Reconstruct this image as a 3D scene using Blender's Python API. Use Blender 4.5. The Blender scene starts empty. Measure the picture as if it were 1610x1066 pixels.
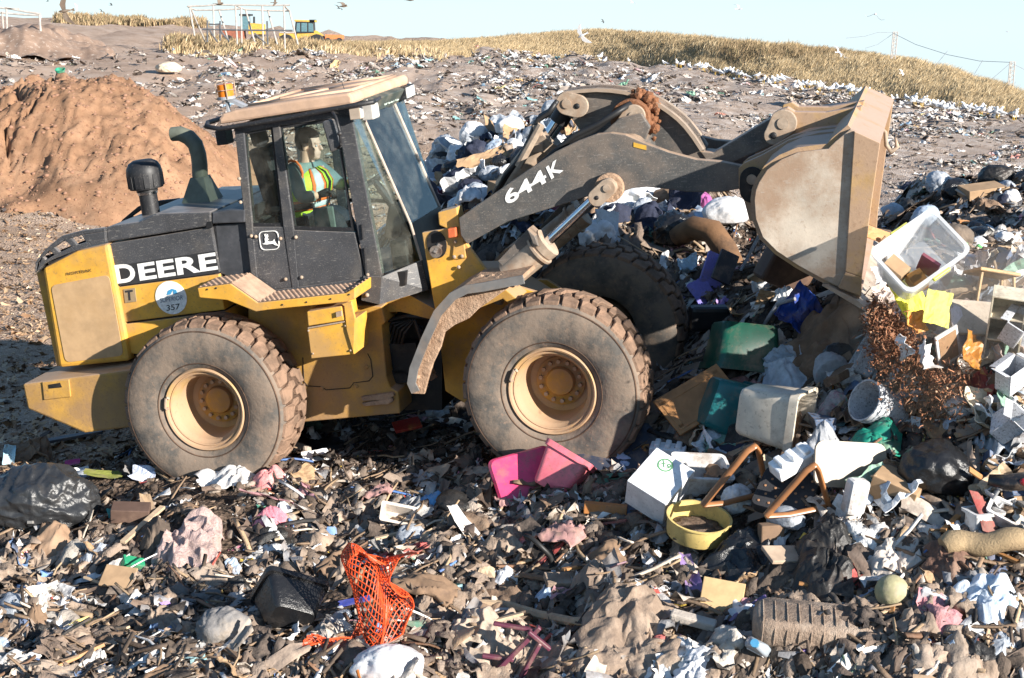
import bpy, bmesh, math, random
import numpy as np
from mathutils import Vector, Matrix, Euler, noise as mnoise

rnd = random.Random(7)
S = bpy.context.scene
COL = S.collection
R = math.radians
# ------------------------------------------------------------------ camera
CAMZ, FPX, HOR = 4.1, 2700.0, 48.0
PIT = math.atan2(533 - HOR, FPX)
cam_d = bpy.data.cameras.new('camera'); cam = bpy.data.objects.new('camera', cam_d); COL.objects.link(cam)
cam.location = (0, 0, CAMZ); cam.rotation_euler = (math.pi / 2 - PIT, 0, 0)
cam_d.sensor_width = 36; cam_d.lens = 36 * FPX / 1610; cam_d.clip_end = 5000; cam_d.clip_start = .1
S.camera = cam
CAM = Vector((0, 0, CAMZ))

def ray(px, py):
    u, v = (px - 805) / FPX, -(py - 533) / FPX
    c, s = math.cos(PIT), math.sin(PIT)
    return Vector((u, c + v * s, -s + v * c))

def at_y(px, py, Y):
    d = ray(px, py); return CAM + d * (Y / d.y)

# ------------------------------------------------------------------ world, sun
W = bpy.data.worlds.new('World'); S.world = W; W.use_nodes = True
nt = W.node_tree; bg = nt.nodes['Background']
SUN_EL, SUN_AZ = R(17.5), R(131)            # azimuth clockwise from +Y
sky = nt.nodes.new('ShaderNodeTexSky'); sky.sky_type = 'NISHITA'; sky.sun_disc = False
sky.sun_elevation = SUN_EL; sky.sun_rotation = SUN_AZ; sky.air_density = 1.0; sky.dust_density = .6; sky.ozone_density = 1.2
# the low sun turns the plain sky model yellow near the horizon; a clear autumn sky stays pale blue there
tcw = nt.nodes.new('ShaderNodeTexCoord'); sxw = nt.nodes.new('ShaderNodeSeparateXYZ'); nt.links.new(tcw.outputs['Generated'], sxw.inputs[0])
crw = nt.nodes.new('ShaderNodeValToRGB'); ew = crw.color_ramp.elements
ew[0].position = 0; ew[0].color = (4.7, 5.9, 6.4, 1); ew[1].position = .75; ew[1].color = (.55, 1.15, 2.3, 1)
q = ew.new(.035); q.color = (3.8, 5.5, 6.3, 1); q = ew.new(.12); q.color = (2.2, 3.95, 5.5, 1); q = ew.new(.3); q.color = (1.0, 2.1, 3.7, 1)
nt.links.new(sxw.outputs[2], crw.inputs[0])
mxw = nt.nodes.new('ShaderNodeMix'); mxw.data_type = 'RGBA'; mxw.inputs[0].default_value = .82
nt.links.new(sky.outputs[0], mxw.inputs[6]); nt.links.new(crw.outputs[0], mxw.inputs[7]); nt.links.new(mxw.outputs[2], bg.inputs[0])
bg.inputs[1].default_value = .082
sd = bpy.data.lights.new('sun', 'SUN'); sd.energy = 5.0; sd.angle = R(.5); sd.color = (1, .94, .855)
sun = bpy.data.objects.new('sun', sd); COL.objects.link(sun)
to_sun = Vector((math.sin(SUN_AZ) * math.cos(SUN_EL), math.cos(SUN_AZ) * math.cos(SUN_EL), math.sin(SUN_EL)))
sun.rotation_euler = to_sun.to_track_quat('Z', 'Y').to_euler()
S.view_settings.view_transform = 'Standard'; S.view_settings.look = 'None'; S.view_settings.exposure = 1.2
S.render.engine = 'CYCLES'
S.cycles.max_bounces = 6; S.cycles.transparent_max_bounces = 12; S.cycles.glossy_bounces = 3; S.cycles.transmission_bounces = 4
S.cycles.volume_bounces = 0

# ------------------------------------------------------------------ materials
def lin(c):
    return c if len(c) == 4 else (c[0], c[1], c[2], 1)

def mat(name, col, rough=.6, metal=0., dirt=None, damt=.5, dscale=3., spk=None, spk_scale=60., spk_amt=.5,
        bump=0., bscale=30., spec=.4, var=.12, alpha=None, top_dust=None, low_mud=None, scratch=0.):
    m = bpy.data.materials.new(name); m.use_nodes = True
    n = m.node_tree.nodes; l = m.node_tree.links; b = n['Principled BSDF']
    b.inputs['Roughness'].default_value = rough; b.inputs['Metallic'].default_value = metal
    b.inputs['Specular IOR Level'].default_value = spec
    tc = n.new('ShaderNodeTexCoord')
    def noi(scale, det=5, rg=.6):
        t = n.new('ShaderNodeTexNoise'); t.inputs['Scale'].default_value = scale; t.inputs['Detail'].default_value = det
        t.inputs['Roughness'].default_value = rg; l.new(tc.outputs['Object'], t.inputs['Vector']); return t.outputs['Fac']
    def ramp(src, a, c):
        r = n.new('ShaderNodeMapRange'); r.inputs[1].default_value = a; r.inputs[2].default_value = c; r.interpolation_type = 'SMOOTHSTEP'
        l.new(src, r.inputs[0]); return r.outputs[0]
    def mul(a, k):
        r = n.new('ShaderNodeMath'); r.operation = 'MULTIPLY'
        l.new(a, r.inputs[0])
        if isinstance(k, (int, float)): r.inputs[1].default_value = k
        else: l.new(k, r.inputs[1])
        return r.outputs[0]
    def mix(f, a, c):
        r = n.new('ShaderNodeMix'); r.data_type = 'RGBA'
        if isinstance(f, (int, float)): r.inputs[0].default_value = f
        else: l.new(f, r.inputs[0])
        for i, q in ((6, a), (7, c)):
            if isinstance(q, tuple): r.inputs[i].default_value = lin(q)
            else: l.new(q, r.inputs[i])
        return r.outputs[2]
    cur = lin(col)
    lo = tuple(x * (1 - var * 1.6) for x in cur[:3]); hi = tuple(min(1, x * (1 + var)) for x in cur[:3])
    cur = mix(ramp(noi(dscale * 2.3, 4), .3, .7), lo, hi)
    if dirt is not None:
        cur = mix(mul(ramp(noi(dscale, 8, .68), .62 - .35 * damt, .80 - .30 * damt), min(1, .35 + damt * .6)), cur, dirt)
    if spk is not None:
        cur = mix(mul(ramp(noi(spk_scale, 3, .7), .60 - .06 * spk_amt, .68), spk_amt), cur, spk)
    if low_mud is not None:
        zc, zw, amt, mc = low_mud
        sx = n.new('ShaderNodeSeparateXYZ'); l.new(tc.outputs['Object'], sx.inputs[0])
        cur = mix(mul(mul(ramp(sx.outputs[2], zc + zw, zc - zw), ramp(noi(5, 6, .7), .2, .75)), amt), cur, mc)
    if top_dust is not None:
        g = n.new('ShaderNodeNewGeometry'); sx = n.new('ShaderNodeSeparateXYZ'); l.new(g.outputs['Normal'], sx.inputs[0])
        cur = mix(mul(mul(ramp(sx.outputs[2], .55, .9), ramp(noi(4, 6, .7), .15, .55)), .9), cur, top_dust)
    if scratch:
        mp_ = n.new('ShaderNodeMapping'); mp_.inputs['Scale'].default_value = (9, 9, 60); mp_.inputs['Rotation'].default_value = (0, .5, 0)
        l.new(tc.outputs['Object'], mp_.inputs[0]); t = n.new('ShaderNodeTexNoise'); t.inputs['Scale'].default_value = 1.5; t.inputs['Detail'].default_value = 3
        l.new(mp_.outputs[0], t.inputs['Vector']); cur = mix(mul(ramp(t.outputs['Fac'], .62, .70), scratch), cur, (.45, .42, .38))
    if isinstance(cur, tuple): b.inputs['Base Color'].default_value = cur
    else: l.new(cur, b.inputs['Base Color'])
    if bump:
        bp = n.new('ShaderNodeBump'); bp.inputs['Strength'].default_value = bump; bp.inputs['Distance'].default_value = .02
        l.new(noi(bscale, 6, .65), bp.inputs['Height']); l.new(bp.outputs[0], b.inputs['Normal'])
    if alpha is not None: b.inputs['Alpha'].default_value = alpha
    return m

def island_mat(name, stops, rough=.75, dirt=(.19, .145, .115), damt=.45, dscale=9., spec=.3, bump=.3):
    """per-piece colour out of a palette; stops = [(weight, colour)]"""
    m = bpy.data.materials.new(name); m.use_nodes = True
    n = m.node_tree.nodes; l = m.node_tree.links; b = n['Principled BSDF']
    b.inputs['Roughness'].default_value = rough; b.inputs['Specular IOR Level'].default_value = spec
    g = n.new('ShaderNodeNewGeometry'); cr = n.new('ShaderNodeValToRGB'); cr.color_ramp.interpolation = 'CONSTANT'
    tot = sum(w for w, _ in stops); acc = 0; el = cr.color_ramp.elements
    for i, (w, c) in enumerate(stops):
        if i == 0: e = el[0]; e.position = 0
        elif i == 1: e = el[1]; e.position = acc / tot
        else: e = el.new(acc / tot)
        e.color = lin(c); acc += w
    l.new(g.outputs['Random Per Island'], cr.inputs[0])
    # value jitter per piece
    wn = n.new('ShaderNodeTexWhiteNoise'); wn.noise_dimensions = '1D'; l.new(g.outputs['Random Per Island'], wn.inputs['W'])
    mr = n.new('ShaderNodeMapRange'); mr.inputs[3].default_value = .6; mr.inputs[4].default_value = 1.25; l.new(wn.outputs['Value'], mr.inputs[0])
    hsv = n.new('ShaderNodeHueSaturation'); l.new(cr.outputs[0], hsv.inputs['Color']); l.new(mr.outputs[0], hsv.inputs['Value'])
    tc = n.new('ShaderNodeTexCoord'); t = n.new('ShaderNodeTexNoise'); t.inputs['Scale'].default_value = dscale; t.inputs['Detail'].default_value = 6
    t.inputs['Roughness'].default_value = .7; l.new(tc.outputs['Object'], t.inputs['Vector'])
    r = n.new('ShaderNodeMapRange'); r.inputs[1].default_value = .42; r.inputs[2].default_value = .62; r.inputs[4].default_value = damt
    l.new(t.outputs['Fac'], r.inputs[0])
    mx = n.new('ShaderNodeMix'); mx.data_type = 'RGBA'; l.new(r.outputs[0], mx.inputs[0]); l.new(hsv.outputs[0], mx.inputs[6]); mx.inputs[7].default_value = lin(dirt)
    l.new(mx.outputs[2], b.inputs['Base Color'])
    if bump:
        t2 = n.new('ShaderNodeTexNoise'); t2.inputs['Scale'].default_value = 45; t2.inputs['Detail'].default_value = 4; l.new(tc.outputs['Object'], t2.inputs['Vector'])
        bp = n.new('ShaderNodeBump'); bp.inputs['Strength'].default_value = bump; bp.inputs['Distance'].default_value = .02
        l.new(t2.outputs['Fac'], bp.inputs['Height']); l.new(bp.outputs[0], b.inputs['Normal'])
    return m

def glass_mat(name, tint=(.62, .74, .70), refl=.9):
    m = bpy.data.materials.new(name); m.use_nodes = True
    n = m.node_tree.nodes; l = m.node_tree.links; n.remove(n['Principled BSDF'])
    tr = n.new('ShaderNodeBsdfTransparent'); tr.inputs[0].default_value = lin(tint)
    gl = n.new('ShaderNodeBsdfGlossy'); gl.inputs['Roughness'].default_value = .03; gl.inputs[0].default_value = (.9, .95, 1, 1)
    fr = n.new('ShaderNodeFresnel'); fr.inputs[0].default_value = 1.5
    mu = n.new('ShaderNodeMath'); mu.operation = 'MULTIPLY'; mu.inputs[1].default_value = refl; l.new(fr.outputs[0], mu.inputs[0])
    df = n.new('ShaderNodeBsdfDiffuse'); df.inputs[0].default_value = (.5, .45, .38, 1)
    tc = n.new('ShaderNodeTexCoord'); t = n.new('ShaderNodeTexNoise'); t.inputs['Scale'].default_value = 5; t.inputs['Detail'].default_value = 8; t.inputs['Roughness'].default_value = .7
    l.new(tc.outputs['Object'], t.inputs['Vector'])
    r = n.new('ShaderNodeMapRange'); r.inputs[1].default_value = .45; r.inputs[2].default_value = .8; r.inputs[4].default_value = .09; r.inputs[3].default_value = .01; l.new(t.outputs['Fac'], r.inputs[0])
    m1 = n.new('ShaderNodeMixShader'); l.new(mu.outputs[0], m1.inputs[0]); l.new(tr.outputs[0], m1.inputs[1]); l.new(gl.outputs[0], m1.inputs[2])
    m2 = n.new('ShaderNodeMixShader'); l.new(r.outputs[0], m2.inputs[0]); l.new(m1.outputs[0], m2.inputs[1]); l.new(df.outputs[0], m2.inputs[2])
    l.new(m2.outputs[0], n['Material Output'].inputs[0])
    return m

# ------------------------------------------------------------------ mesh builder
class MB:
    def __init__(s): s.v = []; s.f = []; s.m = []; s.cur = 0
    def add(s, vs, fs):
        o = len(s.v); s.v += [tuple(v) for v in vs]
        for f in fs: s.f.append([o + i for i in f]); s.m.append(s.cur)
        return s
    def box(s, c, d, rot=None):
        x, y, z = (q / 2 for q in d); vs = [Vector((i * x, j * y, k * z)) for i in (-1, 1) for j in (-1, 1) for k in (-1, 1)]
        if rot is not None: vs = [rot @ v for v in vs]
        c = Vector(c)
        return s.add([v + c for v in vs], [(0, 1, 3, 2), (4, 6, 7, 5), (0, 4, 5, 1), (2, 3, 7, 6), (0, 2, 6, 4), (1, 5, 7, 3)])
    def prism(s, xz, y0, y1):
        """polygon in the x-z plane swept from y0 to y1"""
        n = len(xz); area = sum(xz[i][0] * xz[(i + 1) % n][1] - xz[(i + 1) % n][0] * xz[i][1] for i in range(n))
        if area < 0: xz = xz[::-1]
        if y0 > y1: y0, y1 = y1, y0
        vs = [(x, y0, z) for x, z in xz] + [(x, y1, z) for x, z in xz]
        fs = [tuple(range(n)), tuple(range(2 * n - 1, n - 1, -1))]
        fs += [((i + 1) % n, i, n + i, n + (i + 1) % n) for i in range(n)]
        return s.add(vs, fs)
    def strip(s, xz, y0, y1, th):
        """open polyline in x-z swept in y with a thickness (downwards normal side)"""
        n = len(xz); P = [Vector((x, 0, z)) for x, z in xz]; N = []
        for i in range(n):
            t = (P[min(i + 1, n - 1)] - P[max(i - 1, 0)]).normalized(); N.append(Vector((t.z, 0, -t.x)))
        a = P; c = [P[i] + N[i] * th for i in range(n)]
        vs = []
        for y in (y0, y1):
            vs += [(p.x, y, p.z) for p in a] + [(p.x, y, p.z) for p in c]
        fs = []
        for i in range(n - 1):
            fs += [(i, i + 1, 2 * n + i + 1, 2 * n + i), (n + i, 3 * n + i, 3 * n + i + 1, n + i + 1),
                   (i, n + i, n + i + 1, i + 1), (2 * n + i, 2 * n + i + 1, 3 * n + i + 1, 3 * n + i)]
        fs += [(0, 2 * n, 3 * n, n), (n - 1, 2 * n - 1, 4 * n - 1, 3 * n - 1)]
        return s.add(vs, fs)
    def tube(s, pts, r, n=10, caps=True, flat=1.):
        P = [Vector(p) for p in pts]; k = len(P); rs = r if isinstance(r, (list, tuple)) else [r] * k
        vs = []; up = None
        for i in range(k):
            t = (P[min(i + 1, k - 1)] - P[max(i - 1, 0)])
            t = t.normalized() if t.length > 1e-9 else Vector((0, 0, 1))
            if up is None:
                up = Vector((0, 0, 1)) if abs(t.z) < .9 else Vector((1, 0, 0))
            a = (up - t * up.dot(t)).normalized(); b = t.cross(a); up = a
            for j in range(n):
                q = 2 * math.pi * j / n; vs.append(P[i] + a * (math.cos(q) * rs[i]) + b * (math.sin(q) * rs[i] * flat))
        fs = [(i * n + j, i * n + (j + 1) % n, (i + 1) * n + (j + 1) % n, (i + 1) * n + j) for i in range(k - 1) for j in range(n)]
        if caps: fs += [tuple(range(n - 1, -1, -1)), tuple((k - 1) * n + j for j in range(n))]
        return s.add(vs, fs)
    def lathe(s, prof, n=48, M=None, close=False):
        """prof = [(radius, height)] around local z; M places it"""
        vs = []; k = len(prof)
        for r, h in prof:
            for j in range(n):
                q = 2 * math.pi * j / n; v = Vector((r * math.cos(q), r * math.sin(q), h)); vs.append(M @ v if M is not None else v)
        fs = [(i * n + j, i * n + (j + 1) % n, (i + 1) * n + (j + 1) % n, (i + 1) * n + j) for i in range(k - 1) for j in range(n)]
        if close: fs += [tuple(range(n - 1, -1, -1)), tuple((k - 1) * n + j for j in range(n))]
        return s.add(vs, fs)
    def ico(s, c, r, sub=2, sc=(1, 1, 1), rot=None, fn=None):
        bm = bmesh.new(); bmesh.ops.create_icosphere(bm, subdivisions=sub, radius=1)
        vs = []
        for v in bm.verts:
            q = v.co.copy()
            if fn: q = fn(q)
            q = Vector((q.x * sc[0], q.y * sc[1], q.z * sc[2])) * r
            if rot is not None: q = rot @ q
            vs.append(q + Vector(c))
        fs = [[v.index for v in f.verts] for f in bm.faces]; bm.free()
        return s.add(vs, fs)
    def grid(s, nx, ny, fn):
        vs = [fn(i / (nx - 1), j / (ny - 1)) for j in range(ny) for i in range(nx)]
        fs = [(j * nx + i, j * nx + i + 1, (j + 1) * nx + i + 1, (j + 1) * nx + i) for j in range(ny - 1) for i in range(nx - 1)]
        return s.add(vs, fs)
    def islands(s):
        p = list(range(len(s.v)))
        def f(a):
            while p[a] != a: p[a] = p[p[a]]; a = p[a]
            return a
        for q in s.f:
            r = f(q[0])
            for i in q[1:]: p[f(i)] = r
        g = {}
        for q, mi in zip(s.f, s.m): g.setdefault(f(q[0]), []).append((q, mi))
        out = []
        for fs in g.values():
            ix = {}; b = MB()
            for q, mi in fs:
                b.f.append([ix.setdefault(i, len(ix)) for i in q]); b.m.append(mi)
            b.v = [s.v[i] for i in ix]; out.append(b)
        return out
    def build(s, name, m, parent=None, smooth=False, bevel=0., solid=0., fix=True, auto=None, split=False):
        if split:
            return [b.build(name, m, parent, smooth, bevel, solid, fix, auto) for b in s.islands()][0]
        me = bpy.data.meshes.new(name); me.from_pydata(s.v, [], s.f)
        ms = m if isinstance(m, (list, tuple)) else [m]
        for q in ms: me.materials.append(q)
        if len(ms) > 1: me.polygons.foreach_set('material_index', s.m)
        if fix:
            bm = bmesh.new(); bm.from_mesh(me); bmesh.ops.recalc_face_normals(bm, faces=bm.faces); bm.to_mesh(me); bm.free()
        if smooth: me.polygons.foreach_set('use_smooth', [True] * len(me.polygons))
        o = bpy.data.objects.new(name, me); COL.objects.link(o)
        if parent is not None: o.parent = parent
        if solid:
            q = o.modifiers.new('solid', 'SOLIDIFY'); q.thickness = solid; q.offset = 0
        if bevel:
            q = o.modifiers.new('bevel', 'BEVEL'); q.width = bevel; q.segments = 2; q.limit_method = 'ANGLE'; q.angle_limit = R(35)
        if auto: me.set_sharp_from_angle(angle=R(auto))
        me.update()
        return o

def tag(o, label=None, cat=None, group=None, kind=None):
    if label: o['label'] = label
    if cat: o['category'] = cat
    if group: o['group'] = group
    if kind: o['kind'] = kind
    return o

def empty(name, loc=(0, 0, 0), rot=(0, 0, 0)):
    o = bpy.data.objects.new(name, None); COL.objects.link(o); o.location = loc; o.rotation_euler = rot; o.empty_display_size = .2
    return o

def copy_tree(o, parent=None):
    c = o.copy(); COL.objects.link(c); c.parent = parent
    for ch in o.children: copy_tree(ch, c)
    return c

# ------------------------------------------------------------------ noise on arrays
def _h(i, j, sd):
    n = (i * 374761393 + j * 668265263 + sd * 974711) & 0x7fffffff
    n = ((n ^ (n >> 13)) * 1274126177) & 0x7fffffff
    return ((n ^ (n >> 16)) & 0xffff) / 65535.0
def vn(x, y, sd=0):
    x = np.asarray(x, float); y = np.asarray(y, float)
    i = np.floor(x).astype(np.int64); j = np.floor(y).astype(np.int64); a = x - i; b = y - j
    a = a * a * (3 - 2 * a); b = b * b * (3 - 2 * b)
    return (_h(i, j, sd) * (1 - a) + _h(i + 1, j, sd) * a) * (1 - b) + (_h(i, j + 1, sd) * (1 - a) + _h(i + 1, j + 1, sd) * a) * b - .5
def fbm(x, y, o=4, sd=0):
    r = 0; k = 1.
    for q in range(o): r = r + vn(x, y, sd + q) * k; x = x * 2.03; y = y * 2.03; k *= .5
    return r
def sstep(a, b, x):
    t = np.clip((x - a) / (b - a), 0, 1); return t * t * (3 - 2 * t)

# ------------------------------------------------------------------ terrain
CTRL = np.array([
 (-2.6,15.2,.15),(-2.7,14.7,.08),(-2.1,17.2,.2),(.5,14.4,.36),(1.0,16.4,.5),(-1.0,15.0,.12),(-.6,16.6,.3),(-3.8,15.4,-.12),
 (-6,15,-.15),(-6,18,-.1),(-6,13,-.3),(-4,13,-.25),(-5,22,0.),(-4,19,.05),(-7,24,.0),(-3,20,.1),(-3.2,23,.1),
 (-3.5,11.6,-.4),(0,11.6,-.3),(2,11.4,-.15),(3,9.8,-.5),(1,9.8,-.5),(-1,9.8,-.5),(-3,9.8,-.5),(4.5,10,-.4),(4.4,11,.2),(3.2,10.8,-.15),(0,13,-.05),(1.4,12.8,.22),(-2,13.2,-.15),(-1,12.2,-.25),(.8,12.2,-.05),(.6,13.4,.2),
 (2.2,13.2,.72),(1.9,14.3,.95),(3.0,12.2,.95),(3.0,13.2,1.5),(3.6,11.6,.6),(2.2,12.3,.4),(2.8,11.3,.12),(4,13,1.85),(3.8,14.5,2.1),(5,14,2.1),(4.6,12,1.45),
 (2.3,16.3,1.7),(1.6,18,1.95),(3,17,1.9),(.5,19,2.15),(-.4,20,2.5),(.2,22,2.95),(-1.4,19.6,1.0),(-1.2,22,2.3),(1.5,21,2.4),(-2.4,21.5,.3),
 (5,18,1.85),(6,21,2.0),(7,24,2.0),(6.6,19,2.0),(4,20,1.5),(3,23,1.0),(2,24.5,1.0),(8,22,2.1),(8,17,1.9),(0,25,.9),(5,26,.7),(-2.5,25,.2),(8,27,.6)])
def H0(x, y):
    x = np.asarray(x, float); y = np.asarray(y, float)
    far = -.35 + (np.maximum(y, 18) - 18) * .0135 - x * (.02 + .01 * (x > 0)) * np.clip(y / 100, 0, 2.0) - np.maximum(x - 15, 0) * .025
    # the tip is the flat top of a hill: beyond the bank the land falls away
    edge = np.interp(x / np.maximum(y, 20.), [-.36, -.19, .0, .1, .2, .3, .45], [275, 275, 215, 195, 160, 122, 100])
    far = far - np.maximum(y - edge, 0) * .13
    near_w = 1 - sstep(24, 31, y)
    far = np.where(y < 30, far * .5 + .0, far) 
    num = 0.03 * np.where(y < 14, -.3, .1); den = 0.03
    m = (y < 34) & (np.abs(x) < 14)
    if np.any(m):
        xx = x[m] if x.ndim else x[None]; yy = y[m] if y.ndim else y[None]
        nn = np.zeros_like(xx); dd = np.zeros_like(xx)
        for cx, cy, cz in CTRL:
            w = np.exp(-((xx - cx) ** 2 + (yy - cy) ** 2) / (2 * .75 ** 2)); nn += w * cz; dd += w
        base = np.where(yy < 14, -.25, .05)
        z = (nn + .02 * base) / (dd + .02)
        out = far.copy() if x.ndim else np.array([float(far)])
        k = near_w[m] if x.ndim else np.array([float(near_w)])
        if x.ndim: out[m] = z * k + far[m] * (1 - k)
        else: out = z * k + out * (1 - k)
        return out if x.ndim else float(out[0])
    return far if x.ndim else float(far)

def trash_w(x, y):
    """1 where loose rubbish covers the ground, 0 on bare soil and wood chips"""
    near = 1 - sstep(26, 30, y)
    left = sstep(-4.6, -3.6, x + (15.6 - y) * .4 * (y > 15.6))
    left = np.maximum(left, 1 - sstep(15.4, 16.6, y + .15 * x + .7))
    return near * left
def H(x, y):
    x = np.asarray(x, float); y = np.asarray(y, float)
    t = trash_w(x, y)
    z = H0(x, y) + fbm(x * .35, y * .35, 3, 3) * np.where(y > 28, .35 + np.clip(y - 28, 0, 100) * .008, .12)
    z = z + t * (fbm(x * 1.3, y * 1.3, 3, 11) * .22 + np.abs(fbm(x * 3.1, y * 3.1, 3, 21)) * .16 + fbm(x * 8, y * 8, 2, 31) * .035)
    z = z + (1 - t) * fbm(x * 2.5, y * 2.5, 4, 41) * .05
    return z
def gz(x, y): return float(H(np.array([x]), np.array([y]))[0])

def hit(px, py, d0=8., d1=420.):
    """where a sight line meets the ground"""
    d = ray(px, py); n = 900
    Y = d0 * (d1 / d0) ** (np.arange(n) / (n - 1.))
    X = d.x / d.y * Y; Z = CAMZ + d.z / d.y * Y
    g = H(X, Y); k = np.nonzero(Z < g)[0]
    if len(k) == 0: return Vector((X[-1], Y[-1], g[-1]))
    i = k[0]; a = Y[max(i - 1, 0)]; b = Y[i]
    yy = np.linspace(a, b, 60); xx = d.x / d.y * yy; zz = CAMZ + d.z / d.y * yy; q = np.nonzero(zz < H(xx, yy))[0]
    j = q[0] if len(q) else 59
    return Vector((xx[j], yy[j], zz[j]))

def build_terrain():
    def axis(c0, c1, st, lo, hi, g=1.07):
        a = list(np.arange(c0, c1 + 1e-6, st)); s = st; q = c1
        while q < hi: s *= g; q += s; a.append(q)
        s = st; q = c0; b = []
        while q > lo: s *= g; q -= s; b.append(q)
        return np.array(b[::-1] + a)
    xs = axis(-5.2, 6.2, .05, -900, 900, 1.065); ys = axis(10.2, 27, .055, -60, 1200, 1.035)
    X, Y = np.meshgrid(xs, ys); Z = H(X.ravel(), Y.ravel())
    nx, ny = len(xs), len(ys)
    co = np.stack([X.ravel(), Y.ravel(), Z], 1).astype(np.float32)
    i = np.arange(nx * ny).reshape(ny, nx)
    q = np.stack([i[:-1, :-1], i[:-1, 1:], i[1:, 1:], i[1:, :-1]], -1).reshape(-1, 4).astype(np.int32)
    me = mesh_np('ground', co, q)
    x, y = co[:, 0], co[:, 1]
    t = trash_w(x, y)
    chips = (1 - t) * (1 - sstep(50, 75, y + 6 * vn(x * .2, y * .2, 5))) * (1 - sstep(-4, 6, x + 3 * vn(x * .3, y * .1, 8)))
    grav = sstep(26, 40, y) * sstep(-14, 4, x)
    ca = me.color_attributes.new('zone', 'FLOAT_COLOR', 'POINT')
    ca.data.foreach_set('color', np.stack([t, chips, grav, np.ones_like(t)], 1).astype(np.float32).ravel())
    me.polygons.foreach_set('use_smooth', [True] * len(me.polygons))
    m = bpy.data.materials.new('soil'); m.use_nodes = True
    n = m.node_tree.nodes; l = m.node_tree.links; b = n['Principled BSDF']; b.inputs['Roughness'].default_value = .95; b.inputs['Specular IOR Level'].default_value = .15
    at = n.new('ShaderNodeVertexColor'); at.layer_name = 'zone'; sp = n.new('ShaderNodeSeparateColor'); l.new(at.outputs[0], sp.inputs[0])
    tc = n.new('ShaderNodeTexCoord')
    def noi(s, d=6, rg=.65, w=None):
        q = n.new('ShaderNodeTexNoise'); q.inputs['Scale'].default_value = s; q.inputs['Detail'].default_value = d; q.inputs['Roughness'].default_value = rg
        l.new(tc.outputs['Object'], q.inputs['Vector']); return q.outputs['Fac']
    def ramp(src, stops):
        r = n.new('ShaderNodeValToRGB'); e = r.color_ramp.elements
        for k, (p, c) in enumerate(stops):
            q = e[k] if k < 2 else e.new(p); q.position = p; q.color = lin(c)
        l.new(src, r.inputs[0]); return r.outputs[0]
    def mix(f, a, c):
        r = n.new('ShaderNodeMix'); r.data_type = 'RGBA'; l.new(f, r.inputs[0]); l.new(a, r.inputs[6]); l.new(c, r.inputs[7]); return r.outputs[2]
    vor = n.new('ShaderNodeTexVoronoi'); vor.inputs['Scale'].default_value = 26; l.new(tc.outputs['Object'], vor.inputs['Vector'])
    vsp = n.new('ShaderNodeSeparateColor'); l.new(vor.outputs['Color'], vsp.inputs[0])
    vor2 = n.new('ShaderNodeTexVoronoi'); vor2.inputs['Scale'].default_value = 3.2; l.new(tc.outputs['Object'], vor2.inputs['Vector'])
    v2 = n.new('ShaderNodeSeparateColor'); l.new(vor2.outputs['Color'], v2.inputs[0])
    soil_far = ramp(noi(.35, 8, .72), [(.30, (.32, .225, .165)), (.5, (.46, .335, .255)), (.68, (.56, .445, .36))])
    chip = ramp(vsp.outputs[0], [(0, (.24, .145, .085)), (.35, (.35, .225, .14)), (.7, (.43, .29, .19)), (1, (.52, .38, .265))])
    grv = ramp(v2.outputs[0], [(0, (.23, .185, .155)), (.4, (.38, .32, .275)), (.75, (.50, .44, .39)), (1, (.66, .62, .58))])
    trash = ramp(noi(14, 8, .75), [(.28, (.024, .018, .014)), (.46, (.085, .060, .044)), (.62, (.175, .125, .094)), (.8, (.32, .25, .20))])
    cc = mix(sp.outputs[2], soil_far, mix(noi(1.1, 6), soil_far, grv))
    cc = mix(sp.outputs[1], cc, mix(noi(1.3, 5), chip, soil_far))
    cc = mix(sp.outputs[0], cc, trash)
    l.new(cc, b.inputs['Base Color'])
    bp = n.new('ShaderNodeBump'); bp.inputs['Strength'].default_value = .8; bp.inputs['Distance'].default_value = .06
    ad = n.new('ShaderNodeMath'); ad.operation = 'ADD'; l.new(noi(11, 8, .72), ad.inputs[0]); l.new(vor.outputs['Distance'], ad.inputs[1])
    l.new(ad.outputs[0], bp.inputs['Height']); l.new(bp.outputs[0], b.inputs['Normal'])
    me.materials.append(m)
    o = bpy.data.objects.new('ground', me); COL.objects.link(o); tag(o, kind='structure')
    return o

def mesh_np(name, co, faces):
    """faces (n,k) int array with constant k"""
    me = bpy.data.meshes.new(name); nv = len(co); nf, k = faces.shape
    me.vertices.add(nv); me.vertices.foreach_set('co', np.ascontiguousarray(co, dtype=np.float32).ravel())
    me.loops.add(nf * k); me.loops.foreach_set('vertex_index', np.ascontiguousarray(faces, dtype=np.int32).ravel())
    me.polygons.add(nf); me.polygons.foreach_set('loop_start', np.arange(0, nf * k, k, dtype=np.int32))
    me.update(calc_edges=True); me.validate()
    return me

build_terrain()
# ================================================================== wheel loader
YAW, PCH, ROL = R(14.6), R(6.03), R(4.4)
_F0 = Vector((math.cos(YAW), -math.sin(YAW), 0)); _L0 = Vector((math.sin(YAW), math.cos(YAW), 0)); _U0 = Vector((0, 0, 1))
_F = _F0 * math.cos(PCH) + _U0 * math.sin(PCH); _U1 = _U0 * math.cos(PCH) - _F0 * math.sin(PCH)
_L = _L0 * math.cos(ROL) + _U1 * math.sin(ROL); _U = _U1 * math.cos(ROL) - _L0 * math.sin(ROL)
MO = Vector((-2.341, 16.215, .072))
MM = Matrix(((_F.x, _L.x, _U.x, MO.x), (_F.y, _L.y, _U.y, MO.y), (_F.z, _L.z, _U.z, MO.z), (0, 0, 0, 1)))
MI = MM.inverted()
LD = empty('wheel_loader'); LD.matrix_world = MM
tag(LD, 'large yellow and charcoal wheel loader tipping its raised bucket onto the rubbish heap', 'wheel loader')

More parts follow.
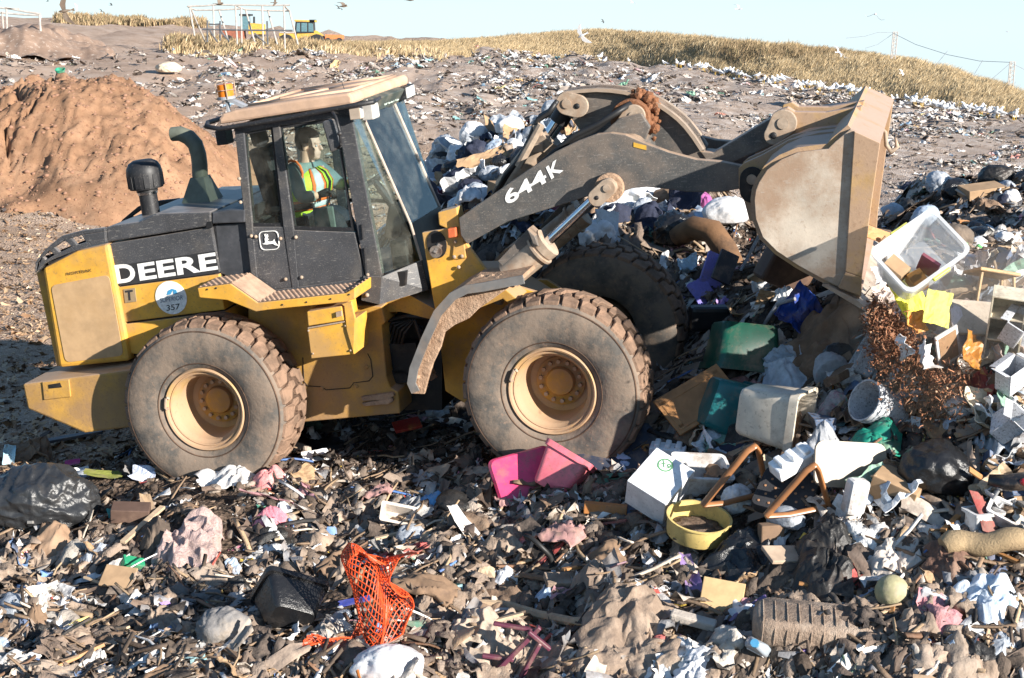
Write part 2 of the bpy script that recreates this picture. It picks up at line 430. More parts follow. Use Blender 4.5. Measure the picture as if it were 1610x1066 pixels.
def mp(px, py, y):
    """photo point on the machine's plane at lateral offset y -> (x, z) in machine axes"""
    d = ray(px, py); n = _L; t = (n.dot(MO - CAM) + y) / n.dot(d); p = MI @ (CAM + d * t); return (p.x, p.z)
def mq(px, py, y):
    x, z = mp(px, py, y); return Vector((x, y, z))
def mpl(pts, y): return [mp(a, b, y) for a, b in pts]

DUST = (.40, .275, .185); MUD = (.27, .17, .11)
YEL = mat('yellow_paint', (.66, .35, .05), .48, dirt=(.40, .25, .125), damt=.52, dscale=1.6, spk=(.25, .16, .08), spk_scale=42, spk_amt=.45, low_mud=(.9, .8, .75, (.33, .20, .085)), top_dust=DUST)
YELD = mat('muddy_shaded_yellow', (.52, .285, .05), .7, dirt=(.30, .18, .085), damt=.7, dscale=1.8, spk=(.15, .09, .05), spk_scale=50, spk_amt=.5, bump=.15, low_mud=(.9, .7, .8, MUD), top_dust=DUST)  # muddy yellow; its darker tone also paints shade onto shadowed parts
BLK = mat('charcoal_paint', (.058, .059, .064), .42, dirt=(.13, .115, .10), damt=.42, dscale=2.0, spk=(.30, .275, .25), spk_scale=105, spk_amt=.55, top_dust=(.24, .21, .19), scratch=.35)
BLK2 = mat('dark_plastic', (.020, .020, .022), .5, dirt=(.10, .085, .07), damt=.2, dscale=3, spk=(.3, .27, .24), spk_scale=60, spk_amt=.25)
GRY = mat('boom_paint', (.085, .083, .080), .55, dirt=(.19, .15, .12), damt=.6, dscale=2.2, spk=(.34, .28, .23), spk_scale=80, spk_amt=.5, bump=.1, top_dust=DUST, scratch=.2)
RUB = mat('tyre_rubber', (.105, .097, .088), .95, dirt=(.24, .182, .138), damt=.72, dscale=3.2, spk=(.30, .2, .14), spk_scale=22, spk_amt=.45, bump=.35, bscale=18, spec=.15)
LUG = mat('muddy_tread', (.17, .115, .083), .95, dirt=(.29, .185, .128), damt=.7, dscale=4, spk=(.12, .075, .05), spk_scale=25, spk_amt=.5, bump=.5, bscale=22, spec=.1)
GRV = mat('tread_groove', (.085, .055, .04), .98, dirt=(.18, .115, .08), damt=.5, bump=.3, spec=.1)  # dark tone puts the shade between the lugs into the colour
RIM = mat('muddy_rim', (.47, .29, .115), .75, dirt=(.37, .24, .155), damt=.85, dscale=2.2, spk=(.3, .18, .11), spk_scale=30, spk_amt=.4, bump=.1)
HUB = mat('hub_paint', (.44, .235, .04), .65, dirt=(.28, .165, .10), damt=.7, dscale=3)
DST = mat('dusty_panel', (.46, .30, .16), .85, dirt=(.40, .25, .12), damt=.5, dscale=2, spk=(.5, .38, .27), spk_scale=120, spk_amt=.3)
TRD = mat('dusty_tread_plate', (.40, .27, .19), .9, dirt=(.30, .19, .13), damt=.5, dscale=5, bump=.2, bscale=40)
MUDM = mat('caked_mud', (.42, .285, .195), .97, dirt=(.30, .19, .125), damt=.6, dscale=7, spk=(.16, .10, .07), spk_scale=35, spk_amt=.5, bump=1., bscale=24, spec=.1)
ROOF = mat('dusty_roof', (.52, .345, .235), .85, dirt=(.40, .27, .20), damt=.45, dscale=2.5, spk=(.3, .2, .14), spk_scale=60, spk_amt=.3)
STEEL = mat('worn_steel', (.50, .43, .35), .5, dirt=(.29, .175, .105), damt=.68, dscale=1.3, spk=(.22, .13, .08), spk_scale=20, spk_amt=.35, bump=.12, bscale=40, scratch=.3)
BUKY = mat('rusty_bucket_paint', (.40, .25, .10), .65, dirt=(.34, .23, .16), damt=.85, dscale=2, spk=(.2, .12, .07), spk_scale=30, spk_amt=.45, bump=.15, top_dust=(.45, .31, .235))
CHR = mat('chrome_rod', (.75, .76, .78), .12, metal=1., var=.02)
PIN = mat('dusty_steel_cap', (.36, .28, .21), .7, dirt=(.30, .19, .12), damt=.5, dscale=7, bump=.1)
RUST = mat('rust_mud', (.20, .085, .04), .97, dirt=(.29, .14, .075), damt=.5, dscale=12, bump=.8, bscale=40)
DARK = mat('engine_black', (.012, .012, .013), .6, dirt=(.06, .045, .035), damt=.4, dscale=6)
HOSE = mat('hose_rubber', (.018, .018, .019), .5)
OLIV = mat('olive_paint', (.125, .135, .105), .5, dirt=(.19, .18, .13), damt=.4, dscale=4)
NAVY = mat('charcoal_side_panel', (.05, .052, .058), .5, dirt=(.10, .10, .11), damt=.4, dscale=4)
WHT = mat('white_lettering', (.80, .79, .76), .5, dirt=(.45, .40, .34), damt=.25, dscale=14)
EDGE = mat('letter_border', (.03, .03, .032), .6)
AMB = mat('amber_lens', (.75, .20, .02), .25, spk=(.5, .1, .01), spk_scale=80, spk_amt=.4)
LENS = mat('lamp_lens', (.62, .60, .55), .15)
GLASS = glass_mat('cab_glass', (.84, .91, .89), refl=.6)
WSH = glass_mat('windscreen_glass', (.72, .82, .86), refl=1.0)
SEATM = mat('seat_fabric', (.022, .022, .025), .85, dirt=(.06, .05, .045), damt=.4)
GRIM = mat('interior_trim', (.15, .18, .165), .7)

def part(name, pts, y0, y1, m, parent=LD, bevel=.008, **k):
    return MB().prism(mpl(pts, y0), y0, y1).build(name, m, parent, bevel=bevel, **k)
def bar(mb, a, b, r, n=10): mb.tube([a, b], r, n)

# ---------------------------------------------------------------- rear: counterweight, grille, hood
cw = part('counterweight', [(35,604),(150,589),(214,580),(214,671),(133,681),(43,643)], -1.05, 1.05, YELD, bevel=.02)
mb = MB(); mb.prism(mpl([(66,601),(108,597),(111,624),(69,629)], -1.065), -1.065, -1.045); mb.build('hatch', YELD, cw, bevel=.006)
mb = MB(); mb.prism(mpl([(76,605),(94,602),(97,609),(77,611)], -1.071), -1.071, -1.06); mb.build('recess_shade_plate', DARK, cw)  # thin dark plate standing in for the shade inside a recess
mb = MB(); mb.prism(mpl([(44,600),(78,590),(200,574),(214,578),(150,588),(60,601)], -1.0), -.98, .98)
rg = MB()
rg.prism(mpl([(66,422),(120,394),(169,383),(204,568),(92,579)], -.80), -.80, .80)
gr = rg.build('rear_housing', YEL, LD, bevel=.035)
rg = MB(); rg.prism(mpl([(56,428),(75,420),(98,577),(88,576)], -.74), -.74, .74); rg.build('corner_trim', YELD, gr, bevel=.02)  # darker yellow stands in for the shade on this rear corner
# rounded dusty side screen
def rounded(pts, r, k=4):
    out = []; n = len(pts)
    for i in range(n):
        p = Vector(pts[i]); a = (Vector(pts[i - 1]) - p).normalized(); b = (Vector(pts[(i + 1) % n]) - p).normalized()
        for j in range(k + 1):
            t = j / k; q = (p + a * r) * (1 - t) ** 2 + p * 2 * t * (1 - t) + (p + b * r) * t * t; out.append((q.x, q.y))
    return out
part('side_screen', rounded([(80,449),(171,432),(194,559),(103,570)], 9), -.807, -.79, DST, gr, bevel=0)
# black hoop rails over the tail, each with its slots
def rail(y0, y1):
    o = [(56,428),(57,412),(63,403),(71,393),(97,371),(130,362),(165,358)]; i = [(64,423),(67,418),(75,412),(86,407),(120,394),(145,386),(167,381)]
    A = mpl(o, -.8); B = mpl(i, -.8); n = len(A); mbx = MB()
    def L(k, t): return (A[k][0] * (1 - t) + B[k][0] * t, A[k][1] * (1 - t) + B[k][1] * t)
    for t0, t1 in ((0, .25), (.72, 1)):
        for k in range(n - 1): mbx.prism([L(k, t0), L(k + 1, t0), L(k + 1, t1), L(k, t1)], y0, y1)
    def Lf(u, t):
        k = min(int(u), n - 2); f = u - k; a, b = L(k, t), L(k + 1, t); return (a[0] * (1 - f) + b[0] * f, a[1] * (1 - f) + b[1] * f)
    for u0, u1 in ((0, 2.2), (3.15, 3.4), (4.0, 4.3), (4.85, 6)):
        mbx.prism([Lf(u0, .25), Lf(u1, .25), Lf(u1, .72), Lf(u0, .72)], y0 + .001, y1 - .001)
    return mbx
rail(-.815, -.765).build('tail_rail', BLK, LD, bevel=.006); rail(.765, .815).build('tail_rail', BLK2, LD, bevel=.006)
mb = MB(); mb.prism(mpl([(57,427),(60,410),(68,404),(66,424)], -.8), -.762, .762); mb.prism(mpl([(150,377),(165,366),(167,380)], -.76), -.762, .762)
mb.prism(mpl([(75,413),(120,396),(166,383),(166,388),(80,420)], -.76), -.762, .762); mb.build('tail_deck', BLK2, LD)
part('engine_side_panel', [(170,384),(330,358),(332,357),(344,429),(182,450)], -.745, .745, BLK, bevel=.008)
yp = part('lower_side_panel', [(182,452),(344,431),(353,487),(193,507)], -.745, .745, YEL, bevel=.008)
part('side_skirt', [(194,510),(353,490),(372,540),(240,560),(206,556)], -.745, .745, YEL, bevel=.008)
part('engine_bay_core', [(150,400),(340,345),(360,540),(210,560)], -.70, .70, DARK)
hd = part('hood', [(166,358),(180,354),(217,349),(244,336),(331,333),(332,355),(168,381)], -.76, .76, BLK, bevel=.014)
mb = MB(); mb.prism(mpl([(325,349),(332,348),(333,358),(324,359)], -.763), -.763, -.74); mb.build('latch', DARK, hd, split=True)
part('cab_rear_panel', [(333,334),(360,330),(385,330),(385,350),(333,352)], -.755, .755, NAVY, bevel=.012)
part('cab_rear_panel', [(335,354),(392,350),(400,450),(345,429)], -.70, .70, NAVY, bevel=.006)
# exhaust
mb = MB()
path = [mq(a, b, -.05) for a, b in [(270,211),(283,210),(297,216),(307,227),(312,243),(314,260),(314.5,278)]]
mb.tube(path, [.066, .07, .074, .074, .074, .074, .074], 16, flat=1.0)
b0 = mp(296, 279, -.05); b1 = mp(332, 277, -.05)
base = [mq(293,322,-.05), mq(343,317,-.05)]
top = [mq(303.5,278,-.05), mq(325.5,276,-.05)]
vs = []
for y in (-.12, .12): vs += [top[0] + Vector((0, y * .6, 0)), top[1] + Vector((0, y * .6, 0)), base[1] + Vector((0, y * 1.5, -.03)), base[0] + Vector((0, y * 1.5, -.03))]
mb.add(vs, [(0,1,2,3),(7,6,5,4),(0,4,5,1),(1,5,6,2),(2,6,7,3),(3,7,4,0)])
ex = mb.build('exhaust_stack', OLIV, LD, bevel=.006, smooth=True, auto=40)
mb = MB(); c = (base[0] + base[1]) / 2 - Vector((0, 0, .028)); mb.box(c, (.42, .46, .02)); mb.build('base_plate', OLIV, ex, bevel=.004)
# air intake mushroom
c = mq(238, 338, -.25)
A = Matrix.Translation(c)
mb = MB(); mb.lathe([(.085, -.15), (.085, .22), (.10, .225), (.10, .25), (.085, .255), (.085, .3)], 32, A, True)
ai = mb.build('air_intake', BLK2, LD, smooth=True, auto=35)
mb = MB(); mb.lathe([(.05, .25), (.155, .255), (.16, .28), (.168, .40), (.160, .45), (.135, .495), (.09, .52), (.0, .525)], 24, A)
for k in range(12):
    q = k * math.pi / 6; mb.box(c + Vector((math.cos(q) * .162, math.sin(q) * .162, .33)), (.012, .05, .12), Matrix.Rotation(q, 3, 'Z'))
mb.build('intake_cap', BLK2, ai, smooth=True, auto=35)
mb = MB(); mb.lathe([(.092, .20), (.092, .222)], 32, A); mb.build('clamp', CHR, ai, solid=.006)

# ---------------------------------------------------------------- cab
cabf = MB()
for y0, y1 in ((-.745, -.66), (.66, .745)):
    def q(pts): cabf.prism(mpl(pts, -.745), y0, y1)
    q([(368,201),(383,203),(397,357),(406,451),(396,449)])           # rear post
    q([(427,196),(439,195),(462,362),(470,452),(459,454),(445,357)]) # B post
    q([(528,180),(552,178),(600,430),(597,440),(575,437)])           # A post
    q([(366,196),(552,170),(552,186),(528,186),(439,198),(384,209),(368,206)])  # header
    q([(397,449),(423,457),(470,451),(566,438),(598,434),(598,447),(566,447),(424,466),(404,458)])  # sill
for z in ((366,201),):
    pass
cabf.prism(mpl([(366,198),(380,196),(381,208),(368,209)], -.745), -.655, .655)
cabf.prism(mpl([(385,352),(397,352),(408,455),(396,449)], -.745), -.655, .655)
cab = cabf.build('cab_frame', BLK, LD, bevel=.008)
part('rear_side_panel', [(396.5,357),(445,357),(459.5,452),(424,456),(405.5,449)], -.738, -.69, BLK, cab, bevel=.006)
dr = part('door', [(461,362),(557,366),(574,437),(470,451)], -.742, -.69, BLK, cab, bevel=.006)
part('far_door_panel', [(461,362),(557,366),(574,437),(470,451)], .66, .70, BLK, cab)
part('far_door_panel', [(396.5,357),(445,357),(459.5,452),(424,456),(405.5,449)], .66, .70, BLK, cab)
mb = MB()
for a, b in ((402,372),(441,375),(449,439),(465,373),(474,436),(395,371),(578,432),(378,318),(376,281)):
    mb.ico(mq(a, b, -.75), .017, 2)
mb.build('bolt', PIN, cab, smooth=True, split=True)
mb = MB()
for f in (((569,353),(571,376)),((573,390),(576,432))): mb.tube([mq(*f[0], -.75), mq(*f[1], -.75)], .012, 8)
mb.build('hinge', BLK2, dr, split=True)
def pane(name, pts, y, m=GLASS, par=None):
    w = MB().prism(mpl(pts, -.72), y, y + .006).build(name, m, par or cab); return w
for y in (-.72, .715):
    pane('side_window', [(383,206),(427,198),(445,357),(397,357)], y); pane('door_window', [(439,196),(529,184),(558,365),(462,362)], y)
# black rubber borders on the near panes
mb = MB()
for y in (-.727, .723):
    for P in ([(384,207),(427,198),(445,356),(397,356)], [(439,196),(529,185),(557,364),(461,361)]):
        Q = [Vector(p) for p in mpl(P, -.72)]; c = sum(Q, Vector((0, 0))) / 4
        I = [c + (p - c) * .93 for p in Q]
        for k in range(4):
            a, b = Q[k], Q[(k + 1) % 4]; d, e = I[(k + 1) % 4], I[k]; mb.prism([tuple(a), tuple(b), tuple(d), tuple(e)], y, y + .02)
mb.build('window_seal', BLK2, cab, split=True)
# front glass: a flat centre pane and two angled corner panes
T = mp(569, 182, -.45); B = mp(645, 352, -.45); B2 = mp(662, 409, -.45)
SA = mp(552, 184, -.745); SB = mp(601, 430, -.745)
def quad(name, a, b, c, d, m, par=cab, th=.006): 
    w = MB(); w.add([a, b, c, d], [(0, 1, 2, 3)]); return w.build(name, m, par, solid=th)
for s in (-1, 1):
    quad('corner_window', (SA[0], s * .735, SA[1]), (T[0], s * .455, T[1]), (B2[0], s * .455, B2[1]), (SB[0], s * .735, SB[1]), GLASS)
quad('windscreen', (T[0], -.45, T[1]), (T[0], .45, T[1]), (B[0], .45, B[1]), (B[0], -.45, B[1]), WSH)
mb = MB()
for s in (-1, 1):
    mb.tube([(T[0] + .004, s * .453, T[1] + .02), (B[0] + .004, s * .453, B[1]), (B2[0] + .004, s * .453, B2[1])], .013, 8)
mb.build('windscreen_seal', mat('weathered_seal', (.42, .33, .27), .8), cab, split=True)
# dark lower nose below the windscreen and the corner panels beside it
LN = MB(); d1 = mp(673, 455, -.45); d0 = mp(630, 467, -.6); 
LN.add([(B[0], -.455, B[1]), (B[0], .455, B[1]), (B2[0], .455, B2[1]), (B2[0], -.455, B2[1]), (d1[0], -.455, d1[1]), (d1[0], .455, d1[1])], [(0, 1, 2, 3), (3, 2, 5, 4)])
LN.build('nose_panel', BLK2, cab, solid=.02)
C0 = mp(600, 435, -.745); C1 = mp(597, 478, -.745)
for s in (-1, 1):
    LN = MB(); LN.add([(C0[0] - .16, s * .75, C0[1] + .02), (C0[0], s * .75, C0[1]), (B2[0], s * .46, B2[1]), (d1[0], s * .46, d1[1]), (C1[0], s * .75, C1[1]), (C1[0] - .16, s * .75, C1[1] + .05)], [(0, 1, 4, 5), (1, 2, 3, 4)])
    LN.build('lower_corner_panel', BLK, cab, solid=.025)
mb = MB(); 
for a, b in ((577,451),(577,464)): mb.ico(mq(a, b, -.77), .02, 2)
mb.build('bolt', PIN, cab, smooth=True, split=True)
# floor, seat, console, wheel
mb = MB(); mb.prism(mpl([(404,440),(640,425),(640,447),(410,462)], -.6), -.65, .65); mb.prism(mpl([(386,352),(410,352),(415,450),(395,450)], -.65), -.645, .645); mb.build('cab_floor', DARK, cab)
sx, sz = mp(478, 345, -.05)
seat = MB(); seat.box((sx, -.02, sz), (.50, .50, .14)); seat.box((sx - .26, -.02, sz + .36), (.13, .46, .72), Matrix.Rotation(-.16, 3, 'Y')); seat.box((sx - .33, -.02, sz + .80), (.09, .27, .17), Matrix.Rotation(-.16, 3, 'Y'))
seat.box((sx, -.02, sz - .22), (.30, .34, .3)); st = seat.build('driver_seat', SEATM, cab, bevel=.04)
mb = MB(); mb.box((sx + .02, -.33, sz + .16), (.42, .07, .05)); mb.box((sx - .02, .30, sz + .16), (.42, .07, .05)); mb.build('armrest', SEATM, st, bevel=.015, split=True)
mb = MB(); a, b = mp(512, 347, -.40); mb.box((a, -.42, b), (.2, .02, .26)); mb.build('side_pocket', GRIM, cab, bevel=.01)
wx, wz = mp(588, 283, -.05)
A = Matrix.Translation((wx, -.05, wz)) @ Matrix.Rotation(R(-58 + 90 - 60), 4, 'Y')
mb = MB(); mb.tube([A @ Vector((.19 * math.cos(t * math.pi / 12), .19 * math.sin(t * math.pi / 12), 0)) for t in range(25)], .016, 8, caps=False)
for k in range(3): q = k * 2.094; mb.tube([A @ Vector((0, 0, -.02)), A @ Vector((.19 * math.cos(q), .19 * math.sin(q), 0))], .014, 6)
mb.tube([A @ Vector((0, 0, 0)), A @ Vector((0.02, 0, -.35)), (wx + .28, -.05, wz - .75)], [.03, .05, .07], 10); mb.build('steering_wheel', BLK2, cab)
mb = MB(); mb.box((wx + .22, -.05, wz - .38), (.16, .5, .3), Matrix.Rotation(.3, 3, 'Y')); mb.box((wx + .30, .0, wz - .75), (.16, 1.0, .5)); mb.build('dashboard', DARK, cab, bevel=.02)
# roof
prof = mpl([(343,196),(344,186),(350,179),(368,173),(470,156),(548,146),(554,152),(554,164)], -.80)
rb = MB(); rb.prism(prof, -.80, .80); roof = rb.build('cab_roof', ROOF, LD, bevel=.045)
mb = MB()  # ribs pressed into the top
xa, za = mp(372, 172, -.8); xb, zb = mp(546, 146, -.8)
def rt(u, y, up=.0): return Vector((xa + (xb - xa) * u, y, za + (zb - za) * u + up))
for P in ([(.05, -.62), (.05, .62)], [(.05, .62), (.97, .62)], [(.97, -.62), (.97, .62)], [(.05, -.62), (.97, -.62)], [(.2, -.3), (.55, .0)], [(.55, .0), (.2, .35)], [(.55, 0), (.97, .1)]):
    mb.tube([rt(P[0][0], P[0][1], .004), rt(P[1][0], P[1][1], .004)], .018, 8)
mb.build('roof_rib', ROOF, roof, smooth=True, split=True)
front = MB(); fz = mp(554, 150, -.8); front.prism([(fz[0] - .02, fz[1] - .06), (fz[0] + .05, fz[1] - .09), (T[0] + .03, T[1] + .0), (T[0] - .05, T[1] + .0)], -.5, .5); fb = front.build('front_visor', mat('dark_green_visor', (.055, .07, .062), .6, dirt=(.2, .17, .13), damt=.5), roof, bevel=.008)
rl = MB(); P = [mq(a, b, -.85) for a, b in [(345,203),(400,194),(450,186),(500,176),(548,167),(588,160)]]
k0 = mq(323, 194, -.75); rl.tube([Vector((k0.x + .02, .6, k0.z + .0)), Vector((k0.x - .02, .0, k0.z)), Vector((k0.x, -.7, k0.z)), Vector((k0.x + .04, -.83, k0.z - .02))] + P, .022, 10)
rl.build('roof_rail', BLK2, roof, smooth=True)
bx = mq(357, 158, .25)
mb = MB(); A = Matrix.Translation(bx); mb.lathe([(.0, .01), (.085, .012), (.085, .035), (.078, .04)], 24, A); 
mb.box(bx + Vector((.10, 0, -.03)), (.18, .08, .03), Matrix.Rotation(.5, 3, 'Y')); mb.box(bx + Vector((.0, 0, -.05)), (.02, .05, .12))
bc = mb.build('beacon', mat('grey_bracket', (.30, .31, .33), .5), roof)
mb = MB(); mb.lathe([(.075, .035), (.075, .15), (.070, .155), (.0, .16)], 24, A); mb.build('amber_lens', AMB, bc, smooth=True, auto=30)
mb = MB()
for k in range(4):
    q = k * math.pi / 2 + .5; v = Vector((math.cos(q) * .09, math.sin(q) * .09, 0)); mb.tube([bx + v + Vector((0, 0, .02)), bx + v + Vector((0, 0, .17)), bx + v * .6 + Vector((0, 0, .185)), bx + Vector((0, 0, .185))], .006, 6)
mb.tube([bx + Vector((math.cos(t * .524) * .09, math.sin(t * .524) * .09, .10)) for t in range(13)], .004, 6); mb.build('wire_guard', PIN, bc, split=True)
def lamp(px, py, y, s, dirx, m, par=roof, lens=True, w=.16):
    c = mq(px, py, y); b = MB(); b.box(c, (.10, w, s)); b.tube([c + Vector((0, 0, s * .4)), c + Vector((-.02, 0, s * .8))], .012, 6)
    o = b.build('work_lamp', m, par, bevel=.015)
    if lens: MB().box(c + Vector((.052 * dirx, 0, 0)), (.008, w * .85, s * .82)).build('lens', LENS, o, bevel=.003)
    return o
lamp(353, 215, -.45, .13, -1, BLK2)
lamp(582, 175, -.62, .13, 1, mat('grey_lamp', (.42, .40, .37), .6), w=.18); lamp(560, 178, -.80, .10, 1, mat('tan_lamp', (.40, .32, .25), .7), w=.08)
lamp(634, 146, .62, .12, 1, BLK2); lamp(640, 143, .82, .12, 1, BLK2)
mb = MB(); mb.tube([mq(588,160,-.7), mq(600,152,.0), mq(640,138,.85)], .018, 8); mb.build('lamp_bar', BLK2, roof)
mb = MB(); mb.tube([mq(549,163,-.55), mq(545,150,-.55), mq(537,128,-.55)], [.007, .004, .003], 6); mb.build('antenna', BLK2, roof)
# mirror
mr = MB(); mr.prism(rounded(mpl([(507,191),(524,186),(538,231),(521,240)], -1.0), .03), -1.03, -.96); mi = mr.build('wing_mirror', BLK, LD, bevel=.015)
mb = MB(); mb.tube([mq(531,178,-.78), mq(523,177,-.95), mq(528,184,-1.05), mq(534,206,-1.05), mq(536,228,-1.05), mq(532,232,-1.02)], .013, 8); mb.ico(mq(534,210,-1.06), .022, 2); mb.build('mirror_arm', BLK2, mi, smooth=True)

# ---------------------------------------------------------------- step, toolbox, chassis
stp = part('side_step', [(310,453),(362,446),(405,476),(543,461),(558,452),(558,470),(543,475),(423,487),(402,490),(357,472),(313,468)], -1.2, -.76, YEL, bevel=.008)
mb = MB(); P = mpl([(311,453),(362,446),(405,476),(543,461),(557,453)], -1.2)
for k in range(len(P) - 1):
    a, b = Vector((P[k][0], 0, P[k][1])), Vector((P[k + 1][0], 0, P[k + 1][1])); n = Vector((-(b - a).z, 0, (b - a).x)).normalized(); d = (b - a).length
    if k == 1: mb.add([a + n * .006 + Vector((0, -1.185, 0)), b + n * .006 + Vector((0, -1.185, 0)), b + n * .006 + Vector((0, -.765, 0)), a + n * .006 + Vector((0, -.765, 0))], [(0, 1, 2, 3)]); continue
    nx = max(3, int(d / .045)); ny = 10
    for i in range(nx):
        for j in range(ny):
            u = (i + .5 * (j % 2) + .25) / nx; 
            if u > .97: continue
            p = a + (b - a) * u + Vector((0, -1.17 + j * .042, 0))
            mb.ico(p + n * .004, .014, 1, sc=(1, 1, .7))
    mb.add([a + n * .005 + Vector((0, -1.19, 0)), b + n * .005 + Vector((0, -1.19, 0)), b + n * .005 + Vector((0, -.765, 0)), a + n * .005 + Vector((0, -.765, 0))], [(0, 1, 2, 3)])
mb.build('tread_plate', TRD, stp)
mb = MB()
for a, b in ((326,455),(340,453),(444,479),(482,475),(520,470),(549,463)): mb.ico(mq(a, b, -1.203), .009, 1)
mb.build('bolt', DARK, stp, split=True)
tb = part('toolbox', [(483,516),(556,503),(558,557),(489,564)], -1.16, -.8, YEL, bevel=.008)
bx_ = part('box_lid', [(482,490),(537,481),(541,504),(484,513)], -1.175, -.8, YEL, tb, bevel=.01)
part('bracket', [(537,478),(552,474),(558,500),(556,557),(545,520),(541,482)], -1.18, -1.15, YEL, tb, bevel=.004)
mb = MB(); mb.prism(mpl([(528,491),(536,489),(537,497),(529,499)], -1.2), -1.2, -1.17); mb.prism(mpl([(484,515),(541,505),(541,507),(484,517)], -1.185), -1.185, -1.16); mb.build('latch', PIN, tb, split=True)
mb = MB(); 
for a, b in ((492,556),(551,551),(543,512),(485,520)): mb.ico(mq(a, b, -1.17), .011, 1)
mb.build('bolt', PIN, tb, split=True)
ch = part('rear_chassis', [(390,470),(600,482),(606,507),(600,512),(608,594),(614,610),(626,616),(629,650),(473,664),(390,672)], -.66, .66, YELD, bevel=.012)  # muddy paint whose darker tone also carries the chassis shadow
mb = MB(); mb.prism(mpl([(567,624),(617,617),(620,622),(612,628),(570,631)], -.70), -.70, -.64); mb.prism(mpl([(568,634),(617,626),(618,631),(610,636),(572,639)], -.70), -.70, -.64); mb.build('step_rung', MUDM, ch, bevel=.008, split=True)
mb = MB(); 
P = [mq(a, b, -.664) for a, b in [(476,562),(478,600),(484,607),(505,608),(513,613),(550,610),(556,602),(580,599),(586,592),(583,566),(578,556)]]; mb.tube(P, .004, 6); mb.build('panel_seam', DARK, ch)
mb = MB(); 
for a, b in ((506,611),(560,607),(576,577)): mb.ico(mq(a, b, -.665), .022, 2, sc=(1, .5, 1))
mb.build('bolt', YELD, ch, split=True)
mb = MB(); mb.prism(mpl([(590,480),(700,470),(700,640),(625,640),(606,600)], -.2), -.3, .5)
for k in range(5):
    y = -.42 - .03 * k; mb.tube([mq(608 + k * 6, 540, y), mq(616 + k * 5, 508 + 4 * k, y - .04), mq(640 + 3 * k, 503, y), mq(665, 515 + 7 * k, y)], .016, 8)
mb.box(mq(640, 560, -.42), (.25, .16, .28)); mb.box(mq(628, 590, -.45), (.18, .1, .12)); mb.tube([mq(605,505,-.45), mq(640,497,-.5), mq(690,500,-.45)], .02, 8)
mb.build('articulation_joint', DARK, LD, bevel=.01)
mb = MB(); mb.prism(mpl([(560,478),(640,462),(700,495),(690,505),(630,490),(570,492)], -.5), -.5, .5); mb.build('deck_plate', YELD, LD)
# axles
mb = MB()
for x in (0, 3.2): mb.tube([(x, -.9, .8), (x, .9, .8)], .2, 16)
mb.build('axle', DARK, LD, smooth=True, split=True)

# ---------------------------------------------------------------- front frame
ff = part('front_frame', [(663,366),(706,359),(733,383),(774,439),(852,462),(885,520),(880,620),(740,640),(700,615),(690,520),(679,461)], -.56, -.50, YEL, bevel=.008)
part('frame_plate', [(663,366),(706,359),(733,383),(774,439),(860,440),(905,470),(900,560),(740,640),(690,520),(679,461)], .50, .56, YELD, ff)  # the far plate's shade is put into its darker yellow
part('frame_core', [(690,440),(760,440),(890,520),(880,620),(740,640),(700,600)], -.42, .42, YELD, ff)
part('boom_ear', [(688,334),(718,326),(726,369),(733,383),(708,362),(690,354)], -.575, -.40, YEL, ff, bevel=.01)
part('boom_ear', [(688,334),(718,326),(726,369),(733,383),(708,362),(690,354)], .40, .56, YELD, ff, bevel=.01)
pl = part('bolt_plate', rounded(mpl([(714,372),(728,371),(733,406),(710,409)], -.58), .02) and [(714,372),(728,371),(733,406),(710,409)], -.578, -.555, YEL, ff, bevel=.008)
mb = MB()
for a, b in ((716,380),(714,404),(726,403),(721,420)): mb.ico(mq(a, b, -.585), .018, 2, sc=(1, .6, 1))
mb.build('bolt', PIN, ff, smooth=True, split=True)
hx, hz = mp(687, 384, -.56)
AX = Matrix.Rotation(R(90), 4, 'X')   # lathe axis along -y
mb = MB(); mb.lathe([(0, 0), (.105, 0), (.108, .004), (.105, .008), (0, .008)], 24, Matrix.Translation((hx, -.562, hz)) @ AX @ Matrix.Diagonal((.85, 1.15, 1, 1))); mb.build('opening_shade_disc', DARK, ff)  # flat dark disc painting the shade of a hole, no real opening
mb = MB(); mb.tube([(hx - .01, -.50, hz - .06), (hx - .01, -.60, hz - .06)], .055, 16); mb.tube([(hx + .03, -.56, hz + .0), (hx - .02, -.585, hz - .07)], .03, 8); mb.build('pivot_pin', mat('greasy_steel', (.33, .28, .24), .35, metal=.5, dirt=(.12, .07, .05), damt=.7, dscale=12), ff, smooth=True, auto=40)
part('turn_lamp', [(703,360),(716,358),(717,373),(704,375)], -.66, -.58, mat('orange_lens', (.62, .15, .06), .35), ff, bevel=.01)
# fender
fp = [(648,618),(641,602),(645,577),(663,531),(683,488),(708,460),(731,448),(759,444),(790,438),(822,432)]
P = mpl(fp, -1.22)
mb = MB(); mb.strip(P[::-1], -1.22, -.60, -.035); fd = mb.build('front_fender', MUDM, LD)
mb = MB()
for k in range(len(P) - 1): pass
mb.strip(P[::-1], -1.24, -1.215, -.075); mb.build('fender_edge', mat('grey_fender_edge', (.15, .145, .14), .6, dirt=(.25, .18, .13), damt=.4), fd)
mb = MB(); mb.strip(P[::-1], .60, 1.22, -.035); mb.build('front_fender', MUDM, LD)
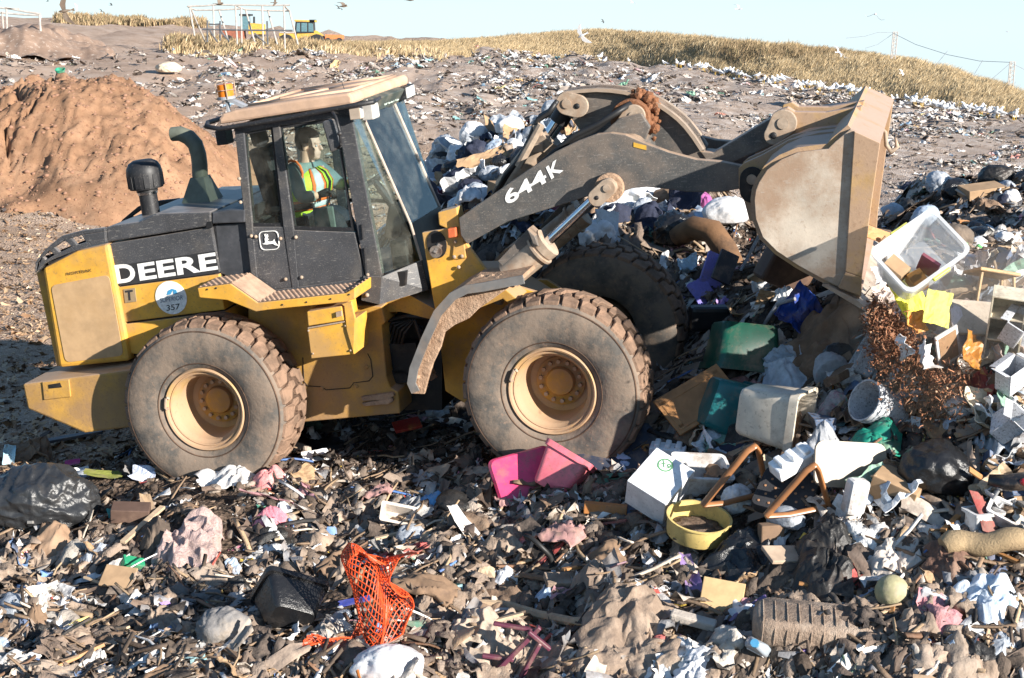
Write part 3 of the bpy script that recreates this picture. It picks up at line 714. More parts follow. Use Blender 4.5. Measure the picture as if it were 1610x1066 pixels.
# caked lumps on the underside of the fender
mb = MB()
for k in range(46):
    i = rnd.randrange(1, len(P) - 1); t = rnd.random(); x = P[i - 1][0] * (1 - t) + P[i][0] * t; z = P[i - 1][1] * (1 - t) + P[i][1] * t
    mb.ico((x + .05, rnd.uniform(-1.18, -.7), z - .02), rnd.uniform(.02, .06), 1, sc=(1, 1.3, .7), fn=lambda v: v * (1 + .3 * mnoise.noise(v * 3)))
tag(mb.build('mud_crust', MUDM, fd), kind='stuff')
lp = [(648,618),(668,619),(674,596),(682,570),(694,545),(700,522),(716,510),(738,500),(752,486),(775,470),(800,452),(822,436),(790,440),(759,446),(731,451),(709,463),(686,490),(666,533),(650,580)]
MB().prism(mpl(lp, -1.12), -1.14, -1.10).build('fender_liner', MUDM, fd, bevel=.006)
part('fender_bracket', [(776,452),(786,448),(815,472),(800,478),(790,470),(755,484),(750,478)], -.9, -.56, YELD, LD)

# ---------------------------------------------------------------- boom, cylinders, linkage
arm = [(721,343),(826,270),(871,240),(908,222),(938,211),(960,209),(983,212),(1013,225),(1050,239),(1095,251),(1132,254),(1162,260),(1186,262),(1201,279),(1199,303),(1186,318),(1170,313),(1162,297),(1136,302),(1080,302),(1046,297),(1016,294),(994,296),(972,304),(940,304),(797,349),(734,384),(724,370)]
AP = mpl(arm, -.64)
ba = MB().prism(AP, -.64, -.55).build('boom_arm', GRY, LD, bevel=.008)
MB().prism(AP, .55, .64).build('boom_arm', GRY, LD, bevel=.008)
mb = MB(); a = mp(985, 245, -.64); mb.tube([(a[0], -.55, a[1]), (a[0], .55, a[1])], .16, 20); b = mp(745, 345, -.6); mb.tube([(b[0], -.56, b[1]), (b[0], .56, b[1])], .09, 16); mb.build('cross_tube', GRY, LD, smooth=True, auto=40, split=True)
mb = MB(); mb.prism(mpl([(996,224),(1016,229),(1016,236),(996,231)], -.645), -.645, -.63); mb.build('yellow_sticker', mat('sticker', (.62, .36, .05), .6), ba)
def cap(name, p1, p2, r, y0, y1, m, parent, k=1.0):
    a, b = Vector(mp(*p1, y0)), Vector(mp(*p2, y0)); d = (b - a); th = math.atan2(d.y, d.x); pts = []
    for j in range(13): q = th + math.pi / 2 + math.pi * j / 12; pts.append((a.x + r * math.cos(q), a.y + r * math.sin(q)))
    for j in range(13): q = th - math.pi / 2 + math.pi * j / 12; pts.append((b.x + r * k * math.cos(q), b.y + r * k * math.sin(q)))
    o = MB().prism(pts, y0, y1).build(name, m, parent, bevel=.006)
    w = MB(); w.lathe([(0, .0), (r * .38, .0), (r * .42, .006), (r * .42, .012), (0, .012)], 20, Matrix.Translation((a.x, y0, a.y)) @ AX); w.build('pin_head', PIN, o)
    w = MB(); w.ico((b.x, y0, b.y), r * .26, 2, sc=(1, .5, 1)); w.build('bolt', DARK, o, split=True)
    return o
def disc(name, p, r, y0, y1, m, parent, n=28):
    a = mp(*p, y0); return MB().tube([(a[0], y0, a[1]), (a[0], y1, a[1])], r, n).build(name, m, parent, bevel=.006, smooth=True, auto=40)
disc('pin_boss', (957,296), .125, -.70, -.62, MUDM, ba)
cap('pin_cap', (954,296), (938,311), .075, -.80, -.70, PIN, ba)
# lift cylinders (near and far)
for s in (-1, 1):
    y = -.72
    def Q(px, py): x, z = mp(px, py, y); return Vector((x, s * abs(y), z))
    m = MB(); m.tube([Q(800,432), Q(852,389)], .128, 20); m.tube([Q(846,394), Q(849,391.5)], .15, 20); m.tube([Q(852,389), Q(862,381)], .135, 20)
    cy = m.build('lift_cylinder', PIN, LD, smooth=True, auto=40)
    m = MB(); m.tube([Q(855,386), Q(936,310)], .042, 16); m.build('rod', CHR, cy, smooth=True, auto=40)
    m = MB(); a = mpl([(783,410),(833,357),(845,368),(842,376),(797,424)], -.78); m.prism(a, s * .78 - .02, s * .78 + .02); m.prism(mpl([(833,357),(845,368),(851,384),(842,380)], -.78), s * .78 - .10 * 1, s * .78 + .12); m.build('cylinder_guard', GRY, cy, bevel=.006)
    m = MB(); m.tube([Q(790,440), Q(775,470)], .10, 16); m.build('cylinder_base', PIN, cy, smooth=True, auto=40)
# bellcrank
bcp = [(874,156),(878,148),(886,143.5),(910,140),(938,138),(960,139),(983,142),(1003,147),(1020,153),(1038,162),(1054,173),(1068,184),(1080,196),(1094,214),(1107,234),(1107,251),(1000,268),(940,235),(912,207),(897,186),(880,178)]
BP = mpl(bcp, -.12)
bk = MB().prism(BP, -.10, .10).build('bellcrank', GRY, LD, bevel=.006)
mb = MB(); mb.strip(BP[2:15][::-1], -.17, .17, -.03); mb.build('crank_flange', mat('dusty_flange', (.30, .235, .18), .8, dirt=(.36, .25, .17), damt=.5), bk)
cap('pin_cap', (891,163), (907,167), .10, -.20, -.16, PIN, bk)
mb = MB()
for k in range(80):
    t = rnd.uniform(-.9, 2.4); rr = rnd.uniform(.13, .27); a = mp(990, 188, -.2)
    mb.ico((a[0] + rr * math.cos(t - 1.), rnd.uniform(-.19, -.12), a[1] + rr * math.sin(t - 1.)), rnd.uniform(.015, .05), 1, fn=lambda v: v * (1 + .3 * mnoise.noise(v * 4)))
tag(mb.build('dirt_crust', RUST, bk), kind='stuff')
disc('pivot_boss', (990,188), .17, -.30, -.1, RUST, bk)
cap('pin_cap', (996,183), (980,203), .10, -.34, -.30, PIN, bk, .9)
part('pivot_bracket', [(940,215),(975,185),(1008,178),(1022,200),(1010,230),(960,240)], -.42, -.36, GRY, ba)
# tilt cylinder and hoses
m = MB(); m.tube([mq(797,300,0), mq(858,222,0)], .13, 20); m.tube([mq(852,229,0), mq(864,214,0)], .145, 20); tc_ = m.build('tilt_cylinder', PIN, LD, smooth=True, auto=40)
m = MB(); m.tube([mq(860,218,0), mq(884,183,0)], .062, 16); m.build('rod', CHR, tc_, smooth=True, auto=40)
m = MB(); m.tube([mq(878,192,0), mq(893,166,0)], .085, 14); m.tube([mq(893,166,-.1), mq(893,166,.1)], .09, 16); m.build('rod_eye', HOSE, tc_, smooth=True, auto=40)
m = MB()
for k, y in enumerate((-.22, -.28, .2)):
    m.tube([mq(876 - 3 * k, 158 + 4 * k, y), mq(868 - 4 * k, 172 + 4 * k, y), mq(850 - 4 * k, 182 + 5 * k, y), mq(842 - 3 * k, 200 + 4 * k, y), mq(820, 242 + 5 * k, y), mq(800 - 5 * k, 272 + 3 * k, y), mq(770, 320, y)], .022, 8)
m.tube([mq(992,163,-.3), mq(968,178,-.4), mq(940,196,-.4), mq(905,212,-.42), mq(870,240,-.42), mq(820,285,-.42), mq(760,340,-.42)], .026, 8)
m.tube([mq(985,168,-.3), mq(960,184,-.38), mq(935,204,-.38), mq(895,222,-.4), mq(850,265,-.4), mq(790,320,-.4)], .024, 8)
m.build('hydraulic_hose', HOSE, LD, smooth=True, split=True)
m = MB(); m.tube([mq(851,196,-.3), mq(815,262,-.3)], .035, 8); m.box(mq(845,205,-.28), (.06, .05, .1)); m.box(mq(846,232,-.18), (.1, .07, .07)); m.build('hose_clamp', PIN, LD, split=True)
part('tilt_link', [(1100,238),(1122,240),(1205,190),(1226,178),(1240,190),(1236,206),(1222,226),(1150,256),(1112,256)], -.12, .12, GRY, LD, bevel=.01)

# ---------------------------------------------------------------- bucket
side = [(1186,315),(1188,300),(1193,287),(1206,267),(1228,251),(1254,240),(1302,234),(1313,223),(1337,203),(1384,225),(1371,315),(1355,436),(1353,465),(1316,450),(1290,437),(1254,417),(1221,395),(1199,373),(1188,344)]
SP = mpl(side, -1.45)
bu = MB().prism(SP, -1.45, -1.41).build('bucket', STEEL, LD, bevel=.005)
MB().prism(SP, 1.41, 1.45).build('far_cheek', BUKY, bu, bevel=.005)
m = MB(); sh = mpl([(1384,225),(1337,203)], -1.45); m.strip(sh[::-1], -1.41, 1.41, .03); m.build('spill_plate', BUKY, bu)
m = MB(); sh = mpl([(1337,203),(1313,223),(1302,234),(1254,240),(1228,251),(1206,267),(1193,287),(1188,300),(1186,315),(1188,344),(1199,373),(1221,395),(1254,417),(1290,437),(1316,450),(1353,465)], -1.45); m.strip(sh, -1.41, 1.41, .035); m.build('bucket_shell', BUKY, bu, smooth=True, auto=30)
m = MB(); m.prism(mpl([(1343,206),(1384,225),(1371,315),(1355,436),(1329,427),(1335,330)], -1.49), -1.49, -1.45); m.prism(mpl([(1329,428),(1355,436),(1354,466),(1317,452)], -1.49), -1.49, -1.45); m.build('side_cutter', BUKY, bu, bevel=.006)
m = MB(); m.prism(mpl([(1343,206),(1384,225),(1371,315),(1355,436),(1329,427),(1335,330)], -1.45), 1.45, 1.49); m.build('side_cutter', BUKY, bu)
m = MB(); m.prism(mpl([(1292,449),(1302,449),(1345,470),(1368,489),(1364,492)], -1.5), -1.5, 1.5); m.build('cutting_edge', STEEL, bu, bevel=.003)
# hinge brackets on the back of the bucket
low = [(1163,262),(1172,254),(1199,242),(1242,218),(1290,206),(1333,203),(1345,215),(1250,255),(1215,280),(1200,330),(1192,345),(1180,345),(1172,315),(1163,290)]
for y0, y1 in ((-.78, -.70), (-.50, -.44), (.44, .50), (.70, .78)):
    m = MB(); m.prism(mpl(low, -.70), y0, y1); m.build('hinge_bracket', BUKY, bu, bevel=.006)
up = [(1205,211),(1222,182),(1225,172),(1239,168),(1250,175),(1298,176),(1356,166),(1352,190),(1317,200),(1290,215),(1240,235),(1211,222)]
for y0, y1 in ((-.24, -.14), (.14, .24)):
    m = MB(); m.prism(mpl(up, -.2), y0, y1); o = m.build('link_bracket', BUKY, bu, bevel=.008)
cap('pin_cap', (1231,194), (1216,213), .115, -.30, -.24, PIN, bu, .7)
cap('pin_cap', (1182,282), (1182,300), .10, -.82, -.78, DARK, bu)
a = mq(1391, 222, -1.0)
m = MB(); h0 = mq(1380, 200, .0)
m.tube([h0 + Vector((.02, 0, 0)), h0 + Vector((.06, 0, -.05)), h0 + Vector((.06, 0, -.16)), h0 + Vector((.10, 0, -.22)), h0 + Vector((.15, 0, -.18)), h0 + Vector((.14, 0, -.10))], [.015, .018, .02, .024, .02, .008], 8); m.build('tow_hook', PIN, bu, smooth=True)

# ---------------------------------------------------------------- wheels
def wheel(x, side, yout):
    w = empty('wheel'); w.parent = LD; w.location = (x, yout * side, .8)
    w.rotation_euler = (0, rnd.random(), 0) if side < 0 else (0, rnd.random(), math.pi)
    return w
def tyre_meshes():
    W_ = .60; M = AX   # axis: +h goes to -y (outward)
    prof = [(.355, -.10), (.375, -.06), (.42, -.03), (.50, -.004), (.58, .004), (.66, .0), (.715, -.012), (.745, -.028), (.762, -.06), (.768, -.10), (.768, -.30), (.768, -.50), (.762, -.54), (.745, -.572), (.66, -.60), (.58, -.604), (.50, -.596), (.40, -.56), (.36, -.52)]
    t = MB(); t.lathe(prof, 96, M); 
    g = MB(); g.lathe([(.722, -.012), (.728, -.0115), (.731, -.02)], 96, M); g.lathe([(.43, -.024), (.435, -.020), (.44, -.0215)], 96, M); 
    l = MB(); n = 31
    def P(r, q, h): return M @ Vector((r * math.cos(q), r * math.sin(q), h))
    def lug(q0, out):
        # outline in (angle fraction, lateral) of one L-shaped block; 'out' mirrors
        st = 2 * math.pi / n
        O = [(.05, -.032), (.90, -.032), (.95, -.15), (1.10, -.21), (1.05, -.312), (.70, -.312), (.60, -.22), (.12, -.17)]
        vs = []; 
        for top in (0, 1):
            for u, h in O:
                h2 = h if out else -.60 - h
                q = q0 + (u + (rnd.random() - .5) * .06) * st
                e = min(1, max(0, (-h if out else .6 + h2 * 1) / .12)) if True else 1
                rr = (.803 - .030 * (1 - min(1, abs(h) / .09)) ** 1.0 + rnd.uniform(-.004, .003)) if top else .72
                hh = h2
                if top:
                    hh = h2 + (0 if abs(h) > .05 else (-.02 if out else .02))
                vs.append(P(rr, q, hh))
        k = len(O); return vs, [tuple(range(k, 2 * k))] + [(i, (i + 1) % k, k + (i + 1) % k, k + i) for i in range(k)]
    for i in range(n):
        l.add(*lug(i * 2 * math.pi / n, True)); l.add(*lug((i + .5) * 2 * math.pi / n, False))
    return t, g, l
T_, G_, L_ = tyre_meshes()
def rim_meshes():
    r = MB(); M = AX
    prof = [(.385, -.075), (.384, -.045), (.372, -.030), (.358, -.036), (.350, -.055), (.343, -.060), (.335, -.055), (.327, -.060), (.320, -.09), (.302, -.105), (.294, -.12), (.288, -.30), (.27, -.40), (.2, -.42), (.16, -.41)]
    r.lathe(prof, 64, M)
    h = MB(); h.lathe([(.215, -.42), (.215, -.395), (.13, -.39), (.125, -.36), (.115, -.345), (0, -.34)], 40, M)
    b = MB()
    for k in range(14):
        q = k * 2 * math.pi / 14; b.tube([M @ Vector((.175 * math.cos(q), .175 * math.sin(q), -.40)), M @ Vector((.175 * math.cos(q), .175 * math.sin(q), -.36))], .019, 6)
    k = MB()
    for a in (-.13, .13): k.tube([M @ Vector((.362 * math.cos(2.9 + a * 1.2), .362 * math.sin(2.9 + a * 1.2), -.015)), M @ Vector((.338 * math.cos(2.9 + a), .338 * math.sin(2.9 + a), -.03))], .012, 6)
    k.tube([M @ Vector((.364 * math.cos(2.9 + a), .364 * math.sin(2.9 + a), -.014)) for a in (-.13, 0, .13)], .012, 6)
    return r, h, b, k
first = None
for x in (0, 3.2):
    for side in (-1, 1):
        w = wheel(x, side, 1.30)
        if first is None:
            first = w
            t = T_.build('tyre', [RUB], w, smooth=True, auto=50)
            G_.build('sidewall_ring', GRV, t, solid=.003); bt = MB(); bt.lathe([(.755, -.055), (.770, -.095), (.7705, -.30), (.770, -.505), (.755, -.545)], 96, AX); bt.build('tread_base', GRV, t, smooth=True); lg = L_.build('tread', LUG, t, fix=True)
            q = lg.modifiers.new('bevel', 'BEVEL'); q.width = .007; q.segments = 1; q.limit_method = 'ANGLE'; q.angle_limit = R(40)
            r_, h_, b_, k_ = rim_meshes(); rm = r_.build('rim', RIM, w, smooth=True, auto=40); h_.build('hub', HUB, rm, smooth=True, auto=30); b_.build('wheel_nut', PIN, rm, split=True); k_.build('lock_clip', PIN, rm)
        else:
            for ch_ in list(first.children):
                c = ch_.copy(); COL.objects.link(c); c.parent = w
                for g in ch_.children: d = g.copy(); COL.objects.link(d); d.parent = c
wheels = [o for o in LD.children if o.name.startswith('wheel') and o.type == 'EMPTY']
wheels[0].rotation_euler = (0, 0, 0)
wheels[2].rotation_euler = (0, .25, 0)

# ---------------------------------------------------------------- lettering and decals
def text_mesh(s, bold=.0):
    cu = bpy.data.curves.new('t', 'FONT'); cu.body = s; cu.offset = bold; cu.extrude = 0; cu.resolution_u = 4
    o = bpy.data.objects.new('t', cu); COL.objects.link(o); dg = bpy.context.evaluated_depsgraph_get()
    me = bpy.data.meshes.new_from_object(o.evaluated_get(dg)); bpy.data.objects.remove(o); bpy.data.curves.remove(cu)
    return me
def letters(name, s, bl, br, tl, y, m, parent, bold=.02, frame=None):
    """letters laid flat on the machine plane y, from bottom-left / bottom-right / top-left points"""
    me = text_mesh(s, bold); co = np.empty(len(me.vertices) * 3, np.float32); me.vertices.foreach_get('co', co); co = co.reshape(-1, 3)
    lo, hi = co.min(0), co.max(0); u = (co[:, 0] - lo[0]) / (hi[0] - lo[0]); v = (co[:, 1] - lo[1]) / (hi[1] - lo[1])
    a, b, c = (np.array(frame(*p) if frame else mq(*p, y)) for p in (bl, br, tl))
    P = a + u[:, None] * (b - a) + v[:, None] * (c - a)
    me.vertices.foreach_set('co', P.astype(np.float32).ravel()); me.materials.clear(); me.materials.append(m); me.name = name; me.update()
    o = bpy.data.objects.new(name, me); COL.objects.link(o); o.parent = parent; me.polygons.foreach_set('use_smooth', [False] * len(me.polygons))
    return o
def small_cap(first_, rest, bl, br, tl, y, m, parent, f):
    pass
# company name on the engine side: a tall first letter, then smaller capitals
dk = part('name_panel', [(175,419),(338,394),(344,429),(183,450)], -.749, -.742, EDGE, LD, bevel=0)
letters('lettering', 'D', (184,446), (215,442.5), (178.5,417), -.752, WHT, dk, .032)
letters('lettering', 'EERE', (220,441.5), (343,423.5), (215.5,415), -.752, WHT, dk, .032)
letters('lettering', '644', (798,323), (862,285), (789,303), -.645, WHT, ba, .03)
letters('lettering', 'K', (867,282), (886,268), (858,263), -.645, WHT, ba, .03)
letters('lettering', 'NORTRAX', (105,433), (144,427), (104.5,428.5), -.81, mat('dark_print', (.09, .06, .03), .6), gr, .015)
c = Vector(mp(269, 468, -.75)); rr = .155
m = MB(); m.prism([(c.x + rr * math.cos(t * math.pi / 18), c.y + rr * math.sin(t * math.pi / 18)) for t in range(36)], -.752, -.745); dcl = m.build('round_sticker', WHT, LD)
PB = mat('print_blue', (.05, .25, .45), .5); PD = mat('print_grey', (.12, .16, .22), .5)
letters('lettering', 'SUPERIOR', (252,476), (288,471), (251.5,469), -.755, PD, dcl, .005)
letters('lettering', '357', (262,489), (283,486), (261.5,480), -.755, EDGE, dcl, .01)
m = MB(); m.prism(mpl([(262,464),(264,457),(270,454),(277,456),(279,462),(273,463),(272,456),(268,463)], -.754), -.755, -.75); m.build('sail_emblem', PB, dcl)
tp = part('square_sticker', [(194,455),(212,452.5),(214.5,474),(196.5,476.5)], -.752, -.74, mat('grey_sticker', (.30, .22, .13), .6), LD, bevel=0)
letters('lettering', 'T', (198,473), (210,471.5), (196.5,457), -.755, EDGE, tp, .03)
# leaping stag in a rounded square
fr = rounded(mpl([(406,364),(437,362),(440,392),(410,394)], -.745), .05); cc = sum((Vector(p) for p in fr), Vector((0, 0))) / len(fr)
m = MB(); n = len(fr)
for k in range(n):
    a, b = Vector(fr[k]), Vector(fr[(k + 1) % n]); m.prism([tuple(a), tuple(b), tuple(cc + (b - cc) * .93), tuple(cc + (a - cc) * .93)], -.747, -.74)
em = m.build('emblem_border', WHT, cab)
deer = [(415.5,368),(417,370),(417.8,367.5),(419,370.5),(420.6,368),(421.5,372.5),(419.8,374.5),(422.4,376.3),(421.5,377.5),(419.4,377.3),(420.5,379),(424,380),(429,378.6),(431,376),(431.5,378.5),(434,383),(438,386.5),(433,385.5),(429,383.2),(424,383.6),(420,384.5),(415,384.2),(412.5,383.2),(416,382.2),(417,380),(416.2,376),(416.6,374),(417.6,372.8),(416,371)]
m = MB(); m.prism(mpl(deer, -.745), -.748, -.74); m.build('stag_emblem', WHT, em)
def fr_(u, v): return Vector((T[0] + .025 + .012 * v, .02 + u * .42, T[1] + .03 + v * .075))
letters('lettering', 'DEERE', (0, 0), (1, 0), (0, 1), 0, mat('pale_green_print', (.50, .58, .50), .6), fb, .01, frame=lambda u, v: fr_(u, v) + Vector((.035, 0, -.0)))
# ================================================================== driver
SKIN = mat('skin', (.74, .43, .32), .55, var=.1, bump=.1, bscale=120)
HAIR = mat('dark_hair', (.035, .022, .016), .7, bump=.6, bscale=160)
SWT = mat('grey_green_sweatshirt', (.20, .27, .26), .9, bump=.3, bscale=60)
VEST = mat('lime_vest', (.62, .82, .06), .75, bump=.2, bscale=50)
ORG = mat('orange_band', (.85, .17, .03), .7)
SILV = mat('silver_tape', (.55, .60, .62), .4)
GLV = mat('black_glove', (.02, .02, .022), .7)
TRS = mat('dark_trousers', (.03, .034, .045), .85)
PR = empty('person'); PR.matrix_world = MM @ Matrix.Translation((0, 0, 0))
tag(PR, 'driver in a lime and orange safety vest sitting at the controls inside the cab', 'person')
def P_(px, py, y): return mq(px, py, y)
def skinned(name, nodes, edges, m, parent, sub=2, vox=.012):
    """one continuous skin grown over a jointed skeleton: nodes = [(point, radius)]"""
    me = bpy.data.meshes.new(name); me.from_pydata([tuple(p) for p, _ in nodes], edges, []); o = bpy.data.objects.new(name, me); COL.objects.link(o)
    q = o.modifiers.new('skin', 'SKIN'); q.use_smooth_shade = True; me.skin_vertices[0].data[0].use_root = True
    for i, (_, r) in enumerate(nodes):
        rr = r if isinstance(r, tuple) else (r, r); me.skin_vertices[0].data[i].radius = rr
    q = o.modifiers.new('sub', 'SUBSURF'); q.levels = sub; q.render_levels = sub
    o.parent = parent; me.materials.append(m); return o
# joints in machine axes
hip = P_(480, 345, -.05); 
chest = P_(484, 288, -.06); neck = P_(480, 258, -.06); sh_n = P_(462, 266, -.26); sh_f = P_(505, 262, .14)
hd = P_(487, 229, -.07)
el_n = P_(474, 312, -.36); wr_n = P_(503, 306, -.33); hn_n = P_(515, 302, -.32)
el_f = P_(535, 292, .18); wr_f = P_(556, 283, .05)
kn_n = P_(528, 342, -.22); kn_f = P_(540, 335, .12); an_n = P_(545, 395, -.22); an_f = P_(560, 390, .12)
nodes = [(hip, .15), (chest, (.17, .15)), (neck + Vector((0, 0, .0)), .065), (hd - Vector((.0, 0, .05)), .075),
         (sh_n, .07), (el_n, .055), (wr_n, .038), (sh_f, .07), (el_f, .05), (wr_f, .036), (kn_n, .075), (an_n, .05), (kn_f, .075), (an_f, .05)]
edges = [(0, 1), (1, 2), (2, 3), (1, 4), (4, 5), (5, 6), (1, 7), (7, 8), (8, 9), (0, 10), (10, 11), (0, 12), (12, 13)]
body = skinned('body', nodes, edges, SKIN, PR)
# head: skull, jaw, nose, brow, ears in one remeshed surface
fx = (_F0 * 1.0); face = Vector((1, -.16, -.10)).normalized(); lf = Vector((0, 0, 1)).cross(face).normalized(); upv = face.cross(lf)
HM = Matrix((face, lf, upv)).transposed() * 1.0
HS = 1.13
hb = MB(); 
def hp(x, y, z): return hd + HM @ (Vector((x, y, z)) * HS)
hb.ico(hp(-.012, 0, .035), HS, 3, sc=(.098, .076, .098), rot=HM); hb.ico(hp(.03, 0, -.045), HS, 3, sc=(.062, .056, .072), rot=HM); hb.ico(hp(.06, 0, -.085), HS, 2, sc=(.028, .032, .026), rot=HM)
hb.ico(hp(.095, 0, -.012), HS, 2, sc=(.022, .014, .026), rot=HM); hb.ico(hp(.108, 0, -.022), HS, 2, sc=(.015, .015, .012), rot=HM); hb.ico(hp(.078, 0, .028), HS, 2, sc=(.016, .05, .012), rot=HM)
hb.ico(hp(.082, 0, -.052), HS, 2, sc=(.014, .026, .007), rot=HM); hb.ico(hp(.08, 0, -.064), HS, 2, sc=(.014, .024, .008), rot=HM)
for s in (-1, 1):
    hb.ico(hp(-.005, s * .078, -.005), HS, 2, sc=(.020, .009, .032), rot=HM); hb.ico(hp(.055, s * .04, -.02), HS, 2, sc=(.025, .022, .022), rot=HM)
hb.tube([hp(-.025, 0, -.02), hp(-.03, 0, -.11), neck - Vector((0, 0, .05))], [.066, .068, .08], 16)
head = hb.build('head', SKIN, body, smooth=True); q = head.modifiers.new('r', 'REMESH'); q.mode = 'VOXEL'; q.voxel_size = .006; q.use_smooth_shade = True
q = head.modifiers.new('s', 'SMOOTH'); q.factor = .5; q.iterations = 4
for s in (-1, 1):
    e = MB(); e.ico(hp(.078, s * .03, .006), .010, 2); e.build('eye', mat('eye_white', (.6, .58, .55), .3), head, smooth=True)
    e = MB(); e.ico(hp(.086, s * .03, .006), .0045, 1); e.build('pupil', DARK, head)
hr = MB()
def hairfn(v):
    w = v.copy(); k = 1 + .05 * mnoise.noise(v * 6); return w * k
hr.ico(hp(-.018, 0, .045), HS, 4, sc=(.104, .083, .102), rot=HM, fn=hairfn)
# keep only the cap of hair above the face line
o_ = MB(); keep = []
inv = HM.inverted()
vv = [inv @ (Vector(v) - hd) / HS for v in hr.v]
for f in hr.f:
    c = sum((vv[i] for i in f), Vector((0, 0, 0))) / len(f)
    if c.z > .075 - .02 * (c.x < 0) or (c.x < .03 and c.z > .03) or (c.x < -.03 and c.z > -.05): keep.append(f)
o_.v = hr.v; o_.f = keep; o_.m = [0] * len(keep); o_.build('hair', HAIR, PR, smooth=True, solid=.012)
# clothing
k = 1.13
top = skinned('sweatshirt', [(hip + Vector((0, 0, .06)), (.185, .17)), (chest, (.205, .18)), (neck - Vector((0, 0, .005)), .098), (sh_n, .088), (el_n, .075), (wr_n + (el_n - wr_n) * .15, .052), (sh_f, .088), (el_f, .07), (wr_f + (el_f - wr_f) * .15, .05)],
              [(0, 1), (1, 2), (1, 3), (3, 4), (4, 5), (1, 6), (6, 7), (7, 8)], SWT, PR)
legs = skinned('trousers', [(hip - Vector((0, 0, .02)), .18), (kn_n, .095), (an_n, .075), (kn_f, .095), (an_f, .075)], [(0, 1), (1, 2), (0, 3), (3, 4)], TRS, PR)
# vest: an open shell round the torso with orange edging and silver tape
ax_c = [hip + Vector((.0, 0, .06)), hip * .5 + chest * .5, chest, neck * .45 + chest * .55 + Vector((0, 0, .01)), neck - Vector((.0, 0, .012))]
rx = [.205, .215, .218, .185, .085]; ry = [.235, .245, .262, .235, .10]
def vpt(u, v):
    t = v * 4; i = min(int(t), 3); f = t - i; c = ax_c[i] * (1 - f) + ax_c[i + 1] * f; a = rx[i] * (1 - f) + rx[i + 1] * f; b = ry[i] * (1 - f) + ry[i + 1] * f
    q = u * 2 * math.pi; w = 1 + .03 * mnoise.noise(Vector((q * 1.5, v * 5, 3)))
    return c + Vector((math.cos(q) * a * w, math.sin(q) * b * w, 0))
def band(name, m, us, vs, off, nu=24, nv=8):
    b = MB(); 
    def fn(a, c):
        u = us[0] + (us[1] - us[0]) * a; v = vs[0] + (vs[1] - vs[0]) * c; p = vpt(u, v); t = v * 4; i = min(int(t), 3); cc = ax_c[i] * (1 - t + i) + ax_c[i + 1] * (t - i)
        d = (p - cc); d.z = 0; return p + d.normalized() * off
    b.grid(nu, nv, fn); return b.build(name, m, PR, smooth=True, solid=.006)
vst = band('safety_vest', VEST, (.02, .98), (0, .93), .0, 64, 24)
def vband(nm, m, us, vs, off, nu=20, nv=6):
    o = band(nm, m, us, vs, off, nu, nv); o.parent = vst; return o
vband('waist_tape', SILV, (.02, .98), (.16, .27), .008, 48, 4); vband('waist_edge', ORG, (.02, .98), (.27, .31), .009, 48, 3); vband('waist_edge', ORG, (.02, .98), (.12, .16), .009, 48, 3)
for u in (.90, .12):
    vband('shoulder_tape', SILV, (u - .03, u + .03), (.31, .93), .008, 5, 14); vband('shoulder_edge', ORG, (u - .05, u - .03), (.31, .93), .009, 3, 14); vband('shoulder_edge', ORG, (u + .03, u + .05), (.31, .93), .009, 3, 14)
vband('zip', DARK, (-.01, .01), (.05, .85), .006, 3, 10)
# armhole edge round the near shoulder
m_ = MB(); m_.tube([sh_n + Vector((.10 * math.cos(t * .5236), -.035 - .02 * math.cos(t * .5236), .115 * math.sin(t * .5236) - .03)) for t in range(13)], .012, 6); m_.build('armhole_edge', ORG, vst)
# gloved hands with five fingers each, closed round the controls
def hand(w, dirv, side, par):
    d = dirv.normalized(); n = Vector((0, 0, 1)); s = d.cross(n).normalized(); n = s.cross(d)
    nodes = [(w, .026), (w + d * .05, (.024, .036))]; ed = [(0, 1)]
    h = MB(); h.tube([w - d * .02, w + d * .03, w + d * .07, w + d * .09], [.028, .036, .04, .036], 10, flat=.6)
    for i in range(4):
        L_ = (.075, .085, .08, .062)[i]; o = w + d * .085 + s * (-.03 + .02 * i) * side
        h.tube([o, o + d * L_ * .4 - n * .008, o + d * L_ * .62 - n * .035, o + d * L_ * .5 - n * .058], [.0105, .010, .009, .007], 8)
    o = w + d * .03 - s * .035 * side; h.tube([o, o + d * .03 - s * .02 * side - n * .01, o + d * .055 - s * .01 * side - n * .03], [.012, .011, .008], 8)
    return h.build('glove', GLV, par, smooth=True)
hand(wr_n, hn_n - wr_n, 1, PR); hand(wr_f, P_(572, 280, 0) - wr_f, -1, PR)
for a, k_ in ((an_n, 0), (an_f, 1)):
    b = MB(); b.ico(a + Vector((.06, 0, -.06)), 1, 3, sc=(.14, .05, .055)); b.build('boot', DARK, PR, smooth=True)
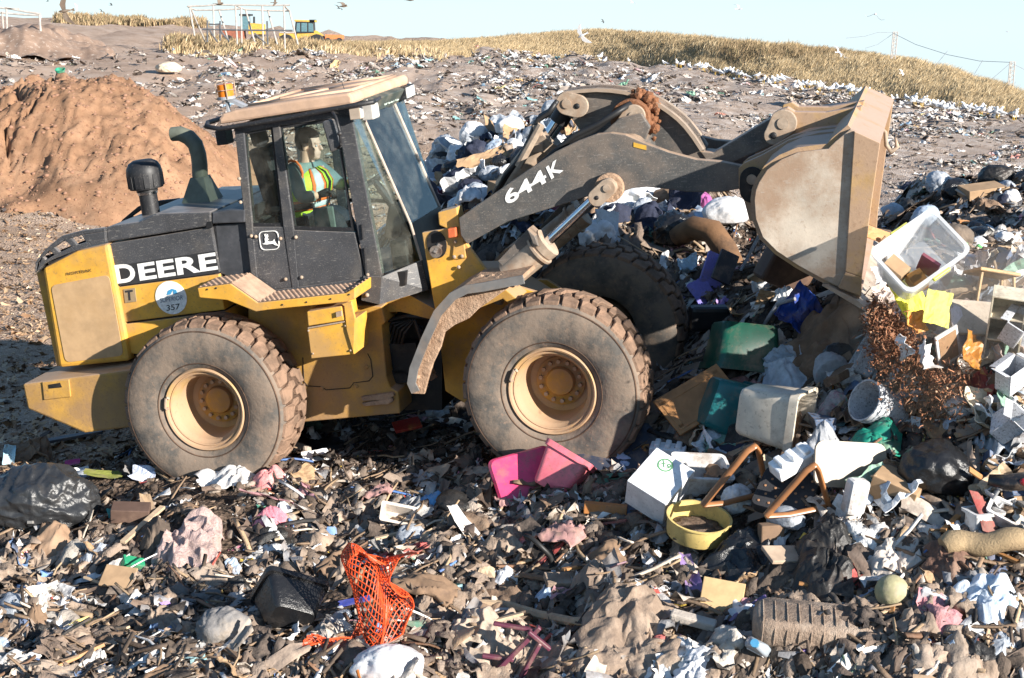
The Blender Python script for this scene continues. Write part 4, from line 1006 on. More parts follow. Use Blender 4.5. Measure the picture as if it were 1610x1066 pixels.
# ================================================================== loose rubbish that nobody could count
rng = np.random.default_rng(5)
def tri_grid(nx, ny):
    i = np.arange(nx * ny).reshape(ny, nx)
    a, b, c, d = i[:-1, :-1].ravel(), i[:-1, 1:].ravel(), i[1:, 1:].ravel(), i[1:, :-1].ravel()
    return np.concatenate([np.stack([a, b, c], 1), np.stack([a, c, d], 1)])
def t_sheet(n, amp, jit, asp=1., sd=0, fold=1., droop=1.2):
    u, v = np.meshgrid(np.linspace(-.5, .5, n), np.linspace(-.5, .5, n)); u = u.ravel(); v = v.ravel()
    r = np.random.default_rng(sd); z = np.zeros_like(u)
    for k in range(3):
        q = r.uniform(0, 6.28); o = r.uniform(-.25, .25); z += fold * amp * r.uniform(.4, 1) * np.abs(u * math.cos(q) + v * math.sin(q) - o)
    z += amp * fbm(u * 3 + sd * 7.1, v * 3 + sd * 3.3, 3, sd) * 1.2; z -= droop * amp * (u * u + v * v); z -= z.mean()
    cut = 1 - .25 * np.maximum(0, np.abs(fbm(u * 2 + sd, v * 2 - sd, 2, sd + 50)))
    x = u * cut * asp + r.normal(0, jit / n, len(u)); y = v * cut / asp + r.normal(0, jit / n, len(u))
    return np.stack([x, y, z], 1), tri_grid(n, n)
def t_clod(sd, sub=1, sq=.6):
    bm = bmesh.new(); bmesh.ops.create_icosphere(bm, subdivisions=sub + 1, radius=.5); V = np.array([v.co[:] for v in bm.verts]); F = np.array([[v.index for v in f.verts] for f in bm.faces]); bm.free()
    k = np.array([1 + .5 * mnoise.noise(Vector(v) * 2.2 + Vector((sd * 5.3, 0, 0))) + .25 * mnoise.noise(Vector(v) * 6 + Vector((sd, 9, 0))) for v in V])
    V = V * k[:, None]; V[:, 2] *= sq; return V, F
def t_stick(sd, n=5, th=.05, bend=.08):
    r = np.random.default_rng(sd); c = np.stack([np.linspace(-.5, .5, n), r.normal(0, bend, n).cumsum() * .3, r.normal(0, bend, n).cumsum() * .3], 1)
    o = np.array([[0, -1, -.5], [0, 1, -.5], [0, 1, .5], [0, -1, .5]]) * th * .5
    V = (c[:, None, :] + o[None]).reshape(-1, 3); F = []
    for i in range(n - 1):
        for j in range(4):
            a, b, d, e = i * 4 + j, i * 4 + (j + 1) % 4, (i + 1) * 4 + (j + 1) % 4, (i + 1) * 4 + j; F += [[a, b, d], [a, d, e]]
    F += [[0, 2, 1], [0, 3, 2]]; m = (n - 1) * 4; F += [[m, m + 1, m + 2], [m, m + 2, m + 3]]
    return V, np.array(F)
def grad(x, y, e=.12):
    return (H(x + e, y) - H(x - e, y)) / (2 * e), (H(x, y + e) - H(x, y - e)) / (2 * e)
def scatter(name, temps, x, y, size, m, tilt=.35, lift=.12, smooth=False, kind='stuff', slope=True, zs=1.):
    n = len(x); z = H(x, y)
    gx, gy = grad(x, y) if slope else (np.zeros(n), np.zeros(n)); gx = np.clip(gx, -1.2, 1.2); gy = np.clip(gy, -1.2, 1.2)
    yaw = rng.uniform(0, 6.283, n); ax = rng.uniform(0, 6.283, n); tl = rng.normal(0, tilt, n)
    which = rng.integers(0, len(temps), n); CO = []; FA = []; off = 0
    for t, (V, F) in enumerate(temps):
        k = np.nonzero(which == t)[0]
        if len(k) == 0: continue
        c, s = np.cos(yaw[k]), np.sin(yaw[k])
        P = V[None] * size[k][:, None, None] * np.array([1, 1, zs])
        X = P[..., 0] * c[:, None] - P[..., 1] * s[:, None]; Y = P[..., 0] * s[:, None] + P[..., 1] * c[:, None]; Z = P[..., 2]
        # tilt about a horizontal axis
        a, b = np.cos(ax[k])[:, None], np.sin(ax[k])[:, None]; ct, st = np.cos(tl[k])[:, None], np.sin(tl[k])[:, None]
        par = X * a + Y * b; per = -X * b + Y * a; p2 = per * ct - Z * st; z2 = per * st + Z * ct
        X = par * a - p2 * b; Y = par * b + p2 * a
        Z = z2 + gx[k][:, None] * X + gy[k][:, None] * Y
        co = np.stack([X + x[k][:, None], Y + y[k][:, None], Z + (z[k] + lift * size[k])[:, None]], -1).reshape(-1, 3)
        nv = len(V); CO.append(co); FA.append((F[None] + (off + np.arange(len(k)) * nv)[:, None, None]).reshape(-1, 3)); off += len(co)
    me = mesh_np(name, np.concatenate(CO), np.concatenate(FA)); me.materials.append(m)
    if smooth: me.polygons.foreach_set('use_smooth', [True] * len(me.polygons))
    o = bpy.data.objects.new(name, me); COL.objects.link(o); tag(o, kind=kind)
    return o
def near_pts(n, y0=9.4, y1=27, bias=1.):
    """random spots on the rubbish, a few more close by"""
    X = []; Y = []; c = 0
    while c < n:
        k = n * 3; y = y0 + (y1 - y0) * rng.random(k) ** bias; x = rng.uniform(-1, 1, k) * (y * .32 + .8)
        w = trash_w(x, y) * np.clip(.12 + 1.5 * (fbm(x * .8, y * .8, 2, 77) + .38), .06, 1)
        q = rng.random(k) < w; X.append(x[q]); Y.append(y[q]); c += q.sum()
    return np.concatenate(X)[:n], np.concatenate(Y)[:n]
def sz(n, a, b, p=2.2): return a + (b - a) * rng.random(n) ** p

PAL_CHIP = [(26, (.022, .016, .012)), (24, (.11, .075, .052)), (18, (.24, .17, .12)), (13, (.42, .34, .27)), (9, (.62, .57, .50)), (5, (.75, .75, .74)), (5, (.2, .2, .21)), (1, (.5, .06, .05)), (1, (.08, .2, .5)), (1, (.1, .35, .25)), (.8, (.7, .5, .08)), (.6, (.7, .25, .35))]
PAL_SHRED = [(15, (.74, .73, .71)), (17, (.54, .47, .40)), (16, (.33, .25, .19)), (16, (.15, .105, .08)), (15, (.02, .018, .017)), (8, (.28, .28, .29)), (1.5, (.16, .28, .5)), (1.2, (.46, .09, .08)), (.9, (.66, .34, .37)), (.8, (.13, .3, .21)), (.6, (.62, .5, .16)), (.8, (.25, .46, .5)), (5, (.42, .29, .18)), (.6, (.7, .28, .05)), (.6, (.3, .2, .45))]
PAL_RAG = [(26, (.20, .145, .11)), (20, (.31, .235, .18)), (16, (.10, .075, .06)), (12, (.02, .018, .018)), (8, (.5, .45, .39)), (7, (.66, .65, .63)), (2, (.13, .17, .28)), (1.5, (.42, .09, .08)), (1.2, (.6, .28, .30)), (1, (.12, .25, .19)), (3, (.2, .2, .2))]
PAL_STICK = [(14, (.40, .28, .17)), (12, (.24, .16, .10)), (12, (.10, .07, .05)), (5, (.55, .47, .38)), (5, (.03, .03, .03)), (4, (.7, .68, .65)), (3, (.22, .12, .07)), (.8, (.1, .2, .45)), (.8, (.45, .08, .06))]
MC = island_mat('litter_chips', PAL_CHIP, damt=.35); MS = island_mat('litter_scraps', PAL_SHRED, rough=.7, damt=.62, dscale=7); MR = island_mat('litter_rags', PAL_RAG, rough=.9, damt=.55, dscale=4, bump=.6)
MK = island_mat('litter_sticks', PAL_STICK, damt=.35); MD = island_mat('litter_clods', [(20, (.075, .055, .042)), (20, (.155, .118, .092)), (16, (.25, .195, .155)), (7, (.38, .315, .26))], rough=.95, damt=.4, bump=.8)
T_sh = [t_sheet(6, .30, .35, rnd.uniform(.75, 1.35), k) for k in range(10)]
T_cr = [t_sheet(8, .62, .55, rnd.uniform(.8, 1.2), 30 + k, .6) for k in range(8)]
T_rag = [t_sheet(14, .26, .55, rnd.uniform(.7, 1.4), 60 + k, .35, .9) for k in range(8)]
T_chip = [t_sheet(3, .5, .5, rnd.uniform(.6, 1.7), 90 + k) for k in range(8)]
T_strip = [t_sheet(5, .3, .2, rnd.uniform(1.9, 2.6), 120 + k, .5) for k in range(6)]
T_clod = [t_clod(k) for k in range(6)]
T_st = [t_stick(k, 5, rnd.uniform(.03, .09)) for k in range(8)]
x, y = near_pts(150000, bias=1.25); scatter('litter_chips', T_chip, x, y, sz(len(x), .015, .075), MC, tilt=.4)
x, y = near_pts(6000, bias=1.25); scatter('litter_scraps', T_sh, x, y, sz(len(x), .03, .22, 3.6), MS, tilt=.28, lift=.08, smooth=True)
x, y = near_pts(4500, bias=1.25); scatter('crumpled_litter', T_cr, x, y, sz(len(x), .05, .27, 3.0), MS, tilt=.3, lift=.10, smooth=True)
x, y = near_pts(1700, bias=1.2); scatter('muddy_rags', T_rag, x, y, sz(len(x), .12, .5, 2.2), MR, tilt=.12, lift=.07, smooth=True)
x, y = near_pts(5500, bias=1.25); scatter('litter_strips', T_strip, x, y, sz(len(x), .04, .26, 2.6), MS, tilt=.35, lift=.15)
x, y = near_pts(16000, bias=1.3); scatter('litter_sticks', T_st, x, y, sz(len(x), .05, .46, 3.0), MK, tilt=.28, lift=.12)
x, y = near_pts(34000, bias=1.3); scatter('soil_clods', T_clod, x, y, sz(len(x), .015, .15, 2.8), MD, tilt=.5, lift=.1)
# wood chips and crumbs on the bare ground behind the machine
k = 15000; y = 15.5 + 35 * rng.random(k) ** 1.3; x = -.32 * y - .5 + (.32 * y - 1.5) * rng.random(k); q = trash_w(x, y) < .5; x, y = x[q], y[q]
scatter('wood_chips', T_chip, x, y, sz(len(x), .03, .11), island_mat('chips', [(10, (.34, .21, .12)), (10, (.46, .32, .20)), (6, (.22, .13, .075)), (3, (.6, .48, .35)), (2, (.08, .05, .035))], damt=.2, bump=0), tilt=.5)
# far field: spots spread evenly over the sight lines, thinned where the photo shows bare earth
def far_pts(n, dens, y0=66, y1=345):
    X = []; Y = []; c = 0
    while c < n:
        k = n * 2; px = rng.uniform(-60, 1670, k); py = rng.uniform(y0, y1, k); q = rng.random(k) < dens(px, py); px, py = px[q], py[q]
        u = (px - 805) / FPX; v = -(py - 533) / FPX; cs, sn = math.cos(PIT), math.sin(PIT); dy = cs + v * sn; dz = -sn + v * cs; dx = u
        Yg = np.full(len(px), 80.)
        ok = dz < -.004
        for _ in range(14): Yg = .5 * Yg + .5 * np.clip((CAMZ - H0(dx / dy * Yg, Yg)) / np.maximum(-dz / dy, 1e-4), 24, 400)
        ok &= (Yg > 27) & (Yg < 330); X.append((dx / dy * Yg)[ok]); Y.append(Yg[ok]); c += ok.sum()
    return np.concatenate(X)[:n], np.concatenate(Y)[:n]
def dens_a(px, py):
    top = 78 + np.maximum(0, px - 950) * .16
    band = sstep(-4, 8, py - top) * (1 - sstep(60, 120, py - top)) * sstep(150, 620, px)
    clump = np.clip(.30 + 2.2 * fbm(px / 80, py / 15, 3, 9), 0.02, 1)
    return np.clip(band * clump + .06 * sstep(0, 10, py - top) * clump, 0, 1)
PAL_FAR = [(24, (.66, .64, .62)), (20, (.52, .46, .41)), (18, (.36, .30, .25)), (12, (.22, .175, .145)), (7, (.06, .05, .05)), (2.2, (.3, .45, .58)), (1.2, (.25, .5, .5)), (.9, (.55, .25, .2)), (1.2, (.6, .4, .2)), (.7, (.2, .38, .26)), (.7, (.66, .45, .45)), (.5, (.66, .58, .3))]
MF = island_mat('far_litter', PAL_FAR, damt=.3, bump=0)
x, y = far_pts(17000, dens_a); scatter('far_litter', T_sh, x, y, sz(len(x), .08, .62, 2.6) * np.clip(y / 110, .45, 1.3), MF, tilt=.18, lift=.08)
x, y = far_pts(2500, lambda a, b: dens_a(a, b) * .7 + .02); scatter('far_rags', T_rag, x, y, sz(len(x), .2, .9, 2.6) * np.clip(y / 110, .4, 1.3), MF, tilt=.12, lift=.1)
x, y = far_pts(22000, lambda a, b: .3 + .5 * dens_a(a, b)); scatter('far_gravel', T_chip, x, y, sz(len(x), .03, .26, 2.0) * np.clip(y / 70, .35, 1.6), island_mat('far_gravel', [(10, (.10, .08, .066)), (12, (.2, .16, .135)), (12, (.32, .28, .25)), (5, (.5, .47, .44)), (1.5, (.68, .66, .64))], damt=.2, bump=0), tilt=.5, slope=False)
# ================================================================== rubbish one can tell apart
def plastic(name, c, rough=.35, **k): return mat(name, c, rough, spec=.5, **{**dict(dirt=(.22, .155, .11), damt=.42, dscale=5, var=.08, spk=(.12, .085, .06), spk_scale=30, spk_amt=.4), **k})
WTH = (.26, .19, .14)
M_BLK = mat('black_bin_liner', (.012, .012, .013), .27, spec=.55, dirt=(.06, .05, .045), damt=.1, dscale=3, bump=.5, bscale=22)
M_BLKD = mat('dusty_black_plastic', (.022, .021, .020), .42, dirt=(.14, .11, .09), damt=.35, dscale=3, bump=.5, bscale=22)
M_WHB = mat('white_plastic_bag', (.64, .64, .65), .4, dirt=(.36, .30, .25), damt=.36, dscale=3, bump=.35, bscale=20)
M_GRB = mat('pale_grey_bag', (.36, .385, .42), .4, dirt=(.25, .22, .2), damt=.25, dscale=4, bump=.4, bscale=20)
for q_ in (M_WHB, M_GRB): q_.node_tree.nodes['Principled BSDF'].inputs['Subsurface Weight'].default_value = .35; q_.node_tree.nodes['Principled BSDF'].inputs['Subsurface Radius'].default_value = (.08, .08, .08)
M_NVY = mat('navy_cloth', (.025, .03, .055), .9, dirt=(.12, .1, .08), damt=.2, bump=.4)
M_BRC = mat('brown_cloth', (.20, .13, .085), .95, dirt=(.32, .23, .16), damt=.45, bump=.5, bscale=40)
M_MUDC = mat('muddy_cloth', (.27, .20, .15), .97, dirt=(.40, .32, .25), damt=.5, dscale=5, bump=.7, bscale=30)
M_CARD = mat('cardboard', (.36, .235, .135), .9, dirt=(.2, .14, .09), damt=.25, dscale=3)
M_CARDD = mat('damp_cardboard', (.21, .135, .085), .92, dirt=(.12, .08, .06), damt=.4, dscale=4)
M_PAP = mat('white_paper', (.78, .78, .78), .8, dirt=(.42, .34, .27), damt=.36, dscale=5)
M_WOOD = mat('oak_veneer', (.38, .19, .075), .5, dirt=(.22, .12, .06), damt=.3, dscale=3)
M_BOARD = mat('bare_board', (.48, .36, .24), .8, dirt=(.25, .18, .12), damt=.35, dscale=4)
M_FOAM = mat('white_foam', (.82, .83, .84), .7, dirt=(.45, .37, .3), damt=.3, dscale=5, bump=.15, bscale=80)
def Gd(px, py): return hit(px, py)
def put(o, px, py, base, dy=0., rot=(0, 0, 0)):
    """centre of the object on the sight line px,py, at the distance where its foot (px, base) meets the ground"""
    g = hit(px, base); o.location = at_y(px, py, g.y + dy); o.rotation_euler = [R(a) for a in rot]; return o
def mpp(px, base): return hit(px, base).y / FPX
def ridge(p, s, sd): return 1 - abs(2 * mnoise.noise(p * s + Vector((sd * 3.1, sd * 1.7, 0))))
def bag_mesh(w, d, h, sd, pleat=0., knot=None, sub=5, wr=1.):
    b = MB(); kd = Vector(knot).normalized() if knot else Vector((0, 0, 1)); ax = kd.orthogonal().normalized(); ay = kd.cross(ax)
    def fn(v):
        k = 1 + .13 * mnoise.noise(v * 1.4 + Vector((sd, 0, sd))) + wr * (.06 * mnoise.noise(v * 2.6 + Vector((sd, 0, 0))) + .035 * ridge(Vector((v.x * 2.2, v.y * .7, v.z * .8)), 2.4, sd + 1) ** 3 + .016 * ridge(Vector((v.x * 1.4, v.y * .6, v.z)), 6, sd + 2) ** 2)
        if pleat:
            t = v.dot(kd); a = math.atan2(v.dot(ay), v.dot(ax)); f = sstep(-.2, .9, t)
            k += float(f) * pleat * (math.sin(a * 15 + 2 * mnoise.noise(v * 3)) * .6 + math.sin(a * 27 + sd) * .4) * (1.15 - max(t, 0)); k += .14 * float(sstep(.93, 1, t))
        q = v * k
        if q.z < -.45: q.z = -.45 + (q.z + .45) * .25
        return q
    b.ico((0, 0, 0), 1, sub, sc=(w / 2, d / 2, h / 1.6), fn=fn); return b
def BAG(px, py, base, wpx, hpx, m, label, name='rubbish_bag', cat='rubbish bag', sd=1, pleat=0., knot=None, rz=0, dy=None, dd=.8, group=None, sub=5, wr=1., ry=0):
    if knot is None: knot = (math.sin(sd * 2.3) * .8, -.5, .75 + .3 * math.cos(sd)); pleat = .085
    s = mpp(px, base); w, h = wpx * s, hpx * s; o = bag_mesh(w, w * dd, h, sd, pleat, knot, sub, wr).build(name, m, smooth=True)
    put(o, px, py, base, w * dd * .35 if dy is None else dy, (0, ry, rz)); return tag(o, label, cat, group)
def cloth_mesh(w, d, h, sd, n=44, fold=.16, edge=.25):
    b = MB(); ang = sd * 1.3
    def fn(u, v):
        x, y = u - .5, v - .5; p = Vector((x * 3, y * 3, sd * 2.7)); r = math.hypot(x, y) * 2
        e = 1 + edge * mnoise.noise(Vector((math.atan2(y, x) * 1.2, sd, 0)))
        q = Vector((x * math.cos(ang) * 5 + y * math.sin(ang) * 5, (y * math.cos(ang) - x * math.sin(ang)) * 1.6, sd))
        z = h * (1 - min(r, 1.3) ** 2 * .75) + h * fold * 2 * (ridge(q, 1., sd) ** 2) + h * .35 * mnoise.noise(p) + h * .10 * ridge(p, 3., sd)
        return Vector((x * w * e + .06 * w * mnoise.noise(p * 1.6), y * d * e + .06 * d * mnoise.noise(p * 1.6 + Vector((9, 0, 0))), z - h * .5))
    b.grid(n, n, fn); return b
def CLOTH(px, py, base, wpx, hpx, m, label, name='cloth', cat='cloth', sd=1, hh=.35, rz=0, rx=0, ry=0, fold=.3, dd=None, group=None, dy=0, n=44):
    """fabric lying over the lumps of the rubbish: it follows the ground, with folds and a bunched middle"""
    n = int(n * 1.3); g = hit(px, (py + base) / 2); s = g.y / FPX; w = wpx * s; d = dd or min(1.15 * w, hpx * s * 2.2); h = hpx * s * hh * .55; f = .5 * min(w, d) * (.07 + .16 * fold)
    ang = sd * 1.3; c, q = math.cos(R(rz)), math.sin(R(rz)); U, V = np.meshgrid(np.linspace(-.5, .5, n), np.linspace(-.5, .5, n)); U = U.ravel(); V = V.ravel()
    th = np.arctan2(V, U); e = 1 + .5 * fbm(np.cos(th) * 1.1 + sd, np.sin(th) * 1.1 - sd, 3, sd); rr = np.hypot(U, V) * 2
    # pull the square towards a rounded ragged outline
    k = e * np.minimum(1, 1.0 / np.maximum(np.hypot(U, V) / np.maximum(np.maximum(abs(U), abs(V)), 1e-6), 1) * 1.06)
    X = U * w * k + .10 * w * fbm(U * 3 + sd, V * 3, 2, 3); Y = V * d * k + .10 * d * fbm(U * 3, V * 3 + sd, 2, 4)
    X, Y = X * c - Y * q, X * q + Y * c
    a = U * math.cos(ang) + V * math.sin(ang); b2 = V * math.cos(ang) - U * math.sin(ang)
    r1 = 1 - abs(2 * fbm(a * 5.5 + sd + .8 * fbm(a * 3, b2 * 3, 2, 8), b2 * 1.8 + sd, 2, 5)); r2 = 1 - abs(2 * fbm(a * 9 - sd, b2 * 5, 2, 6))
    z = h * np.clip(1 - rr ** 2 * .9, -.2, 1) + f * (1.1 * r1 ** 2 + .45 * r2 ** 2) + .5 * f * fbm(U * 4 + sd, V * 4, 3, 7)
    z = z * (1 - .8 * sstep(.7, 1.25, rr)) + .02
    Z = H(X + g.x, Y + g.y + dy * .3) - g.z + z
    co = np.stack([X, Y, Z], 1); i = np.arange(n * n).reshape(n, n); F = np.stack([i[:-1, :-1], i[:-1, 1:], i[1:, 1:], i[1:, :-1]], -1).reshape(-1, 4)
    me = mesh_np(name, co, F); me.materials.append(m); me.polygons.foreach_set('use_smooth', [True] * len(me.polygons)); o = bpy.data.objects.new(name, me); COL.objects.link(o)
    o.location = (g.x, g.y + dy * .3, g.z); q = o.modifiers.new('solid', 'SOLIDIFY'); q.thickness = .01; return tag(o, label, cat, group)
def sheet_mesh(w, d, sd, amp=.12, n=12):
    V, F = t_sheet(n, amp, .1, 1., sd, 1.4, .4); b = MB(); b.add([Vector((v[0] * w, v[1] * d, v[2] * min(w, d))) for v in V], [tuple(f) for f in F]); return b
def SHEET(px, py, base, wpx, dpx, m, label, name='paper_sheet', cat='paper', sd=1, rot=(0, 0, 0), amp=.14, th=.003, group=None, dy=0):
    s = mpp(px, base); o = sheet_mesh(wpx * s, dpx * s, sd, amp).build(name, m, solid=th, fix=False); put(o, px, py, base, dy, rot); return tag(o, label, cat, group)
def rrect(w, d, r, z, n=5):
    P = []
    for cx, cy, a0 in ((w / 2 - r, d / 2 - r, 0), (-w / 2 + r, d / 2 - r, 90), (-w / 2 + r, -d / 2 + r, 180), (w / 2 - r, -d / 2 + r, 270)):
        for k in range(n): a = R(a0 + 90 * k / (n - 1)); P.append(Vector((cx + r * math.cos(a), cy + r * math.sin(a), z)))
    return P
def loops(b, L, cap0=True, cap1=True):
    n = len(L[0]); vs = [p for l in L for p in l]; fs = [(i * n + j, i * n + (j + 1) % n, (i + 1) * n + (j + 1) % n, (i + 1) * n + j) for i in range(len(L) - 1) for j in range(n)]
    if cap0: fs.append(tuple(range(n)))
    if cap1: fs.append(tuple((len(L) - 1) * n + j for j in range(n)))
    b.add(vs, fs); return b
def tub_mesh(w, d, h, tp=.82, r=.06, th=.006, rim=.02, z0=None):
    z0 = -h / 2; b = MB(); L = []
    def rr(k, z, e): return rrect(w * k + e, d * k + e, max(.01, r * min(w, d) / .4), z)
    for z, k in ((0, tp), (.06 * h, tp + .015), (.8 * h, .97), (.86 * h, .975)): L.append(rr(k, z0 + z, 0 if z else -.02))
    L += [rr(.975, z0 + .86 * h, rim * 2), rr(1, z0 + h, rim * 2), rr(1, z0 + h, -2 * th), rr(.97, z0 + .8 * h, -2 * th), rr(tp, z0 + th * 2, -2 * th)]
    return loops(b, L)
def TUB(px, py, base, w, d, h, m, label, name='storage_bin', cat='bin', rot=(0, 0, 0), tp=.82, r=.06, rim=.02, dy=0, group=None):
    o = tub_mesh(w, d, h, tp, r, rim=rim).build(name, m, smooth=True, auto=35); put(o, px, py, base, dy, rot); return tag(o, label, cat, group)
def round_mesh(prof, n=36): return MB().lathe(prof, n)
def CARTON(px, py, base, w, d, h, m, label, name='cardboard_box', cat='box', rot=(0, 0, 0), flaps=0, dy=0, group=None, bev=.006, crush=1):
    o = MB().box((0, 0, 0), (w, d, h)) if not flaps else MB()
    if flaps:
        t = .006
        for q in ((0, -d / 2, 0, w, t, h), (0, d / 2, 0, w, t, h), (-w / 2, 0, 0, t, d - t, h), (w / 2, 0, 0, t, d - t, h), (0, 0, -h / 2, w, d, t)): o.box(q[:3], q[3:])
    sdk = px * .37 + py * .11; o.v = [tuple(Vector(v) + mnoise.noise_vector(Vector(v) * 4 + Vector((sdk, 0, 0))) * .05 * crush * min(w, d, max(h, .05))) for v in o.v]
    ob = o.build(name, m, bevel=bev)
    if flaps:
        for sx, sy, a in ((1, 0, 25), (-1, 0, -35), (0, 1, 20), (0, -1, -50))[:flaps]:
            f = MB()
            L = .45 * (w if sx == 0 else d) * .8; l = min(w, d) * .42
            if sx: f.box((l / 2, 0, 0), (l, d * .96, .005))
            else: f.box((0, l / 2, 0), (w * .96, l, .005))
            fo = f.build('flap', m, ob); fo.location = (sx * (w / 2 + .004), sy * (d / 2 + .004), h / 2)
            fo.rotation_euler = (0, R(a), math.pi if sx < 0 else 0) if sx else (R(-a), 0, math.pi if sy < 0 else 0)
    put(ob, px, py, base, dy, rot); return tag(ob, label, cat, group)
def PLANK(p1, p2, b1, wd, th, m, label, name='plank', cat='plank', dy1=0, dy2=0, group=None, b2=None):
    """board between two photo points lying on the rubbish"""
    a = at_y(*p1, hit(p1[0], b1).y + dy1); c = at_y(*p2, hit(p2[0], b2 or b1).y + dy2); d = c - a; q = d.to_track_quat('X', 'Z')
    o = MB().box((0, 0, 0), (d.length, wd, th)).build(name, m, bevel=.003); o.location = (a + c) / 2; o.rotation_euler = q.to_euler(); return tag(o, label, cat, group)
def POLE(pts, base, r, m, label, name='pole', cat='pole', dys=None, group=None, n=8):
    P = [at_y(x, y, hit(x, base if not isinstance(base, (list, tuple)) else base[i]).y + (dys[i] if dys else 0)) for i, (x, y) in enumerate(pts)]
    c = sum(P, Vector((0, 0, 0))) / len(P); o = MB().tube([p - c for p in P], r, n).build(name, m, smooth=True, auto=40); o.location = c; return tag(o, label, cat, group)

# ---- the tipped household bins and boxes below the bucket
TEAL = plastic('teal_plastic', (.012, .13, .135), .3); GRN = plastic('dark_green_plastic', (.008, .085, .055), .3); CRM = plastic('cream_plastic', (.60, .53, .43), .35, damt=.3)
PNK = plastic('pink_plastic', (.74, .17, .22), .35); MAG = plastic('magenta_plastic', (.62, .05, .15), .35); WPL = plastic('white_plastic', (.62, .62, .62), .4, damt=.5)
GRYB = plastic('slate_plastic', (.035, .045, .07), .45)
TUB(1168, 547, 595, .62, .46, .42, GRN, 'dark green plastic bin lying upside down beside the far front tyre', rot=(168, 8, 12), dy=.1)
TUB(1142, 640, 672, .50, .34, .36, TEAL, 'teal plastic bin on its side over the wooden cabinet door', rot=(12, 112, 24), dy=-.1)
cb = TUB(1218, 652, 700, .46, .42, .50, CRM, 'cream storage bin tipped over with grey clothes spilling from its mouth', rot=(10, 96, -20), dy=-.05)
CLOTH(1290, 690, 715, 70, 62, mat('grey_clothes', (.30, .31, .33), .9, dirt=(.6, .6, .6), damt=.4, dscale=8, bump=.5), 'grey and white clothes spilling out of the tipped cream bin', 'clothes', 'clothes', 7, .9, dy=-.1)
CLOTH(1284, 703, 722, 34, 26, plastic('red_cloth', (.55, .02, .05), .8), 'small bright red garment in front of the tipped cream bin', 'garment', 'clothes', 9, .9, dy=-.25)
TUB(882, 742, 770, .40, .32, .36, PNK, 'pink plastic tub standing tilted with a torn sticker on its side', rot=(-24, 26, -22), tp=.72, dy=-.05, name='plastic_tub', cat='tub')
o = MB(); loops(o, [rrect(.52, .44, .06, 0), rrect(.54, .46, .06, .012), rrect(.50, .42, .06, .035), rrect(.46, .38, .06, .035)]); o = o.build('bin_lid', MAG, smooth=True, auto=30); put(o, 826, 752, 785, 0, (58, -12, 14)); tag(o, 'magenta plastic lid leaning against the pink tub', 'lid')
o = MB(); loops(o, [rrect(.74, .42, .05, 0), rrect(.76, .44, .05, .02), rrect(.68, .36, .05, .04)]); o = o.build('bin_lid', GRYB, smooth=True, auto=30); put(o, 985, 715, 745, .1, (30, -14, 30)); tag(o, 'dark slate plastic lid lying behind the white towel', 'lid')
o = MB(); loops(o, [rrect(.56, .34, .07, .03), rrect(.56, .34, .07, 0), rrect(.5, .28, .06, -.03), rrect(.47, .25, .06, -.03), rrect(.52, .30, .06, 0)], True, True); o = o.build('tray', plastic('beige_tray', (.29, .235, .17), .4), smooth=True, auto=30); put(o, 1335, 731, 760, -.1, (76, 6, 12)); tag(o, 'shallow beige plastic tray lying against the green bag', 'tray')
# white carton with a green ring printed on it
wb = CARTON(1037, 765, 812, .36, .40, .30, plastic('white_carton', (.78, .78, .79), .6, damt=.12), 'white carton with a green circle printed on its top standing tilted by the yellow ring', rot=(34, 24, -30), dy=0, bev=.006, crush=0)
GP = mat('green_print', (.10, .26, .12), .6)
o = MB(); o.lathe([(.050, .0), (.050, .002), (.062, .002), (.062, .0)], 32); o = o.build('printed_ring', GP, wb); o.location = (-.03, .10, .151)
def flat_text(s, size, m, parent, loc, rot=(0, 0, 0), bold=.01, name='lettering'):
    me = text_mesh(s, bold); me.transform(Matrix.Diagonal((size, size, size, 1))); me.materials.clear(); me.materials.append(m); me.name = name
    me.polygons.foreach_set('use_smooth', [False] * len(me.polygons)); o = bpy.data.objects.new(name, me); COL.objects.link(o); o.parent = parent; o.location = loc; o.rotation_euler = rot; return o
flat_text('X9', .075, GP, wb, (-.075, .078, .1525), bold=.02)
# yellow ring-shaped tub
yr = round_mesh([(.0, -.06), (.225, -.06), (.232, -.05), (.242, .085), (.250, .085), (.250, .095), (.232, .095), (.222, -.045), (0, -.045)], 48).build('round_tub', plastic('yellow_plastic', (.62, .47, .17), .4, damt=.3), smooth=True, auto=40)
put(yr, 1097, 829, 850, -.15, (14, 6, 0)); tag(yr, 'round pale yellow tub full of mud in front of the white carton', 'tub')
o = MB(); o.ico((0, 0, -.035), 1, 4, sc=(.215, .215, .035), fn=lambda v: v * (1 + .3 * mnoise.noise(v * 5))); o.build('mud', mat('wet_mud', (.12, .08, .055), .8, dirt=(.3, .22, .16), damt=.4, dscale=9, bump=.8), yr, smooth=True)
